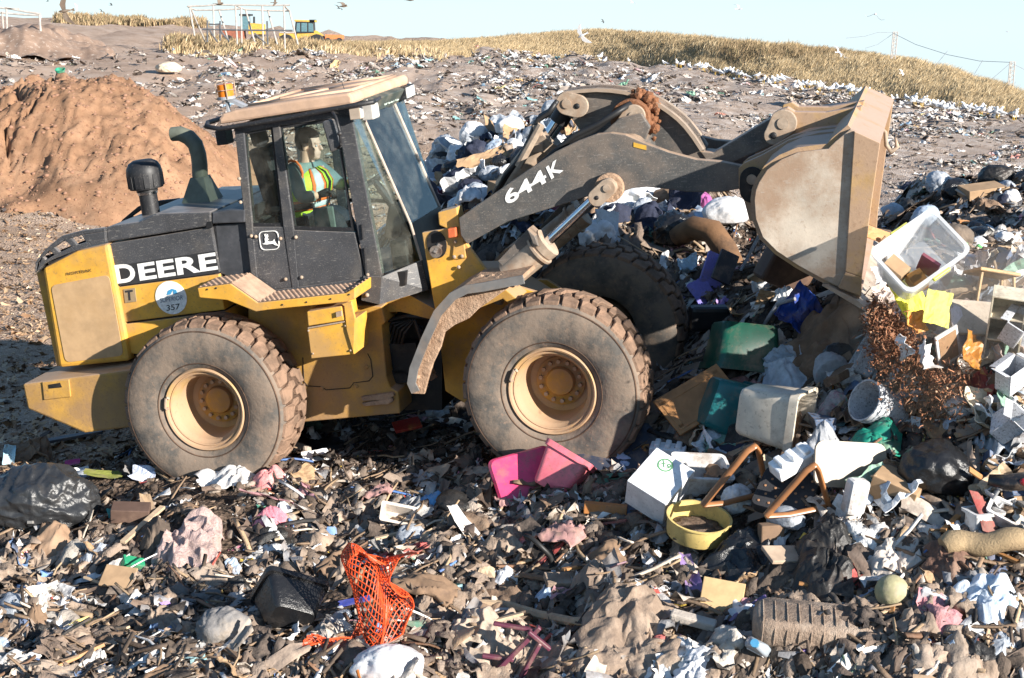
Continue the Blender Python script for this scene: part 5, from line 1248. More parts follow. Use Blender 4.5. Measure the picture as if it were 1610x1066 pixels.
# pails
def PAIL(px, py, base, r, h, m, label, rot, dy=0, name='pail', cat='bucket'):
    o = round_mesh([(0, -h / 2), (r * .86, -h / 2), (r * .88, -h / 2 + .01), (r * .98, h * .3), (r * 1.03, h * .3), (r * 1.03, h * .36), (r, h * .36), (r * 1.0, h / 2), (r * 1.04, h / 2), (r * .96, h / 2), (r * .84, -h / 2 + .01), (0, -h / 2 + .01)], 40).build(name, m, smooth=True, auto=35)
    put(o, px, py, base, dy, rot); return tag(o, label, cat)
WSP = mat('splashed_white_plastic', (.56, .57, .60), .45, dirt=(.05, .04, .035), damt=.22, dscale=16, spk=(.03, .025, .02), spk_scale=60, spk_amt=.9)
pl_ = PAIL(1384, 640, 672, .165, .36, WSP, 'white bucket splashed with dirt lying on its side with red print', (66, 0, -62))
flat_text('REC', .05, mat('red_print', (.5, .08, .1), .6), pl_, (.0, -.163, .02), (R(90), 0, 0))
TUB(1362, 566, 600, .32, .20, .18, WSP, 'white rectangular tub splashed with dirt above the white bucket', rot=(-30, -52, 30), name='plastic_tub', cat='tub')
# clear tote with boxes in it
CLR = bpy.data.materials.new('clear_plastic'); CLR.use_nodes = True; n_ = CLR.node_tree.nodes; l_ = CLR.node_tree.links
tr_ = n_.new('ShaderNodeBsdfTransparent'); tr_.inputs[0].default_value = (.93, .94, .95, 1); b_ = n_['Principled BSDF']; b_.inputs['Base Color'].default_value = (.80, .82, .84, 1); b_.inputs['Roughness'].default_value = .3
mx_ = n_.new('ShaderNodeMixShader'); mx_.inputs[0].default_value = .42; l_.new(tr_.outputs[0], mx_.inputs[1]); l_.new(b_.outputs[0], mx_.inputs[2]); l_.new(mx_.outputs[0], n_['Material Output'].inputs[0])
ct = TUB(1442, 410, 520, .58, .42, .34, CLR, 'clear plastic tote with yellow handles tilted on its side holding brown boxes', name='storage_tote', cat='tote', rot=(48, -30, 20), dy=-1.2)
YH = plastic('lime_handle', (.70, .74, .12), .4)
for s in (-1, 1): o = MB(); o.box((0, s * .235, .145), (.16, .03, .035)); o.build('handle', YH, ct, bevel=.008)
def inside(par, name, label, cat, d, off, rot, m):
    o = MB().box((0, 0, 0), d).build(name, m, bevel=.004); o.matrix_world = Matrix.Translation(par.location) @ par.rotation_euler.to_matrix().to_4x4() @ Matrix.Translation(off) @ Euler([R(a) for a in rot]).to_matrix().to_4x4(); return tag(o, label, cat)
inside(ct, 'small_box', 'brown card box inside the clear tote, the upper of two', 'box', (.11, .17, .12), (-.14, .06, -.06), (0, 0, 8), M_CARD)
inside(ct, 'small_box', 'glossy brown box inside the clear tote, the lower of two', 'box', (.12, .14, .10), (-.08, -.11, -.07), (0, 0, -6), plastic('toffee_box', (.25, .12, .03), .3))
inside(ct, 'book', 'maroon book inside the clear tote beside the brown boxes', 'book', (.03, .16, .18), (.06, -.07, -.05), (0, 10, 14), plastic('maroon_cover', (.18, .05, .07), .5))
# wood and furniture
cd = CARTON(1098, 628, 680, .66, .40, .025, M_WOOD, 'oak cabinet door leaning on the rubbish under the teal bin', name='cabinet_door', cat='door', rot=(42, -26, 20), dy=.05)
for q in ((0, -.14, .014, .6, .05, .006), (0, .14, .014, .6, .05, .006), (-.27, 0, .014, .05, .3, .006), (.27, 0, .014, .05, .3, .006)): MB().box(q[:3], q[3:]).build('frame_rail', M_WOOD, cd, bevel=.003)
CARTON(952, 800, 815, .34, .08, .09, plastic('orange_wood', (.42, .17, .05), .5), 'orange brown wooden drawer front below the white towel', name='drawer_front', cat='drawer', rot=(0, 4, -6))
PLANK((905, 716), (1000, 674), 740, .06, .02, M_BOARD, 'long pale wooden board leaning beside the front tyre', dy2=.2, b2=705)
PLANK((900, 830), (985, 818), 838, .03, .02, plastic('maroon_strip', (.16, .05, .05), .5), 'thin maroon strip lying under the drawer front')
PLANK((1430, 590), (1525, 742), 640, .26, .03, mat('chip_panel', (.35, .22, .12), .7, dirt=(.2, .11, .06), damt=.5), 'long brown panel sliding down the heap behind the black bag', b2=760, dy1=.3)
PLANK((1128, 780), (1200, 806), 812, .04, .02, M_CARDD, 'thin brown lath lying below the chair frame')
def armchair_frame(px, py, base, label, rz, w=.30, h=.52):
    pts = [(-w, 0, -h / 2), (-w * .25, 0, h / 2 - .05), (-w * .05, 0, h / 2), (w * .12, 0, h / 2 - .04), (w * .9, 0, -h * .28)]
    P = []
    for i in range(len(pts) - 1):
        for k in range(4): P.append(Vector(pts[i]).lerp(Vector(pts[i + 1]), k / 4))
    P.append(Vector(pts[-1])); b = MB(); b.tube(P, .021, 8, flat=1.5); b.tube([pts[0], (-w * .3, 0, -h * .42 - .02), pts[-1]], .019, 8, flat=1.4)
    o = b.build('chair_frame', mat('varnished_wood', (.30, .13, .05), .35, dirt=(.2, .1, .05), damt=.3), smooth=True, auto=45); put(o, px, py, base, -.15, (18, 8, rz)); return tag(o, label, 'chair frame')
armchair_frame(1172, 748, 800, 'bent wood chair arm standing in the rubbish beside the white carton', 30)
armchair_frame(1268, 772, 815, 'bent wood chair arm leaning across the dotted black cushion', 24, .27, .44)
o = MB(); loops(o, [rrect(.42, .36, .05, -.05), rrect(.44, .38, .06, -.03), rrect(.44, .38, .06, .03), rrect(.42, .36, .05, .05)]); cu = o.build('cushion', mat('dotted_black_fabric', (.03, .03, .034), .85, bump=.3), smooth=True, auto=50); put(cu, 1236, 778, 812, .05, (40, 8, -28)); tag(cu, 'black seat cushion with tan dots behind the bent chair arm', 'cushion')
o = MB()
for i in range(5):
    for j in range(5): o.ico((-.16 + .08 * i + .03 * (j % 2), -.14 + .07 * j, .053), .012, 1, sc=(1, 1, .3))
tag(o.build('dot_pattern', mat('tan_dots', (.4, .2, .1), .7), cu), kind='stuff')
# fabrics
CLOTH(1300, 520, 590, 150, 140, M_BRC, 'crumpled brown blanket draped under the bucket lip', 'blanket', 'blanket', 3, .5, dy=.15, fold=.5, n=64)
CLOTH(1236, 585, 610, 96, 70, mat('pale_blue_grey_sheeting', (.55, .60, .66), .5, dirt=(.2, .18, .16), damt=.3, dscale=7, bump=.4), 'pale grey crumpled bed sheet between the green bin and the cream bin', 'bed_sheet', 'sheet', 5, .75, fold=.5, n=60)
CLOTH(1303, 636, 668, 64, 84, mat('crochet', (.58, .50, .46), .95, dirt=(.45, .10, .16), damt=.45, dscale=14, spk=(.1, .4, .28), spk_scale=26, spk_amt=.8, bump=.8, bscale=70), 'pink and green crocheted blanket beside the cream bin', 'crochet_blanket', 'blanket', 6, .5, rz=-40, rx=30)
CLOTH(975, 742, 758, 46, 36, plastic('striped_towel', (.45, .52, .68), .9, damt=.3), 'white and blue towel bunched between the pink tub and white carton', 'towel', 'towel', 8, 1.)
SHEET(1256, 489, 520, 60, 60, plastic('royal_blue_sheet', (.015, .06, .32), .4), 'royal blue plastic sheet standing below the bucket lip', 'plastic_sheet', 'plastic sheet', 11, (55, -40, 20), .3, .006)
CLOTH(1240, 462, 500, 62, 40, M_PAP, 'white shirt hanging above the royal blue sheet', 'shirt', 'shirt', 12, .9, rx=30)
CLOTH(1376, 694, 712, 72, 46, plastic('emerald_bag', (.01, .22, .15), .45), 'emerald green crumpled bag on top of the beige tray', 'carrier_bag', 'bag', 13, .95, fold=.4)
BAG(1474, 745, 790, 128, 84, M_BLK, 'shiny black bin bag full of rubbish at the foot of the brown soil slide', sd=3, pleat=.06, knot=(-.2, -.9, .3), rz=20, sub=5, ry=12)
CARTON(1410, 770, 800, .34, .26, .2, M_CARD, 'brown cardboard box wedged beneath the shiny black bag', rot=(10, 18, -28), dy=.1)
# polystyrene and cartons
def foam(px, py, base, d, label, rot, dy=0):
    o = MB(); o.box((0, 0, 0), d)
    for k in range(3): o.box((-d[0] * .3 + k * d[0] * .3, 0, d[2] * .5 + .015), (d[0] * .16, d[1] * .8, .04))
    o = o.build('foam_packing', M_FOAM, bevel=.012); put(o, px, py, base, dy, rot); return tag(o, label, 'foam packing')
foam(1247, 726, 770, (.34, .16, .10), 'white foam packing block lying across the chair frames', (20, -24, 20), -.25)
foam(1050, 708, 735, (.30, .16, .08), 'white foam packing block with ridges behind the white carton', (10, 4, -12), .1)
CARTON(1345, 780, 805, .16, .12, .26, WPL, 'dirty white foam block standing below the beige tray', name='foam_block', cat='foam block', rot=(8, 6, 20), dy=-.1, bev=.03)
o = TUB(1100, 750, 790, .42, .30, .22, WPL, 'white bin full of dark clothes behind the chair arm', rot=(24, 6, 14), dy=.1)
CLOTH(1112, 722, 760, 90, 50, M_NVY, 'dark navy clothes heaped in the white bin', 'clothes', 'clothes', 15, .7)
# purple folders, boards, pillow
PUR = plastic('lilac_card', (.22, .19, .55), .6)
SHEET(1104, 458, 480, 40, 44, PUR, 'flat lilac folder lying lowest of the folders behind the far tyre', 'folder', 'folder', 21, (50, -18, 28), .04, .008, 'lilac folders')
CARTON(1122, 425, 460, .22, .05, .34, PUR, 'thick lilac folder standing upright behind the flat one', name='folder', cat='folder', rot=(-20, 24, 8), dy=.1)
CARTON(1140, 420, 460, .20, .04, .32, plastic('black_folder_card', (.03, .03, .04), .5), 'black folder standing beside the lilac ones', name='folder', cat='folder', rot=(-18, 26, 10), dy=.1)
SHEET(1082, 418, 440, 34, 26, plastic('pale_blue_paper', (.45, .62, .74), .8), 'pale blue crumpled paper left of the lilac folders', sd=23, rot=(30, 0, 20), amp=.5)
SHEET(955, 355, 385, 46, 52, plastic('printed_board', (.42, .46, .50), .6), 'grey printed board standing under the lift cylinder rod', 'board', 'board', 24, (70, 10, 30), .03, .01)
BAG(1142, 336, 365, 74, 44, M_WHB, 'plump white pillow lying behind the bucket hinge', 'pillow', 'pillow', 31, dd=.7, wr=.5)
CLOTH(1112, 318, 345, 60, 40, plastic('magenta_fleece', (.36, .09, .26), .9), 'purple and pink fleece beside the white pillow', 'fleece', 'fleece', 32, .9)
BAG(1003, 304, 330, 60, 34, M_WHB, 'white bag lying right of the lift cylinder cap', sd=33)
BAG(940, 372, 395, 62, 44, M_WHB, 'smooth white bag above the far front tyre', sd=34, wr=.4)
BAG(1060, 366, 400, 68, 56, M_BLK, 'black bin bag tied in a star of pleats behind the far front tyre', sd=35, pleat=.13, knot=(0, -.9, .45), sub=5)
BAG(1060, 312, 340, 72, 30, M_CARDD, 'brown sack of wood chips behind the tied black bag', 'sack', 'sack', 36)
# sofa arm: a long padded brown roll
o = MB(); P = [at_y(x, y, hit(1110, 420).y + d) for x, y, d in ((1062, 372, .5), (1092, 358, .35), (1120, 364, .2), (1140, 392, .1), (1158, 430, 0), (1166, 446, 0))]; c = sum(P, Vector((0, 0, 0))) / 6
so = o.tube([p - c for p in P], [.10, .125, .13, .125, .12, .11], 18).build('sofa_arm', mat('brown_upholstery', (.20, .105, .05), .85, dirt=(.02, .016, .014), damt=.5, dscale=2, bump=.3), smooth=True, auto=60); so.location = c; tag(so, 'long padded brown sofa arm curving down behind the bucket hinge', 'sofa arm')
CARTON(1235, 425, 470, .50, .22, .34, mat('dark_brown_case', (.09, .05, .035), .6, dirt=(.2, .12, .07), damt=.4), 'dark brown suitcase lying under the bucket', name='suitcase', cat='suitcase', rot=(12, 24, 22), bev=.03)
PLANK((1165, 425), (1196, 366), 440, .05, .025, plastic('grey_rail', (.32, .36, .42), .4), 'grey metal rail leaning against the brown suitcase', name='rail', cat='rail', b2=440)
CARTON(1192, 436, 465, .16, .03, .14, M_BOARD, 'square piece of pale board at the end of the sofa arm', name='board_offcut', cat='board', rot=(60, 20, 30), dy=-.2)
CARTON(1115, 500, 530, .38, .16, .24, mat('black_case', (.015, .015, .017), .4), 'black hard case with a white sticker behind the green bin', name='hard_case', cat='case', rot=(8, 0, 6), bev=.04)
POLE([(1195, 520), (1222, 478), (1250, 470)], 530, .018, plastic('grey_tube', (.35, .36, .4), .35), 'bent grey metal tube behind the green bin', dys=(0, 0, 0))
# yellow and white sheets and panels in the falling load
YS = plastic('bright_yellow_card', (.80, .74, .04), .6, damt=.1)
SHEET(1424, 458, 520, 50, 84, YS, 'bright yellow card sheet sliding below the clear tote', 'card_sheet', 'card', 41, (66, -20, 30), .12, .004, dy=-1.1)
SHEET(1475, 484, 545, 44, 56, plastic('olive_yellow_card', (.52, .50, .06), .6, dirt=(.1, .09, .03), damt=.5, dscale=18), 'mottled olive yellow card sheet right of the bright one', 'card_sheet', 'card', 42, (70, 16, 10), .04, .004, dy=-.9)
SHEET(1530, 556, 590, 46, 66, plastic('amber_panel', (.42, .18, .03), .4), 'curved amber plastic panel in the dusty slide', 'panel', 'panel', 43, (62, 30, 30), .3, .006, dy=-.4)
wf = CARTON(1490, 545, 590, .22, .02, .30, WPL, 'white framed picture panel falling beside the amber panel', name='picture_frame', cat='frame', rot=(16, -24, 24), dy=-.5)
MB().box((0, -.0115, 0), (.17, .004, .24)).build('picture', plastic('brown_picture', (.3, .18, .1), .4), wf)
SHEET(1508, 520, 575, 36, 80, plastic('lilac_white_panel', (.60, .57, .62), .6), 'pale lilac white panel standing behind the amber panel', 'panel', 'panel', 44, (76, 0, 50), .03, .008, dy=-.3)
sh = empty('shelf_unit'); 
CRE = plastic('cream_laminate', (.62, .55, .42), .5)
for d, c, nm in (((.02, .3, .8), (-.2, 0, 0), 'side_panel'), ((.02, .3, .8), (.2, 0, 0), 'side_panel'), ((.4, .3, .02), (0, 0, .39), 'shelf'), ((.4, .3, .02), (0, 0, .1), 'shelf'), ((.4, .3, .02), (0, 0, -.2), 'shelf'), ((.4, .01, .8), (0, .15, 0), 'back_panel')): MB().box(c, d).build(nm, CRE, sh, bevel=.003)
put(sh, 1582, 505, 575, -.2, (20, 6, -16)); sh.scale = (.62, .62, .62); tag(sh, 'broken cream shelf unit lying in the dust at the right edge', 'shelf unit')
CARTON(1530, 500, 560, .42, .03, .34, plastic('beige_panel', (.46, .39, .31), .6), 'large flat beige panel lying behind the shelf unit', name='furniture_panel', cat='panel', rot=(-48, 6, 12), dy=-.2)
o = empty('broken_chair'); WD = plastic('pale_wood', (.58, .38, .18), .6)
MB().box((0, 0, 0), (.36, .3, .03)).build('seat', WD, o, bevel=.01)
for x_, y_ in ((-.14, -.1), (.14, -.1), (.14, .1)): MB().tube([(x_, y_, -.02), (x_ * 1.25, y_ * 1.2, -.36)], [.016, .012], 6).build('leg', WD, o)
put(o, 1560, 430, 470, -.3, (-14, 10, 10)); tag(o, 'broken pale wooden stool above the beige panel', 'stool')
for k, (a, b, c_, d_) in enumerate(((1592, 590, 620, 'white box corner poking from the slide at the right edge, nearest the amber panel'), (1598, 515, 580, 'white box at the right edge beside the shelf unit'), (1585, 665, 690, 'white carton piece right of the brown panel'))):
    CARTON(a, b, c_, .22, .14, .2, WSP, d_, flaps=3, rot=(20 + 14 * k, -24, 30 + 20 * k), name='white_box', dy=-.2)
SHEET(1386, 372, 420, 60, 22, plastic('orange_ply', (.50, .25, .09), .6), 'orange plywood strip sticking out behind the bucket cheek', 'plywood_strip', 'plywood', 46, (60, 20, 0), .05, .008, dy=-1.)
POLE([(1372, 398), (1394, 372)], 430, .02, M_BOARD, 'short pale stick behind the bucket cheek', 'stick', 'stick', dys=(-1, -1))
for k, (a, b, w_, m_, lb) in enumerate(((1398, 430, 46, M_PAP, 'white crumpled paper sliding from the bucket, uppermost'), (1392, 462, 40, plastic('pale_print', (.6, .5, .45), .7), 'printed paper sliding from the bucket under the yellow card'), (1440, 505, 44, plastic('orange_print', (.62, .28, .06), .6), 'orange envelope in the slide below the yellow card'), (1455, 560, 52, WPL, 'white plastic wrapper caught in the soil stream'), (1420, 545, 40, M_PAP, 'white paper half buried in the soil stream'))):
    SHEET(a, b, b + 55, w_, w_ * .8, m_, lb, sd=50 + k, rot=(40 + 8 * k, -20 + 12 * k, 20 * k), amp=.3, dy=-.9)
# right hand heap
BAG(1567, 279, 298, 58, 32, M_BLKD, 'dusty black bag on top of the right hand heap', sd=61)
CARTON(1544, 300, 315, .5, .3, .12, M_CARD, 'flattened brown cardboard box below the dusty black bag', rot=(10, -6, 14))
BAG(1590, 313, 330, 30, 24, M_WHB, 'white bag on the right hand heap beside the cardboard', sd=62)
CLOTH(1551, 327, 340, 40, 28, M_BRC, 'brown crumpled sack in the middle of the right hand heap', 'sack', 'sack', 63, .8)
SHEET(1530, 350, 358, 50, 10, plastic('orange_slat', (.55, .26, .1), .6), 'thin orange slat lying on the right hand heap', 'slat', 'slat', 64, (20, 4, 10), .05, .02)
LG_ = plastic('light_green_plastic', (.16, .55, .16), .4)
for a, b, lb in ((1478, 378, 'light green bag scrap nearest the clear tote'), (1520, 391, 'light green bag scrap left of a white scrap on the heap'), (1540, 396, 'light green bag scrap farthest right on the heap')): CLOTH(a, b, b + 12, 28, 20, LG_, lb, 'bag_scrap', 'plastic bag', a % 9, 1., n=20)
BAG(1538, 383, 394, 28, 18, M_WHB, 'small white bag between the light green scraps', sd=66)
POLE([(1572, 392), (1612, 416)], [400, 424], .03, mat('dark_pipe', (.08, .08, .085), .5), 'dark grey pipe lying on the right hand heap')
BAG(1500, 375, 395, 60, 40, mat('grey_brown_sack', (.10, .08, .065), .9, dirt=(.2, .15, .11), damt=.5), 'grey brown sack behind the light green scraps', 'sack', 'sack', 67)
CLOTH(1430, 290, 305, 34, 16, M_NVY, 'dark coat on the crest of the right hand heap', 'coat', 'coat', 68, .9)
CLOTH(1474, 283, 300, 36, 30, M_CARDD, 'dark brown cushion on the crest of the right hand heap', 'cushion', 'cushion', 69, .9)
# black scooter with red lamp at the right edge
sc_ = empty('toy_scooter'); BK_ = plastic('black_moulding', (.015, .015, .017), .35)
o = MB(); o.tube([(-.3, 0, 0), (-.1, 0, .02), (.1, 0, .10), (.3, 0, .12)], [.06, .09, .10, .07], 12, flat=1.4); o.build('body', BK_, sc_, smooth=True)
o = MB(); o.ico((.10, -.10, .12), .07, 3, sc=(1, .6, .8)); o.build('lamp', plastic('red_lens', (.45, .02, .03), .3), sc_, smooth=True)
o = MB(); o.tube([(-.16, -.08, -.04), (-.20, -.12, -.17)], .02, 8); o.lathe([(0, 0), (.05, 0), (.05, .02), (0, .02)], 16, Matrix.Translation((-.15, -.06, -.04))); o.build('foot', plastic('grey_foot', (.3, .3, .3), .4), sc_)
sc_.scale = (.62, .62, .62); put(sc_, 1596, 765, 800, -.1, (10, 10, -20)); tag(sc_, 'black toy scooter with a round red lamp at the right edge', 'scooter')
TUB(1545, 818, 838, .22, .16, .16, WPL, 'white plastic drawer standing at the right edge below the scooter', name='plastic_box', cat='box', rot=(4, 0, 20), tp=.95)
TUB(1580, 815, 832, .26, .18, .14, WPL, 'white plastic tub tilted beside the white drawer', name='plastic_tub', cat='tub', rot=(20, 24, -20), tp=.9)
# ---- foreground
BAG(62, 790, 838, 190, 96, mat('grey_black_liner', (.026, .027, .029), .33, spec=.55, dirt=(.10, .09, .08), damt=.2, dscale=2.5, bump=.5, bscale=16), 'huge dark bin bag lying at the left edge', sd=71, sub=6, dd=.62, wr=1.7, pleat=.05, knot=(.75, -.5, -.2))
CLOTH(84, 842, 862, 84, 48, mat('kraft_paper', (.28, .18, .115), .9, dirt=(.36, .25, .17), damt=.4, bump=.3), 'crumpled brown paper sack in front of the huge bin bag', 'paper_sack', 'sack', 72, .8, n=26)
CARTON(206, 806, 824, .32, .16, .13, mat('dark_brown_carton', (.10, .06, .045), .8, dirt=(.2, .13, .09), damt=.3), 'dark brown carton with teal ends right of the huge bin bag', rot=(16, 4, 6))
SHEET(178, 812, 824, 22, 30, plastic('turquoise_card', (.06, .42, .42), .6), 'turquoise card end beside the dark brown carton', 'card_sheet', 'card', 73, (70, 0, 60), .1)
SHEET(162, 745, 754, 62, 30, plastic('olive_card', (.22, .24, .05), .7), 'olive green card lying flat left of the rear tyre', 'card_sheet', 'card', 74, (8, 6, 12), .06)
SHEET(226, 746, 754, 44, 26, plastic('bluish_paper', (.55, .60, .74), .8), 'bluish white paper leaning at the rear tyre', sd=75, rot=(24, 0, -10), amp=.3)
SHEET(112, 746, 754, 58, 26, M_PAP, 'white folded paper above the huge bin bag', sd=76, rot=(14, -4, 16), amp=.3)
SHEET(28, 748, 756, 70, 24, M_PAP, 'white paper lying at the left edge above the huge bin bag', sd=77, rot=(10, -8, -16), amp=.1)
SHEET(114, 727, 736, 26, 14, plastic('magenta_leaflet', (.45, .03, .19), .5), 'magenta leaflet with white print in the shade behind the bin bag', 'leaflet', 'leaflet', 78, (30, -10, 0), .05)
SHEET(38, 706, 724, 50, 40, M_CARDD, 'grey brown cardboard flap standing at the left edge', 'cardboard_flap', 'cardboard', 79, (40, -10, 20), .2, .006)
SHEET(68, 708, 722, 30, 54, M_CARDD, 'bent cardboard strip right of the standing flap', 'cardboard_flap', 'cardboard', 80, (44, 20, 60), .3, .006)
SHEET(14, 716, 730, 20, 36, plastic('sky_blue_card', (.35, .55, .66), .6), 'sky blue card at the left edge', 'card_sheet', 'card', 81, (60, 10, 20), .2)
PLANK((40, 700), (160, 678), 712, .12, .03, plastic('dark_slate_board', (.06, .065, .08), .6), 'dark slate board in the shade behind the rear bumper', dy2=.1, b2=690)
CARTON(208, 888, 902, .18, .10, .10, plastic('green_carton', (.02, .25, .12), .5), 'small green carton corner standing behind a square of cardboard', rot=(30, 20, 30), name='small_carton')
CARTON(186, 907, 920, .26, .2, .02, M_CARD, 'square piece of brown cardboard in the left foreground', name='cardboard_piece', cat='cardboard', rot=(36, 4, -10))
SHEET(56, 936, 950, 44, 34, plastic('off_white_card', (.6, .57, .54), .7), 'off white card standing in the left foreground', 'card_sheet', 'card', 83, (50, -10, 20), .15, .004)
SHEET(98, 932, 946, 38, 30, plastic('grey_card', (.42, .42, .43), .7), 'grey card leaning beside the off white card', 'card_sheet', 'card', 84, (50, 10, -20), .15, .004)
CLOTH(428, 820, 836, 58, 40, mat('rose_blanket', (.62, .20, .25), .95, dirt=(.7, .45, .45), damt=.4, dscale=14, bump=.6, bscale=50), 'rose pink patterned blanket crumpled in the middle foreground', 'blanket', 'blanket', 85, .9)
CLOTH(424, 754, 768, 54, 36, mat('coral_cloth', (.66, .25, .24), .95, dirt=(.75, .5, .46), damt=.4, dscale=14, bump=.6), 'coral pink cloth bunched right of the rear tyre', 'cloth', 'cloth', 86, .9)
CL2 = glass_mat('clear_film', (.9, .9, .9), 1.2); 
o = CLOTH(366, 748, 762, 110, 34, mat('milky_film', (.62, .60, .58), .3, dirt=(.4, .33, .27), damt=.4, dscale=6, bump=.4), 'milky plastic film spread under the rear tyre', 'plastic_film', 'plastic film', 87, .6, fold=.5)
SHEET(496, 716, 728, 46, 28, M_PAP, 'clean white paper lying between the two near tyres', sd=88, rot=(26, -6, 10), amp=.1)
TUB(624, 812, 826, .26, .14, .12, plastic('frosted_tub', (.52, .46, .40), .35), 'frosted plastic food tub on its side in the middle foreground', rot=(50, 14, 8), name='food_tub', cat='tub')
CLOTH(672, 796, 806, 40, 24, plastic('sky_blue_wrap', (.12, .36, .66), .4), 'bright blue plastic wrapper behind the frosted tub', 'wrapper', 'wrapper', 89, .9, n=20)
CLOTH(300, 852, 880, 120, 70, mat('pink_insulation', (.50, .36, .33), 1., dirt=(.36, .26, .21), damt=.5, dscale=9, bump=1., bscale=60), 'fluffy pinkish insulation spread in the left foreground', 'insulation', 'insulation', 90, .5, fold=.5, n=60)
bt = TUB(456, 952, 985, .46, .34, .30, M_BLK, 'torn shiny black plastic tub in the middle foreground left of the orange net', name='plastic_tub', cat='tub', rot=(-62, 22, 20), tp=.7)
BAG(352, 992, 1016, 92, 64, mat('grey_sack', (.20, .19, .185), .85, dirt=(.34, .27, .2), damt=.4, bump=.5), 'grey cloth sack slumped left of the torn black tub', 'sack', 'sack', 91, pleat=.1, knot=(-.3, -.8, .2))
wbag = BAG(612, 1050, 1075, 122, 62, M_WHB, 'white bin bag with an orange drawstring at the bottom edge', sd=92, pleat=.05, knot=(-.8, -.5, .2), sub=5)
o = MB(); o.tube([(-.20, -.20, .06), (-.17, -.25, -.02), (-.10, -.27, -.10)], [.022, .02, .012], 6, flat=.4); o.build('drawstring', plastic('orange_tape', (.8, .25, .05), .5), wbag)
SHEET(557, 945, 955, 54, 18, plastic('cobalt_card', (.05, .07, .33), .5), 'cobalt blue corrugated sheet behind the orange net', 'plastic_sheet', 'plastic sheet', 93, (14, -8, 10), .05, .006)
# orange safety netting: real strands of a diamond mesh over crumpled folds
def net():
    path = [(-.34, -.14, -.36), (-.18, -.10, -.40), (0, -.02, -.34), (.06, .02, -.12), (.02, .02, .10), (-.06, .05, .28), (-.02, .08, .36), (.14, .05, .34)]
    import bisect
    pts = [Vector(p) for p in path]; nU, nV = 34, 18
    def C(t):
        q = t * (len(pts) - 1); i = min(int(q), len(pts) - 2); f = q - i; return pts[i].lerp(pts[i + 1], f * f * (3 - 2 * f) * .4 + f * .6)
    def S(a, b):
        u, v = a / nU, b / nV; c = C(u); w = .44 - .14 * u
        p = c + Vector(((v - .5) * w * 1.0, .16 * math.sin(v * 7 + u * 4) * (.6 + .4 * u) - .12 * abs(v - .5), .10 * math.sin(v * 5 + u * 9)))
        n = mnoise.noise_vector(Vector((u * 5, v * 4, 3))); return p + n * .06
    b = MB()
    for k in range(-nV, nU + nV, 1):
        for sgn in (1, -1):
            L = []
            for j in range(nV + 1):
                a = k + (j if sgn > 0 else nV - j) * 1.0
                if 0 <= a <= nU: L.append(S(a, j))
                else:
                    if len(L) > 1: b.tube(L, .0042, 4, caps=False)
                    L = []
            if len(L) > 1: b.tube(L, .0042, 4, caps=False)
    for j in (0, nV): b.tube([S(a, j) for a in range(nU + 1)], .006, 5)
    return b
nb = net().build('safety_net', mat('orange_net', (.66, .085, .022), .5, dirt=(.42, .12, .055), damt=.3), fix=False); put(nb, 590, 945, 1015, -.05, (0, 0, 0)); nb.scale = (1.0, 1.0, .95); tag(nb, 'crumpled orange safety netting standing up in the middle foreground', 'safety net')
CLOTH(770, 1002, 1035, 170, 80, mat('quilted_cover', (.40, .32, .25), .95, dirt=(.26, .19, .14), damt=.5, dscale=5, bump=.9, bscale=12), 'quilted beige blanket caked in dirt right of the orange net', 'quilt', 'blanket', 94, .45, fold=.4, n=70)
CLOTH(985, 965, 1010, 150, 150, mat('muddy_jacket', (.24, .175, .13), .95, dirt=(.38, .29, .22), damt=.55, dscale=4, bump=.7, bscale=26), 'long muddy brown jacket twisted across the foreground', 'jacket', 'jacket', 95, .42, rz=38, fold=.55, n=80)
CLOTH(940, 900, 925, 90, 60, M_MUDC, 'muddy beige cloth above the muddy brown jacket', 'cloth', 'cloth', 96, .6, fold=.5, n=60)
CLOTH(1000, 1045, 1070, 180, 60, M_MUDC, 'dirty beige bedspread at the bottom edge below the brown jacket', 'bedspread', 'blanket', 97, .6, fold=.5, n=70)
CLOTH(860, 1040, 1066, 90, 50, M_MUDC, 'dirty padded cloth at the bottom edge behind the maroon chair pieces', 'cloth', 'cloth', 98, .6, n=50)
ch_ = empty('broken_plastic_chair'); MRN = plastic('maroon_plastic', (.12, .03, .055), .45)
for nm, a, b_2, w_ in (('rail', (-.22, 0, -.22), (.10, 0, .12), .055), ('rail', (.02, -.03, .10), (.17, -.03, -.03), .05), ('leg', (-.04, -.06, -.24), (.10, -.04, .02), .05), ('leg', (-.30, .04, -.10), (-.08, .04, -.13), .045), ('rail', (-.22, .05, .13), (.06, .02, .09), .04)):
    d = Vector(b_2) - Vector(a); MB().box((0, 0, 0), (d.length, .05, w_ * .6)).build(nm, MRN, ch_, bevel=.008); q = ch_.children[-1]
for q in list(ch_.children): pass
parts_ = [((-.22, 0, -.22), (.10, 0, .12)), ((.02, -.03, .10), (.17, -.03, -.03)), ((-.04, -.06, -.24), (.10, -.04, .02)), ((-.30, .04, -.10), (-.08, .04, -.13)), ((-.22, .05, .13), (.06, .02, .09))]
for q, (a, b_2) in zip(sorted(ch_.children, key=lambda o: (round(o.data.vertices[0].co.x, 5), o.name)), sorted(parts_, key=lambda p: (round(-(Vector(p[1]) - Vector(p[0])).length / 2, 5)))):
    d = Vector(b_2) - Vector(a); q.location = (Vector(a) + Vector(b_2)) / 2; q.rotation_euler = d.to_track_quat('X', 'Z').to_euler()
put(ch_, 826, 1012, 1040, -.2, (0, 0, 0)); tag(ch_, 'snapped maroon plastic chair legs sticking up at the bottom edge', 'chair')
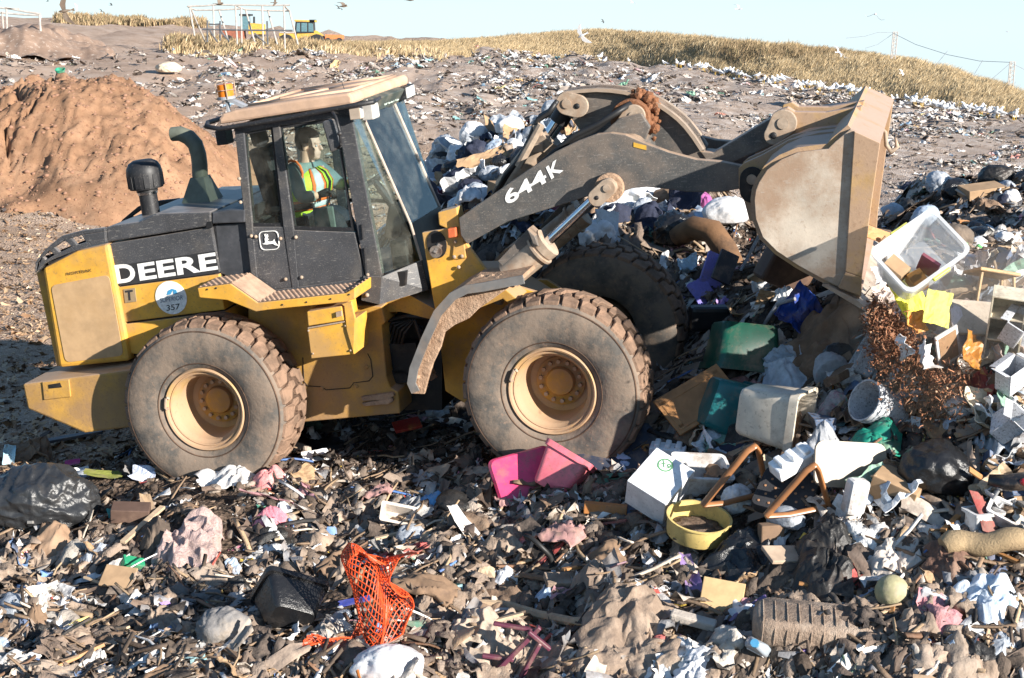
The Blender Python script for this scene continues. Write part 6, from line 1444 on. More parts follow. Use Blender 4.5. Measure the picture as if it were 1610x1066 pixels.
o = MB(); o.tube([(.20 * math.cos(t * .2618 - 1.9), .02 * math.sin(t), .20 * math.sin(t * .2618 - 1.9)) for t in range(15)], .020, 10); o = o.build('tyre_piece', mat('black_rubber', (.02, .02, .02), .5), smooth=True); put(o, 828, 880, 905, 0, (14, 10, -20)); tag(o, 'curved black bicycle tyre standing out of the rubbish', 'bicycle tyre')
CLOTH(822, 856, 872, 50, 36, plastic('red_pink_bag', (.60, .16, .15), .5, dirt=(.7, .4, .4), damt=.5), 'red and pink carrier bag beside the bicycle tyre', 'carrier_bag', 'bag', 99, .8, n=24)
PLANK((938, 905), (978, 885), 915, .10, .012, plastic('mauve_slats', (.22, .13, .16), .6), 'mauve plastic grille piece right of the bicycle tyre', name='grille', cat='grille')
CARTON(884, 912, 930, .26, .14, .05, M_MUDC, 'open grey frame drawer below the mauve grille', name='shallow_drawer', cat='drawer', rot=(20, 4, 14))
POLE([(748, 948), (800, 952), (850, 968), (905, 978), (945, 976)], [960, 962, 978, 990, 988], [.03, .035, .04, .035, .03], mat('pale_branch', (.46, .34, .22), .9, dirt=(.2, .14, .1), damt=.5), 'long pale branch across the muddy jacket', 'branch', 'branch')
CARTON(1135, 940, 958, .30, .03, .26, mat('torn_card', (.48, .33, .17), .9, dirt=(.3, .2, .12), damt=.3), 'torn tan cardboard standing in the right foreground', name='cardboard_piece', cat='cardboard', rot=(-34, 8, -10))
for k, (a, b, c_, w_, h_, lb) in enumerate(((1160, 878, 900, 130, 56, 'shiny black plastic sheeting below the yellow tub'), (1290, 905, 930, 120, 64, 'black plastic sheeting right of the first sheeting, below a torn carton'), (1300, 850, 872, 90, 44, 'grey black plastic wrap behind the torn carton'))):
    CLOTH(a, b, c_, w_, h_, M_BLKD if k else M_BLK, lb, 'plastic_sheeting', 'plastic sheet', 100 + k, .8, fold=.7, n=70)
CARTON(1240, 872, 890, .36, .2, .03, mat('torn_pale_carton', (.44, .33, .24), .9, dirt=(.25, .17, .12), damt=.3), 'torn open pale carton lying on the black sheeting', name='flat_carton', cat='carton', rot=(18, 6, 20))
CARTON(1212, 838, 852, .18, .1, .14, M_CARDD, 'square brown block right of the yellow tub', name='block', cat='block', rot=(0, 0, 10), bev=.01)
o = MB(); loops(o, [rrect(.86, .30, .1, -.10), rrect(.92, .36, .12, -.06), rrect(.92, .36, .12, .06), rrect(.86, .30, .1, .10)]); wv = o.build('woven_cushion', mat('woven_mud', (.30, .22, .165), .98, dirt=(.42, .34, .27), damt=.5, dscale=6, bump=1., bscale=45), smooth=True, auto=60); put(wv, 1292, 986, 1010, .1, (14, 4, -6)); tag(wv, 'long ribbed cushion caked in mud at the lower right', 'cushion')
for k in range(11):
    MB().tube([(-.40 + .08 * k, -.182, -.06), (-.40 + .08 * k, -.187, 0), (-.40 + .08 * k, -.182, .06), (-.40 + .08 * k, -.12, .108), (-.40 + .08 * k, .1, .104)], .0045, 6).build('rib', wv.data.materials[0], wv)
o = MB(); o.ico((0, 0, 0), .115, 4, fn=lambda v: v * (1 + .02 * mnoise.noise(v * 4))); o = o.build('ball', mat('scuffed_ball', (.36, .33, .19), .85, dirt=(.34, .28, .22), damt=.5, dscale=7, bump=.3), smooth=True); put(o, 1402, 930, 950, 0); tag(o, 'scuffed greenish ball in the right foreground', 'ball')
o = MB(); o.tube([(-.42 + .06 * i, .03 * math.sin(i * .7), .012 * i + .02 * math.sin(i * 1.1)) for i in range(15)], [(.078 + .004 * math.sin(i * 1.9)) * (.72 if i in (0, 14) else 1) for i in range(15)], 16, flat=1.35); o = o.build('rolled_carpet', mat('tan_carpet', (.36, .26, .15), .95, dirt=(.22, .15, .09), damt=.4, bump=.6, bscale=60), smooth=True, auto=60); put(o, 1580, 868, 895, 0, (0, 4, -6)); tag(o, 'rolled tan carpet at the right edge', 'carpet')
CLOTH(1492, 884, 905, 92, 60, mat('rust_brown_rug', (.16, .09, .065), .98, dirt=(.27, .19, .14), damt=.5, bump=.7, bscale=40), 'dark rust brown rug left of the rolled carpet', 'rug', 'rug', 104, .7, n=50)
CLOTH(1552, 938, 958, 110, 56, mat('blue_white_film', (.62, .68, .75), .3, dirt=(.08, .28, .55), damt=.42, dscale=5, bump=.4), 'blue and white printed plastic wrap at the right edge', 'plastic_wrap', 'plastic wrap', 105, .85, fold=.5, n=50)
CLOTH(1400, 890, 912, 90, 44, mat('pale_rag', (.58, .50, .43), .95, dirt=(.4, .32, .26), damt=.4, bump=.6), 'pale torn rags above the greenish ball', 'rags', 'rags', 106, .8, fold=.6, n=50)
CARTON(1470, 940, 955, .20, .08, .08, WPL, 'white plastic block right of the greenish ball', name='plastic_block', cat='block', rot=(0, 20, -20), bev=.015)
o = empty('oil_bottle'); put(o, 1192, 1018, 1034, 0, (58, 18, -30)); GB = plastic('grey_bottle', (.30, .34, .38), .35)
b = MB(); loops(b, [rrect(.15, .07, .02, -.13), rrect(.16, .08, .025, -.12), rrect(.16, .08, .025, .06), rrect(.10, .06, .02, .10), rrect(.05, .05, .02, .12)]); b.build('body', GB, o, smooth=True, auto=45)
MB().lathe([(.028, .12), (.028, .155), (0, .155)], 16).build('cap', plastic('blue_cap', (.08, .3, .5), .4), o)
MB().box((0, -.042, -.02), (.12, .004, .1)).build('sticker', M_PAP, o); tag(o, 'grey plastic oil bottle with a blue cap in the lower right foreground', 'bottle')
CLOTH(1100, 1050, 1070, 120, 36, mat('white_wadding', (.66, .66, .68), .95, dirt=(.45, .4, .36), damt=.4, bump=.8), 'white wadding at the bottom edge below the oil bottle', 'wadding', 'wadding', 107, .9, fold=.5, n=50)
CLOTH(1038, 1010, 1022, 34, 24, plastic('brick_cloth', (.38, .10, .09), .9), 'small brick red cloth below the muddy jacket', 'cloth', 'cloth', 108, .9, n=20)
CARTON(1090, 975, 990, .32, .10, .06, mat('pale_stone', (.48, .42, .36), .95, dirt=(.3, .23, .18), damt=.4, bump=.5), 'pale slab lying right of the muddy jacket', name='slab', cat='slab', rot=(10, 10, -16), bev=.015)
CARTON(640, 668, 690, .26, .18, .03, plastic('red_packet', (.45, .04, .03), .4, dirt=(.6, .4, .1), damt=.3), 'red snack packet in the shade under the machine', name='snack_packet', cat='packet', rot=(18, -10, 14))
for a, b, lb in ((672, 632, 'silver paper under the fender, upper of two'), (688, 648, 'silver paper under the fender, lower of two')): SHEET(a, b, b + 24, 40, 20, plastic('silver_paper', (.5, .53, .56), .3), lb, sd=a, rot=(30, 0, 10), amp=.3)
# ---- heap behind the boom
for k, (a, b, c_, w_, h_, m_, lb) in enumerate((
 (745, 214, 236, 52, 44, M_WHB, 'tall translucent white bag on the crest of the heap behind the cab'), (800, 200, 220, 52, 34, M_WHB, 'white bag on the heap crest left of the tilt cylinder'), (752, 240, 262, 50, 36, M_NVY, 'dark navy bag below the tall white bag'),
 (700, 232, 256, 46, 36, M_GRB, 'grey plastic bag at the left of the heap behind the cab'), (808, 232, 252, 36, 26, M_WHB, 'small white bag beside the tilt cylinder barrel'), (716, 268, 292, 50, 30, M_BLK, 'black bag on the left slope of the heap'),
 (742, 300, 322, 54, 36, M_NVY, 'navy blue bag above the boom foot'), (772, 276, 300, 44, 28, M_GRB, 'pale grey bag left of the brown carton on the heap'), (690, 262, 284, 30, 22, M_BLKD, 'small dusty black bag at the left edge of the heap'), (868, 172, 200, 40, 26, M_GRB, 'grey bag behind the bellcrank pin'),
 (676, 284, 305, 40, 26, M_GRB, 'pale grey bag beside the windscreen'), (786, 256, 276, 34, 24, M_BLK, 'black bag behind the hydraulic hoses'), (722, 326, 345, 46, 32, M_WHB, 'white sack at the boom foot'))):
    BAG(a, b, c_, w_ * .85, h_ * .85, m_, lb, sd=120 + k)
CARTON(792, 306, 330, .30, .24, .26, M_CARD, 'brown carton standing behind the boom arm', rot=(6, 4, 26))
SHEET(762, 252, 274, 90, 34, M_CARD, 'long torn cardboard sheet across the heap crest', 'cardboard_sheet', 'cardboard', 140, (40, -18, 10), .25, .006)
SHEET(812, 214, 236, 50, 30, M_CARD, 'torn tan cardboard behind the tilt cylinder', 'cardboard_sheet', 'cardboard', 141, (40, 20, 20), .35, .006)
SHEET(690, 305, 325, 44, 30, plastic('blue_grey_sheet', (.40, .46, .60), .6), 'blue grey sheet beside the windscreen on the heap', 'plastic_sheet', 'plastic sheet', 142, (40, 10, 0), .3)
CLOTH(704, 264, 280, 40, 14, plastic('orange_tube', (.55, .14, .04), .5), 'orange rag on the left slope of the heap', 'rag', 'rag', 143, .9, n=20)
CLOTH(742, 256, 270, 20, 12, plastic('green_scrap', (.03, .35, .14), .5), 'small green scrap below the navy bag on the heap', 'plastic_scrap', 'plastic', 144, .9, n=16)
POLE([(683, 297), (695, 318)], [318, 330], .022, M_BOARD, 'short pale stick beside the windscreen', 'stick', 'stick')
for k, (a, b, w_, m_, lb) in enumerate(((905, 320, 36, M_WHB, 'white plastic behind the lift cylinder rod'), (890, 345, 40, M_GRB, 'grey plastic behind the lift cylinder'), (985, 330, 30, LG_, 'green plastic under the boom arm'), (1020, 330, 40, M_CARDD, 'brown sacking under the boom arm'), (1085, 300, 44, M_MUDC, 'beige rag under the boom near the bucket'), (1165, 320, 30, M_PAP, 'white paper bag behind the white pillow'))):
    CLOTH(a, b, b + 18, w_, 26, m_, lb, 'plastic_scrap' if k < 3 else 'rag', 'scrap', 150 + k, .9, n=24)
BAG(265, 108, 118, 40, 16, mat('cream_sack', (.58, .48, .36), .9), 'cream sack lying on the bare ground beyond the red mound', 'sack', 'sack', 160, dy=0)
o = TUB(95, 113, 119, .5, .5, .34, plastic('green_tub', (.02, .30, .18), .4), 'green tub on the bare ground beyond the red mound', rot=(20, 0, 0), name='plastic_tub', cat='tub', r=.12)

# ---- middling scraps that repeat: one source of each kind, then copies
def repeat(srcs, n, label, cat, group, y0, y1, smin, smax, tilt=16, bias=1.2, lift=.3):
    xs, ys = near_pts(n, y0, y1, bias); 
    for i in range(n):
        s = srcs[i % len(srcs)]; o = s if i < len(srcs) else s.copy()
        if i >= len(srcs): COL.objects.link(o)
        k = rnd.uniform(smin, smax); z = gz(xs[i], ys[i]); o.location = (xs[i], ys[i], z + k * lift * .3); o.scale = (k, k, k)
        o.rotation_euler = (R(rnd.gauss(0, tilt)), R(rnd.gauss(0, tilt)), rnd.uniform(0, 6.28)); tag(o, label, cat, group)
PW = [(M_PAP, 0), (plastic('ivory_paper', (.62, .56, .48), .8), 1), (M_PAP, 2), (plastic('news_paper', (.45, .43, .41), .85, damt=.4), 3)]
repeat([sheet_mesh(1, 1.3, 200 + k, .3).build('paper_scrap', m, solid=.012, fix=False) for m, k in PW for _ in (0, 1)], 90, 'crumpled piece of waste paper lying loose in the rubbish', 'paper', 'loose paper scraps', 11, 19, .10, .24)
repeat([cloth_mesh(1, .8, .14, 210 + k, 22, .5).build('rag', m, smooth=True, solid=.02, fix=False) for k, m in enumerate((M_MUDC, M_BRC, M_MUDC, M_BLKD, M_CARDD, plastic('dusty_rose', (.4, .22, .2), .95)))], 110, 'dirty crumpled rag trodden into the rubbish', 'rag', 'trodden rags', 11, 20, .18, .46, 10, lift=.25)
repeat([sheet_mesh(1, .8, 220 + k, .16).build('cardboard_scrap', m, solid=.03, fix=False) for k, m in enumerate((M_CARD, M_CARDD, M_CARD, M_BOARD))], 60, 'torn scrap of cardboard lying loose in the rubbish', 'cardboard', 'loose cardboard scraps', 11, 19, .16, .36, 20)
repeat([MB().box((0, 0, 0), (1, .07, .035)).build('lath', m, bevel=.004) for m in (M_BOARD, M_CARDD, plastic('grey_lath', (.2, .19, .18), .8), M_WOOD)], 70, 'loose wooden lath lying in the rubbish', 'lath', 'loose wooden laths', 11, 18, .3, .75, 9, lift=.2)
repeat([bag_mesh(1, .8, .5, 230 + k, .05, (.3, -.5, .6), 4).build('crumpled_bag', m, smooth=True) for k, m in enumerate((M_WHB, M_BLK, M_GRB, M_BLKD))], 60, 'small crumpled plastic bag lying in the rubbish', 'plastic bag', 'small crumpled bags', 11.5, 25, .12, .38, 16, 1.0)

def repeat_at(srcs, pts, label, cat, group, smin, smax, tilt=25, lift=.2):
    for i, (x, y) in enumerate(pts):
        o = srcs[i % len(srcs)] if i < len(srcs) else srcs[i % len(srcs)].copy()
        if i >= len(srcs): COL.objects.link(o)
        k = rnd.uniform(smin, smax); o.location = (x, y, gz(x, y) + k * lift); o.scale = (k, k * rnd.uniform(.8, 1.2), k * rnd.uniform(.8, 1.2)); o.rotation_euler = (R(rnd.gauss(0, tilt)), R(rnd.gauss(0, tilt)), rnd.uniform(0, 6.28)); tag(o, label, cat, group)
def bagset(nm, ms, sd): return [bag_mesh(1, .8, .7, sd + k, .05, (.3 * (k % 3 - 1), -.6, .7), 5).build(nm, m, smooth=True) for k, m in enumerate(ms)]
def area(n, x0, x1, y0, y1): return [(rnd.uniform(x0, x1), rnd.uniform(y0, y1)) for _ in range(n)]
PL = plastic('pale_blue_bag', (.38, .46, .56), .4, bump=.3)
repeat_at(bagset('heaped_bag', (M_GRB, M_NVY, PL, M_BLK, M_WHB, M_BLKD, M_NVY, M_BRC), 300), area(80, -1.3, 1.8, 18.4, 22.8), 'filled household bag packed into the heap behind the boom', 'rubbish bag', 'bags heaped behind the boom', .16, .44)
repeat_at(bagset('heaped_bag', (M_BLKD, M_WHB, M_NVY, M_GRB, M_BLK, PL), 320), area(40, 4.6, 8.0, 17.5, 23.5), 'filled household bag lying on the right hand heap', 'rubbish bag', 'bags on the right hand heap', .16, .45)
repeat_at([sheet_mesh(1, 1.2, 330 + k, .3).build('flattened_wrap', m, solid=.012, fix=False) for k, m in enumerate((M_GRB, M_CARD, M_WHB, PL, M_NVY, M_PAP))], area(60, -1.3, 2.2, 18.3, 22.6), 'flattened sheet of packaging on the heap behind the boom', 'packaging', 'packaging behind the boom', .25, .6, 30, .1)
KEEP = ((1168,547,70),(1142,640,58),(1220,652,72),(1384,640,55),(1476,745,75),(1037,765,85),(1097,829,65),(1335,731,60),(1172,748,46),(1268,772,46),(1376,694,45),(1303,636,36),(1442,410,80),(1300,520,60),(1362,566,36),(1256,489,40),(1247,726,30))
def pile_pts(n, x0=1030, x1=1620, y0=430, y1=800):
    L = []
    while len(L) < n:
        px, py = rnd.uniform(x0, x1), rnd.uniform(y0, y1)
        if py < 1330 - .78 * px + 200 and px < 1200: continue
        if any((px - a) ** 2 + (py - b) ** 2 < r * r for a, b, r in KEEP): continue
        g = hit(px, py, 10.5); L.append((g.x, g.y))
    return L
BX = [CARTON_ for CARTON_ in ()]
def small_boxes():
    out = []
    for k, (m, d) in enumerate(((M_CARD, (1, .7, .5)), (WSP, (1, .8, .35)), (M_CARDD, (.9, .9, .3)), (plastic('dull_blue_box', (.07, .11, .19), .6), (.8, .6, .6)), (plastic('grey_card_box', (.35, .34, .33), .8), (1, .5, .4)), (M_BOARD, (1.2, .5, .06)))):
        b = MB(); b.box((0, 0, 0), d); b.v = [tuple(Vector(v) + mnoise.noise_vector(Vector(v) * 1.3 + Vector((k, 0, 0))) * .30) for v in b.v]; out.append(b.build('crushed_box', m, bevel=.02))
    return out
repeat_at(small_boxes(), pile_pts(60), 'crushed small box jammed into the tipped load below the bucket', 'box', 'crushed boxes in the tipped load', .10, .30, 40, .2)
repeat_at(bagset('load_bag', (M_WHB, M_BLK, M_GRB, M_CARDD, PL), 340), pile_pts(70), 'small split bag jammed into the tipped load below the bucket', 'plastic bag', 'split bags in the tipped load', .14, .36, 30, .15)
repeat_at([sheet_mesh(1, 1.2, 350 + k, .22).build('load_sheet', m, solid=.014, fix=False) for k, m in enumerate((M_PAP, M_CARD, WPL, PL, M_BOARD, plastic('faded_green_sheet', (.2, .34, .26), .6), M_PAP, plastic('grey_sheet', (.3, .3, .31), .7)))], pile_pts(170), 'loose sheet of card or plastic jammed into the tipped load below the bucket', 'card', 'loose sheets in the tipped load', .12, .36, 45, .2)

# larger soft shapes pressed into the foreground
MATS_ = (M_MUDC, M_BRC, M_MUDC, mat('taupe_cloth', (.33, .26, .205), .97, dirt=(.2, .15, .11), damt=.5, dscale=5, bump=.6, bscale=30), M_CARDD, mat('dark_mud_cloth', (.10, .075, .058), .97, dirt=(.2, .15, .11), damt=.4, bump=.6), M_MUDC, M_BLKD)
for k in range(64):
    px, py = rnd.uniform(-10, 1620), 790 + 280 * rnd.random() ** .8
    if (900 < px < 1500 and py < 860) or any((px - a) ** 2 + (py - b) ** 2 < 75 ** 2 for a, b in ((455, 950), (590, 950), (612, 1050), (1292, 986), (1402, 930), (1552, 938), (355, 990), (985, 965), (428, 820), (1135, 940), (62, 790), (826, 1012))): continue
    CLOTH(px, py, py + 14, rnd.uniform(46, 125), rnd.uniform(22, 54), MATS_[k % len(MATS_)], 'matted muddy cloth trodden flat into the foreground rubbish', 'matted_cloth', 'cloth', 300 + k, rnd.uniform(.3, .9), rz=rnd.uniform(0, 90), fold=rnd.uniform(.25, .6), n=34, group='matted muddy cloths in the foreground')
FILM = (M_WHB, M_GRB, mat('milky_bag', (.55, .54, .52), .35, dirt=(.35, .28, .22), damt=.4, bump=.3), M_BLKD, PL)
for k in range(34):
    px, py = rnd.uniform(-10, 1620), 775 + 290 * rnd.random() ** .8
    if 950 < px < 1420 and py < 840: continue
    CLOTH(px, py, py + 10, rnd.uniform(24, 64), rnd.uniform(14, 30), FILM[k % 5], 'torn plastic film lying crumpled in the foreground rubbish', 'torn_film', 'plastic film', 400 + k, rnd.uniform(.5, 1.), rz=rnd.uniform(0, 90), fold=rnd.uniform(.4, .8), n=26, group='torn plastic films in the foreground')

# split bags and small stuff filling the gaps of the heap behind the boom
def hx(n):
    L = []
    while len(L) < n:
        px, py = rnd.uniform(655, 930), rnd.uniform(195, 350); g = hit(px, py, 15)
        if 17.5 < g.y < 24.5: L.append((g.x, g.y))
    return L
repeat_at([cloth_mesh(1, .8, .3, 500 + k, 20, .5).build('heaped_cloth', m, smooth=True, solid=.02, fix=False) for k, m in enumerate((M_NVY, M_BRC, M_GRB, plastic('slate_cloth', (.06, .07, .10), .9), M_MUDC, M_WHB, M_CARD, plastic('wine_cloth', (.16, .03, .05), .9)))], hx(90), 'crumpled garment packed between the bags behind the boom', 'garment', 'garments in the heap behind the boom', .18, .46, 25, .12)

repeat_at(small_boxes(), pile_pts(70), 'crushed small box jammed into the tipped load below the bucket', 'box', 'crushed boxes in the tipped load', .08, .24, 40, .2)
repeat_at([MB().box((0, 0, 0), (1, .10, .03)).build('splintered_board', m, bevel=.004) for m in (M_BOARD, M_WOOD, M_CARDD, WPL, plastic('walnut_board', (.12, .06, .03), .5))], pile_pts(60), 'splintered board sticking out of the tipped load', 'board', 'splintered boards in the tipped load', .25, .6, 28, .12)

RB = (1390, 1622, 415, 720)
repeat_at([sheet_mesh(1, 1.1, 360 + k, .2).build('dusty_board', m, solid=.02, fix=False) for k, m in enumerate((CRE, plastic('dusty_white_panel', (.55, .51, .46), .7), M_BOARD, M_CARD, plastic('pale_pink_panel', (.5, .4, .37), .7), PL))], pile_pts(70, *RB), 'dusty panel piled with the load at the right edge', 'panel', 'dusty panels at the right edge', .16, .40, 45, .2)
repeat_at([cloth_mesh(1, .8, .3, 520 + k, 20, .5).build('load_cloth', m, smooth=True, solid=.02, fix=False) for k, m in enumerate((M_BRC, M_MUDC, M_GRB, plastic('dull_red_cloth', (.28, .06, .05), .9), M_WHB, M_CARDD))], pile_pts(60, *RB), 'dusty crumpled cloth caught in the load at the right edge', 'cloth', 'dusty cloths at the right edge', .16, .38, 25, .12)
# ================================================================== red soil mound, bank, grass, birds and far things
def pgx(px, Y): return (px - 805) / FPX * Y
def build_mound():
    nx, ny = 260, 150; x0, x1, y0, y1 = -18.5, -5.0, 36.5, 55.0
    X, Y = np.meshgrid(np.linspace(x0, x1, nx), np.linspace(y0, y1, ny)); X = X.ravel(); Y = Y.ravel()
    cx, cy = -11.1, 45.2
    dx = np.where(X > cx, (X - cx) / 5.0, (X - cx) / 6.5); dyy = np.where(Y < cy, (Y - cy) / 7.6, (Y - cy) / 6.0)
    r = np.hypot(dx, dyy) * (1 + .25 * fbm(X * .35, Y * .35, 3, 61))
    g = np.clip(1 - r, 0, 1); h = 3.1 * (1 - (1 - g) ** 1.7) * (g > 0)
    h = np.minimum(h, 2.55 + .5 * fbm(X * .5, Y * .5, 3, 62))
    rid = 1 - np.abs(2 * fbm(X * .9 + .3 * fbm(X * 2, Y * 2, 2, 66), Y * .28, 4, 63))
    h = h + sstep(.0, .25, g) * (.30 * (rid - .6) * sstep(-.15, .25, fbm(X * .5, Y * .5, 2, 68) + .1) + .16 * fbm(X * 2.2, Y * 1.6, 5, 64) + .20 * np.abs(fbm(X * 4.5, Y * 4, 4, 65)))
    gul = 1 - np.abs(2 * fbm(X * .75 + .5 * fbm(X, Y, 2, 76), Y * .3, 3, 75)); h = h - sstep(.86, .98, gul) * .45 * sstep(.15, .4, g)
    Z = H(X, Y) - .12 + np.maximum(h, 0) * sstep(0, .04, g)
    i = np.arange(nx * ny).reshape(ny, nx); F = np.stack([i[:-1, :-1], i[:-1, 1:], i[1:, 1:], i[1:, :-1]], -1).reshape(-1, 4)
    me = mesh_np('soil_mound', np.stack([X, Y, Z], 1), F); me.polygons.foreach_set('use_smooth', [True] * len(me.polygons))
    me.materials.append(mat('red_soil', (.27, .155, .092), .97, dirt=(.35, .215, .135), damt=.5, dscale=.8, spk=(.16, .078, .048), spk_scale=11, spk_amt=.8, bump=1., bscale=10, spec=.05, var=.15))
    o = bpy.data.objects.new('soil_mound', me); COL.objects.link(o); tag(o, kind='structure'); return me, np.stack([X, Y, Z], 1), g
_, MV, MG = build_mound()
k = np.nonzero(MG > .02)[0]; k = rng.choice(k, 6500)
co = []; fa = []; off = 0
for t, (V, F) in enumerate([t_clod(20 + q, 0, .7) for q in range(4)]):
    kk = k[t::4]; s_ = .02 + .13 * rng.random(len(kk)) ** 5; P = V[None] * s_[:, None, None] + MV[kk][:, None, :]; co.append(P.reshape(-1, 3)); fa.append((F[None] + (off + np.arange(len(kk)) * len(V))[:, None, None]).reshape(-1, 3)); off += P.shape[0] * P.shape[1]
me = mesh_np('soil_lumps', np.concatenate(co), np.concatenate(fa)); me.materials.append(mat('red_lumps', (.27, .155, .105), .95, spec=.1)); o = bpy.data.objects.new('soil_lumps', me); COL.objects.link(o); tag(o, kind='stuff')

# the long grassy bank on the right, running away to the left: foot and crest traced on the ground at real distances
BANK = [ # px, foot py, crest py, distance of the foot
 (1720,205,160,80),(1610,186,137,88),(1500,172,100,97),(1400,156,76,106),(1300,140,66,116),(1200,124,58,127),(1100,106,50,138),(1000,95,43,150),(930,90,40,157),(860,85,46,163),(760,82,54,168),(660,81,60,172),(560,80,60,175),(470,80,66,176),(400,79,72,178),(330,77,74,180)]
def bank_foot(px):
    py = float(np.interp(px, [b[0] for b in BANK[::-1]], [b[1] for b in BANK[::-1]])); d = float(np.interp(px, [b[0] for b in BANK[::-1]], [b[3] for b in BANK[::-1]])); return min(max(hit(px, py, 40, 400).y, d * .85), d * 1.2)
def zat(py, px, Y): return at_y(px, py, Y).z
def build_bank():
    n = 240; m = 30; B = np.array(BANK, float)[::-1]; B[:, 3] = [bank_foot(b[0]) for b in B]; k3 = np.array([.25, .5, .25]); B[1:-1, 3] = np.convolve(B[:, 3], k3, 'valid'); ps = np.linspace(B[0, 0], B[-1, 0], n)
    f = np.interp(ps, B[:, 0], B[:, 1]); c = np.interp(ps, B[:, 0], B[:, 2]); D = np.interp(ps, B[:, 0], B[:, 3]); V = []
    for i in range(n):
        gh = (.5 * FPX / D[i]); a = at_y(ps[i], f[i], D[i]); w = 21 + 4 * math.sin(ps[i] * .01); ct = at_y(ps[i], min(c[i] + gh, f[i] - 4), D[i] + w)
        dirv = Vector((ct.x - a.x, ct.y - a.y)); dirv.normalize(); dirv = dirv.normalized()
        for j in range(m):
            t = j / (m - 1); 
            if t < .6: u = t / .6; z = a.z - .5 * (1 - u) ** 3 + (ct.z - a.z) * (.75 * u + .25 * u * u * (3 - 2 * u)); q = u * w
            else: u = (t - .6) / .4; z = ct.z - 9 * u * u - .5 * u; q = w + u * 60
            if j < 2: z = min(z, gz(a.x + dirv.x * q, a.y + dirv.y * q - .6) - .3 + .3 * j)
            V.append((a.x + dirv.x * q, a.y + dirv.y * q - .6, z + .25 * mnoise.noise(Vector((ps[i] * .03, t * 6, 0)))))
    V = np.array(V); i = np.arange(n * m).reshape(n, m); F = np.stack([i[:-1, :-1], i[1:, :-1], i[1:, 1:], i[:-1, 1:]], -1).reshape(-1, 4)
    me = mesh_np('grass_bank', V, F); me.polygons.foreach_set('use_smooth', [True] * len(me.polygons)); me.materials.append(mat('dry_turf', (.36, .26, .145), .95, dirt=(.26, .18, .10), damt=.5, dscale=.3, bump=.5, bscale=1.5))
    o = bpy.data.objects.new('grass_bank', me); COL.objects.link(o); tag(o, kind='structure'); return V.reshape(n, m, 3)
BV = build_bank()
def tufts(name, P, hmin, hmax, m, blades=5, lean=(.35, 0), w=.05):
    """grass: thin curved blades in tufts"""
    n = len(P) * blades; B = np.repeat(P, blades, 0) + np.concatenate([rng.normal(0, .22, (n, 2)), np.zeros((n, 1))], 1); h = rng.uniform(hmin, hmax, n) * np.repeat(.6 + .8 * np.clip(vn(P[:, 0] * .35, P[:, 1] * .35, 91) + .5, 0, 1), blades)
    a = rng.uniform(0, 6.283, n); lx = rng.normal(lean[0], .28, n) * h; ly = rng.normal(lean[1], .25, n) * h; wx, wy = np.cos(a) * w, np.sin(a) * w
    def pt(t, k): return np.stack([B[:, 0] + lx * t * t + wx * k, B[:, 1] + ly * t * t + wy * k, B[:, 2] - .05 + h * t * (1 - .12 * t)], 1)
    V = np.stack([pt(0, -1), pt(0, 1), pt(.5, -.8), pt(.5, .8), pt(1, 0)], 1).reshape(-1, 3); o5 = np.arange(n)[:, None, None] * 5
    F = (np.array([[0, 1, 3], [0, 3, 2], [2, 3, 4]])[None] + o5).reshape(-1, 3); me = mesh_np(name, V, F); me.materials.append(m)
    o = bpy.data.objects.new(name, me); COL.objects.link(o); tag(o, kind='stuff'); return o
G1 = island_mat('dry_grass', [(10, (.56, .43, .25)), (9, (.46, .34, .19)), (7, (.64, .52, .34)), (4, (.34, .24, .13))], rough=.9, damt=.1, bump=0)
G2 = island_mat("dark_weeds", [(8, (.29, .205, .115)), (8, (.36, .26, .15)), (4, (.21, .17, .085)), (5, (.44, .33, .19))], rough=.9, damt=.1, bump=0)
def bank_pts(k, t0, t1, p0, p1):
    i = rng.uniform(p0, p1, k) * (BV.shape[0] - 1.01); j = rng.uniform(t0, t1, k) * (BV.shape[1] - 1.01); a = i.astype(int); b = j.astype(int); fi = (i - a)[:, None]; fj = (j - b)[:, None]
    return (BV[a, b] * (1 - fi) + BV[a + 1, b] * fi) * (1 - fj) + (BV[a, b + 1] * (1 - fi) + BV[a + 1, b + 1] * fi) * fj
BP_ = bank_pts(42000, .03, .68, .1, 1); nz = fbm(BP_[:, 0] * .16, BP_[:, 1] * .05, 3, 88) + .12 * (BP_[:, 0] / np.maximum(BP_[:, 1], 1) > .12)  # right end gets more dark tufts, painting in the bank's shaded face
lt = nz < .34
tufts('dry_grass', BP_[lt], .16, .55, G1, 6, (.42, -.1), .018); tufts('dark_weeds', BP_[~lt][::2], .16, .55, G2, 6, (.35, -.1), .020)
tufts('dark_weeds', bank_pts(1500, .3, .64, .0, .7), .35, .75, G2, 5, (.1, 0), .025)
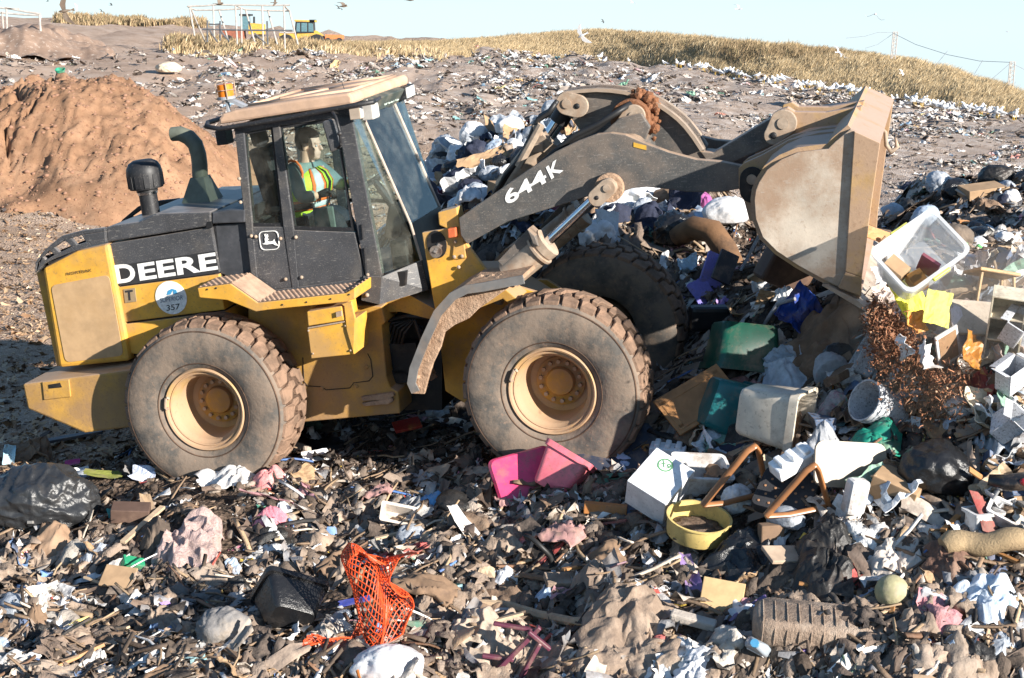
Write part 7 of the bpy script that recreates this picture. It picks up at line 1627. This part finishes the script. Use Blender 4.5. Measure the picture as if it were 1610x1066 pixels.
# left: weeds round the cages, and the eroded spoil bank
def field(k, p0, p1, y0, y1, f0, f1):
    px = rng.uniform(p0, p1, k); Y = rng.uniform(y0, y1, k); x = (px - 805) / FPX * Y; return np.stack([x, Y, H(x, Y)], 1)
tufts('dark_weeds', field(2600, 270, 620, 150, 172, 0, 0), .4, .95, G2, 6, (.1, 0), .05); tufts('dry_grass', field(2200, 270, 700, 146, 170, 0, 0), .35, .8, G1, 6, (.2, 0), .045)
tufts('dark_weeds', field(2200, 100, 330, 232, 262, 0, 0), .5, 1.2, G2, 6, (.1, 0), .08)
def spoil():
    nx, ny = 140, 40; px = np.linspace(-80, 190, nx); Y = np.linspace(128, 150, ny); PX_, YY = np.meshgrid(px, Y); PX_ = PX_.ravel(); YY = YY.ravel(); X = (PX_ - 805) / FPX * YY
    e = np.clip((190 - PX_) / 130, 0, 1); h = (1.9 * e ** .6 + .6 * fbm(PX_ * .03, YY * .1, 3, 70)) * sstep(129, 134, YY) * (1 - sstep(143, 150, YY)); h = np.maximum(h, -.3) * sstep(0, .1, e)
    h = h + .30 * fbm(X * .5, YY * .5, 4, 71) * sstep(.05, .2, e) - .3 * (e < .02)
    V = np.stack([X, YY, H(X, YY) - .1 + h], 1); i = np.arange(nx * ny).reshape(ny, nx); F = np.stack([i[:-1, :-1], i[:-1, 1:], i[1:, 1:], i[1:, :-1]], -1).reshape(-1, 4)
    me = mesh_np('spoil_bank', V, F); me.materials.append(mat('spoil', (.27, .185, .135), .95, dirt=(.19, .125, .09), damt=.5, dscale=.5, spk=(.55, .48, .42), spk_scale=3, spk_amt=.5, bump=.8, bscale=2)); o = bpy.data.objects.new('spoil_bank', me); COL.objects.link(o); tag(o, kind='structure')
spoil()

# ---- pipe cages that once carried netting
PIPE = mat('pale_pipe', (.42, .39, .36), .6, dirt=(.35, .26, .2), damt=.35, dscale=2); PIPD = mat('dark_pipe_grey', (.10, .105, .115), .6)
def cage(Y, segs, dark, label):
    c = empty('pipe_cage', at_y(*segs[0][0], Y))
    for lst, m, nm in ((segs, PIPE, 'pipe'), (dark, PIPD, 'rail')):
        for a, b, *dd in lst:
            d0, d1 = (dd + [0, 0])[:2]; p, q = at_y(*a, Y + d0) - c.location, at_y(*b, Y + d1) - c.location; MB().tube([p, (p + q) / 2 + Vector((0, 0, -.03)), q], .075, 6).build(nm, m, c)
    return tag(c, label, 'pipe cage')
cage(150, [((295, 10), (345, 7)), ((345, 7), (388, 8)), ((388, 8), (456, 8)), ((308, 16), (378, 14), 3, 3), ((385, 15), (455, 17), 3, 3), ((298, 12), (306, 56), 0, 0), ((300, 13), (323, 66), 0, 3), ((335, 8), (337, 60)), ((344, 15), (360, 66), 3, 3), ((370, 8), (373, 70)), ((379, 12), (380, 68)), ((386, 15), (402, 72), 3, 3), ((412, 9), (414, 72)), ((421, 16), (436, 70), 3, 3), ((446, 8), (448, 76)), ((455, 17), (470, 76), 3, 3), ((370, 8), (386, 15), 0, 3), ((446, 8), (455, 17), 0, 3), ((295, 10), (308, 16), 0, 3), ((440, 51), (464, 51))],
     [((318, 46), (460, 48)), ((326, 32), (326, 66)), ((346, 33), (346, 64)), ((420, 33), (421, 70)), ((330, 48), (342, 66)), ((346, 48), (360, 64)), ((400, 52), (418, 68)), ((328, 38), (346, 38))], 'pale pipe cage frame standing in the weeds in front of the far loader')
cage(135, [((0, 12), (30, 14)), ((8, 12), (64, 22), 0, 0), ((0, 20), (62, 24), 3, 3), ((10, 14), (12, 80)), ((3, 18), (8, 78), 3, 3), ((62, 22), (66, 80)), ((64, 24), (56, 82), 3, 3), ((0, 50), (20, 52)), ((18, 40), (18, 82)), ((20, 52), (27, 82)), ((0, 76), (66, 82))], [((0, 53), (64, 54)), ((2, 72), (20, 80))], 'pale pipe cage frame at the top left edge beside the spoil bank')

# ---- far loader, cart and scraper
def far_loader():
    Y = 168; e = empty('far_loader', at_y(498, 62, Y)); s = Y / FPX
    def P(px, py): p = at_y(px, py, Y) - e.location; return (p.x, p.z)
    def pr(nm, pts, y0, y1, m): return MB().prism([P(*q) for q in pts], y0, y1).build(nm, m, e, bevel=.03)
    Y2 = mat('far_yellow', (.60, .36, .06), .6, dirt=(.35, .24, .12), damt=.4); K2 = mat('far_black', (.03, .03, .032), .5); GL = mat('far_glass', (.10, .19, .22), .1, spec=.8)
    pr('cab_roof', [(464, 31), (497, 32), (497, 35), (465, 34)], -.8, .8, Y2); pr('cab', [(466, 34), (494, 35), (495, 52), (464, 53)], -.7, .7, K2)
    pr('window', [(468, 36), (473, 36), (473, 50), (467, 50)], -.73, .73, GL); pr('window', [(475, 36), (484, 36), (484, 50), (475, 50)], -.73, .73, GL); pr('window', [(486, 36), (493, 37), (494, 50), (486, 50)], -.73, .73, GL)
    pr('hood', [(468, 53), (497, 48), (508, 55), (507, 64), (468, 64)], -.65, .65, Y2); pr('tail', [(440, 52), (466, 50), (466, 62), (442, 62)], -.8, .8, Y2)
    for x in (452, 500):
        for y in (-.95, .95): p = P(x, 66); MB().tube([(p[0], y - .25, p[1]), (p[0], y + .25, p[1])], .75, 20).build('wheel', K2, e, bevel=.05)
    MB().box((P(492, 33)[0], 0, P(492, 33)[1]), (.5, 1.6, .25)).build('lamp_bar', K2, e)
    tag(e, 'yellow loader with a glass cab parked in the distance beside the pipe cage', 'wheel loader')
    e2 = empty('orange_cart', at_y(525, 60, Y)); MB().prism([(P(512, 53)[0] - (e2.location.x - e.location.x), .35), (P(540, 53)[0] - (e2.location.x - e.location.x), .3), (P(540, 60)[0] - (e2.location.x - e.location.x), -.1), (P(512, 60)[0] - (e2.location.x - e.location.x), -.1)], -.7, .7).build('body', mat('far_orange', (.62, .20, .07), .7), e2, bevel=.03)
    for q in (-.5, .6): MB().tube([(q, -.75, -.25), (q, -.6, -.25)], .3, 14).build('wheel', K2, e2)
    tag(e2, 'low orange cart beside the far yellow loader', 'cart')
    e3 = empty('far_compactor', at_y(390, 60, Y + 6)); Yc = Y + 6
    def Q(px, py): p = at_y(px, py, Yc) - e3.location; return (p.x, p.z)
    for nm, pts, y0, m in (('cab', [(382, 24), (392, 24), (393, 48), (381, 48)], .7, GL), ('cab_roof', [(378, 22), (396, 22), (396, 25), (378, 25)], .8, K2), ('hood', [(392, 36), (416, 38), (416, 54), (392, 54)], .7, Y2), ('body', [(352, 48), (384, 46), (386, 66), (350, 66)], .8, mat('rust_red', (.30, .10, .06), .8, dirt=(.15, .08, .05))), ('exhaust', [(398, 26), (401, 26), (401, 38), (398, 38)], .1, K2), ('fork', [(404, 40), (414, 41), (416, 66), (410, 66)], .5, K2)):
        MB().prism([Q(*q) for q in pts], -y0, y0).build(nm, m, e3, bevel=.03)
    for x in (360, 405):
        p = Q(x, 66); MB().tube([(p[0], -1, p[1]), (p[0], 1, p[1])], .7, 18).build('wheel', K2, e3, bevel=.05)
    tag(e3, 'rusty yellow machine half hidden behind the pipe cage', 'compactor')
far_loader()

# ---- lattice masts with bird netting ropes
def mast(px, top, base, Y, label):
    b = at_y(px, base, Y); t = at_y(px + 4, top, Y); e = empty('lattice_mast', b); h = (t - b); n = 7; w = .16
    for i, (sx, sy) in enumerate(((-w, 0), (w, 0), (0, w * 1.6))): MB().tube([(sx, sy, 0), (h.x + sx, sy, h.z)], .035, 6).build('leg', PIPE, e)
    m = MB()
    for k in range(n):
        z0, z1 = k / n, (k + 1) / n; m.tube([(h.x * z0 - w, 0, h.z * z0), (h.x * z1 + w, 0, h.z * z1)], .022, 5); m.tube([(h.x * z1 - w, 0, h.z * z1), (h.x * z1 + w, 0, h.z * z1)], .022, 5)
    m.build('bracing', PIPE, e); return tag(e, label, 'mast')
mast(1404, 50, 92, 124, 'taller lattice mast carrying ropes above the grassy bank'); mast(1588, 97, 145, 108, 'lattice mast near the right edge behind the grassy bank')
ROPE = mat('rope', (.25, .27, .30), .8)
def rope(pts, Ys, label, r=.016):
    P = [at_y(a, b, y) for (a, b), y in zip(pts, Ys)]; c = P[0].copy(); MB().tube([p - c for p in P], r, 5).build('net_rope', ROPE).location = c; tag(COL.objects[-1], label, 'rope')
rope([(1330, 60), (1360, 57), (1380, 51), (1404, 51)], [124] * 4, 'net rope running left from the taller mast')
rope([(1404, 52), (1440, 70), (1490, 86), (1540, 96), (1588, 98)], [124, 121, 117, 112, 108], 'net rope sagging between the two masts')
rope([(1404, 53), (1380, 70), (1360, 76)], [124] * 3, 'guy rope slanting left from the taller mast'); rope([(1490, 80), (1470, 104)], [117] * 2, 'thin guy rope between the masts, left one'); rope([(1545, 95), (1530, 120)], [112] * 2, 'thin guy rope between the masts, right one')
rope([(1588, 100), (1560, 124)], [108] * 2, 'guy rope slanting left from the right mast'); rope([(1588, 98), (1612, 110)], [108] * 2, 'net rope running right from the right mast')

# ---- gulls
GW = mat('gull_white', (.80, .80, .80), .7, var=.03); GG = mat('gull_grey', (.36, .38, .41), .7); GB_ = mat('gull_brown', (.16, .12, .09), .8, dirt=(.3, .25, .2), damt=.4); GBk = mat('gull_black', (.03, .03, .03), .7); GY = mat('gull_yellow', (.65, .42, .05), .6)
def stand_gull():
    e = empty('gull'); b = MB()
    def fn(v): return v
    b.tube([(-.20, 0, .20), (-.10, 0, .225), (.02, 0, .25), (.10, 0, .27), (.15, 0, .33), (.17, 0, .385), (.20, 0, .40), (.235, 0, .395)], [.008, .05, .085, .085, .055, .042, .045, .02], 12); b.build('body', GW, e, smooth=True)
    for s in (-1, 1):
        w = MB(); w.tube([(.08, s * .07, .27), (-.06, s * .075, .26), (-.20, s * .035, .215), (-.30, s * .01, .19)], [.03, .05, .035, .008], 8, flat=.5); w.build('wing', GG, e, smooth=True)
        l = MB(); l.tube([(.0, s * .035, .19), (.01, s * .035, .08), (.0, s * .035, 0), (.05, s * .035, .005)], .009, 5); l.build('leg', GY, e)
    k = MB(); k.tube([(.235, 0, .392), (.275, 0, .383), (.29, 0, .37)], [.012, .009, .003], 6); k.build('beak', GY, e); return e
g0 = stand_gull(); first_g = True
gl_path = [(930, 90), (1000, 96), (1085, 104), (1105, 108), (1190, 124), (1250, 131), (1350, 148), (1440, 158), (1520, 166), (1610, 180)]
spots = []
for k in range(118):
    if k < 62: px = rnd.uniform(1085, 1360)
    elif k < 104: px = rnd.uniform(1400, 1625)
    else: px = rnd.uniform(940, 1100)
    py = np.interp(px, [p[0] for p in gl_path], [p[1] for p in gl_path]) + rnd.gauss(2, 3.2); spots.append((px, py))
FB = np.array(BANK, float)[::-1]
for i, (px, py) in enumerate(spots):
    c = g0 if first_g else copy_tree(g0); first_g = False
    Yg = min(hit(px, py, 40, 300).y, bank_foot(px) - .8); x = pgx(px, Yg); c.location = (x, Yg, gz(x, Yg) + .02); c.rotation_euler = (0, 0, rnd.uniform(0, 6.28)); k = rnd.uniform(1.15, 1.5); c.scale = (k, k, k)
    tag(c, 'white gull standing in the flock along the foot of the grassy bank', 'gull', 'gulls standing along the foot of the bank')
def fly_gull(px, py, Y, span_px, label, m, up=.25, rot=(0, 0, 0), tip=None, name='gull', sweep=.25):
    """a gull on the wing: one body, two jointed wings, a fan tail"""
    s = span_px * Y / FPX; e = empty(name, at_y(px, py, Y)); e.rotation_euler = [R(a) for a in rot]; b = MB()
    b.tube([(-.24 * s, 0, 0), (-.12 * s, 0, 0), (.02 * s, 0, 0), (.12 * s, 0, .005 * s), (.18 * s, 0, .012 * s), (.215 * s, 0, .01 * s)], [.01 * s, .035 * s, .055 * s, .04 * s, .032 * s, .008 * s], 10); b.build('body', m, e, smooth=True)
    k = MB(); k.tube([(.21 * s, 0, .01 * s), (.245 * s, 0, .003 * s)], [.010 * s, .003 * s], 6); k.build('beak', GY, e)
    t = MB(); t.add([(-.20 * s, -.015 * s, 0), (-.20 * s, .015 * s, 0), (-.33 * s, .055 * s, 0), (-.33 * s, -.055 * s, 0)], [(0, 1, 2, 3)]); t.build('tail', m, e, solid=.01 * s)
    for q in (-1, 1):
        w = MB(); L = [(.09, .0, .03, 0), (.14, -.03, .22 * 1, up * .22), (.06, -.09, .36, up * .30), (-.06 - sweep * .3, -.11 - sweep * .3, .5, up * .22)]; vs = []
        for le, te, y, z in L: vs += [(le * s, q * y * s, z * s), ((te - .04) * s, q * y * s, z * s)]
        w.add(vs, [(0, 1, 3, 2), (2, 3, 5, 4), (4, 5, 7, 6)]); wo = w.build('wing', m if tip is None else tip, e, solid=.014 * s, smooth=False)
    return tag(e, label, 'gull')
fly_gull(102, 17, 40, 46, 'large brown spotted gull flying at the upper left', GB_, .15, (74, 8, 176))
fly_gull(915, 56, 60, 34, 'white gull banking in front of the grassy bank', GW, .25, (66, 24, 150))
fly_gull(540, 10, 70, 30, 'dark gull gliding right of the far loader', GB_, .5, (10, 0, 20)); fly_gull(533, 13, 80, 16, 'small dark gull below the dark gliding gull', GBk, .4, (30, 0, 60))
fly_gull(432, 4, 60, 20, 'brown gull perched shape flying over the pipe cage', GB_, 1.2, (60, 0, 10)); fly_gull(344, 7, 70, 30, 'brown and white gull flapping over the pipe cage top', GB_, .8, (20, 10, 30))
fly_gull(1162, 14, 70, 22, 'white gull with dark wing tip high above the bank', GW, .6, (20, 0, 20), GG); fly_gull(1376, 22, 70, 32, 'gull with arched grey wings above the masts', GW, -.7, (14, 0, 80), GG)
fly_gull(994, 4, 70, 16, 'white gull at the top edge above the bank', GW, .5, (30, 0, 60), GG); fly_gull(1318, 82, 95, 22, 'grey winged gull skimming the bank slope', GW, .4, (50, 0, 40), GG); fly_gull(1418, 115, 95, 14, 'white gull landing on the dark part of the bank', GW, .5, (40, 0, 20))
fly_gull(1328, 90, 96, 12, 'small white gull under the grey winged gull', GW, .6, (40, 20, 70)); fly_gull(160, 18, 110, 11, 'tiny dark gull between the brown gull and the cage, lower', GBk, .5, (30, 0, 60)); fly_gull(175, 8, 110, 12, 'tiny dark gull between the brown gull and the cage, upper', GBk, .5, (20, 0, 30))
fly_gull(120, 12, 90, 14, 'pale gull just right of the large brown gull', GG, .3, (60, 0, 30)); fly_gull(75, 2, 110, 8, 'tiny gull at the top edge left of the large brown gull', GBk, .4, (20, 0, 10)); fly_gull(948, 34, 110, 10, 'tiny dark gull on the crest of the bank', GBk, .4, (40, 0, 20)); fly_gull(1584, 50, 120, 9, 'tiny pale gull at the right above the rope', GG, .3, (10, 0, 10)); fly_gull(645, 0, 90, 30, 'dark gull cut by the top edge', GB_, .4, (10, 0, 10))

# ---- soil pouring from the bucket and its dust
def pour():
    pts = [(1372, 474), (1390, 520), (1418, 565), (1460, 605), (1520, 645), (1556, 700)]; Ys = [hit(1372, 560).y - 1.0] * 1 ; y0 = hit(1400, 620).y
    n = 62000; t = rng.random(n) ** .75; k = t * (len(pts) - 1.001); i = k.astype(int); f = k - i; P = np.array(pts, float)
    px = P[i, 0] * (1 - f) + P[i + 1, 0] * f + rng.normal(0, 1, n) * (5 + 36 * t) ; py = P[i, 1] * (1 - f) + P[i + 1, 1] * f + rng.normal(0, 1, n) * (12 + 30 * t)
    Y = 13.2 - .35 * t + rng.normal(0, .22, n); u = (px - 805) / FPX; v = -(py - 533) / FPX; c, s = math.cos(PIT), math.sin(PIT); dy = c + v * s; dz = -s + v * c
    C = np.stack([u / dy * Y, Y, CAMZ + dz / dy * Y], 1); g = H(C[:, 0], C[:, 1]); C[:, 2] = np.maximum(C[:, 2], g + .01)
    dn = fbm(C[:, 0] * 2.2, C[:, 2] * 2.2, 3, 95) + rng.normal(0, .12, n); C = C[dn > -.12]; n = len(C)
    co = []; fa = []; off = 0; TT = [t_clod(40, 0, .8), t_clod(41, 0, .6), t_stick(50, 3, .10, .3), t_stick(51, 4, .06, .35), t_stick(52, 4, .14, .25), t_sheet(3, .5, .5, 1.2, 53)]
    for q, (V, F) in enumerate(TT):
        kk = np.arange(q, n, len(TT)); A = rng.normal(size=(len(kk), 3)); A /= np.linalg.norm(A, axis=1)[:, None]; B = np.cross(A, rng.normal(size=(len(kk), 3))); B /= np.linalg.norm(B, axis=1)[:, None]; Cc = np.cross(A, B)
        s_ = (.004 + .020 * rng.random(len(kk)) ** 4) if q < 2 else (.008 + (.03 if q == 5 else .06) * rng.random(len(kk)) ** 3)
        P = (V[None, :, 0, None] * A[:, None] + V[None, :, 1, None] * B[:, None] + V[None, :, 2, None] * Cc[:, None]) * s_[:, None, None] + C[kk][:, None, :]
        co.append(P.reshape(-1, 3)); fa.append((F[None] + (off + np.arange(len(kk)) * len(V))[:, None, None]).reshape(-1, 3)); off += len(kk) * len(V)
    me = mesh_np('falling_soil', np.concatenate(co), np.concatenate(fa)); me.materials.append(island_mat('falling_soil', [(10, (.27, .115, .058)), (8, (.35, .165, .09)), (4, (.18, .072, .038)), (4, (.42, .26, .165))], rough=.95, damt=.1, bump=0)); o = bpy.data.objects.new('falling_soil', me); COL.objects.link(o); tag(o, kind='stuff')
pour()
def dust():
    c = at_y(1530, 560, 13.6); m = bpy.data.materials.new('dust'); m.use_nodes = True; n = m.node_tree.nodes; l = m.node_tree.links; n.remove(n['Principled BSDF']); v = n.new('ShaderNodeVolumePrincipled'); v.inputs['Color'].default_value = (.90, .78, .66, 1); v.inputs['Anisotropy'].default_value = .3
    tc = n.new('ShaderNodeTexCoord'); t = n.new('ShaderNodeTexNoise'); t.inputs['Scale'].default_value = 1.6; t.inputs['Detail'].default_value = 4; l.new(tc.outputs['Object'], t.inputs['Vector'])
    ln = n.new('ShaderNodeVectorMath'); ln.operation = 'LENGTH'; l.new(tc.outputs['Object'], ln.inputs[0]); a = n.new('ShaderNodeMapRange'); a.inputs[1].default_value = 1.; a.inputs[2].default_value = .2; l.new(ln.outputs['Value'], a.inputs[0])
    b = n.new('ShaderNodeMapRange'); b.inputs[1].default_value = .35; b.inputs[2].default_value = .7; l.new(t.outputs['Fac'], b.inputs[0]); q = n.new('ShaderNodeMath'); q.operation = 'MULTIPLY'; l.new(a.outputs[0], q.inputs[0]); l.new(b.outputs[0], q.inputs[1])
    w = n.new('ShaderNodeMath'); w.operation = 'MULTIPLY'; w.inputs[1].default_value = 3.2; l.new(q.outputs[0], w.inputs[0]); l.new(w.outputs[0], v.inputs['Density']); l.new(v.outputs[0], n['Material Output'].inputs['Volume'])
    o = MB().ico((0, 0, 0), 1, 3).build('dust_cloud', m); o.location = c; o.scale = (1.15, 1.3, 1.05); tag(o, kind='stuff')
dust(); S.cycles.volume_step_rate = 1; S.cycles.volume_max_steps = 64
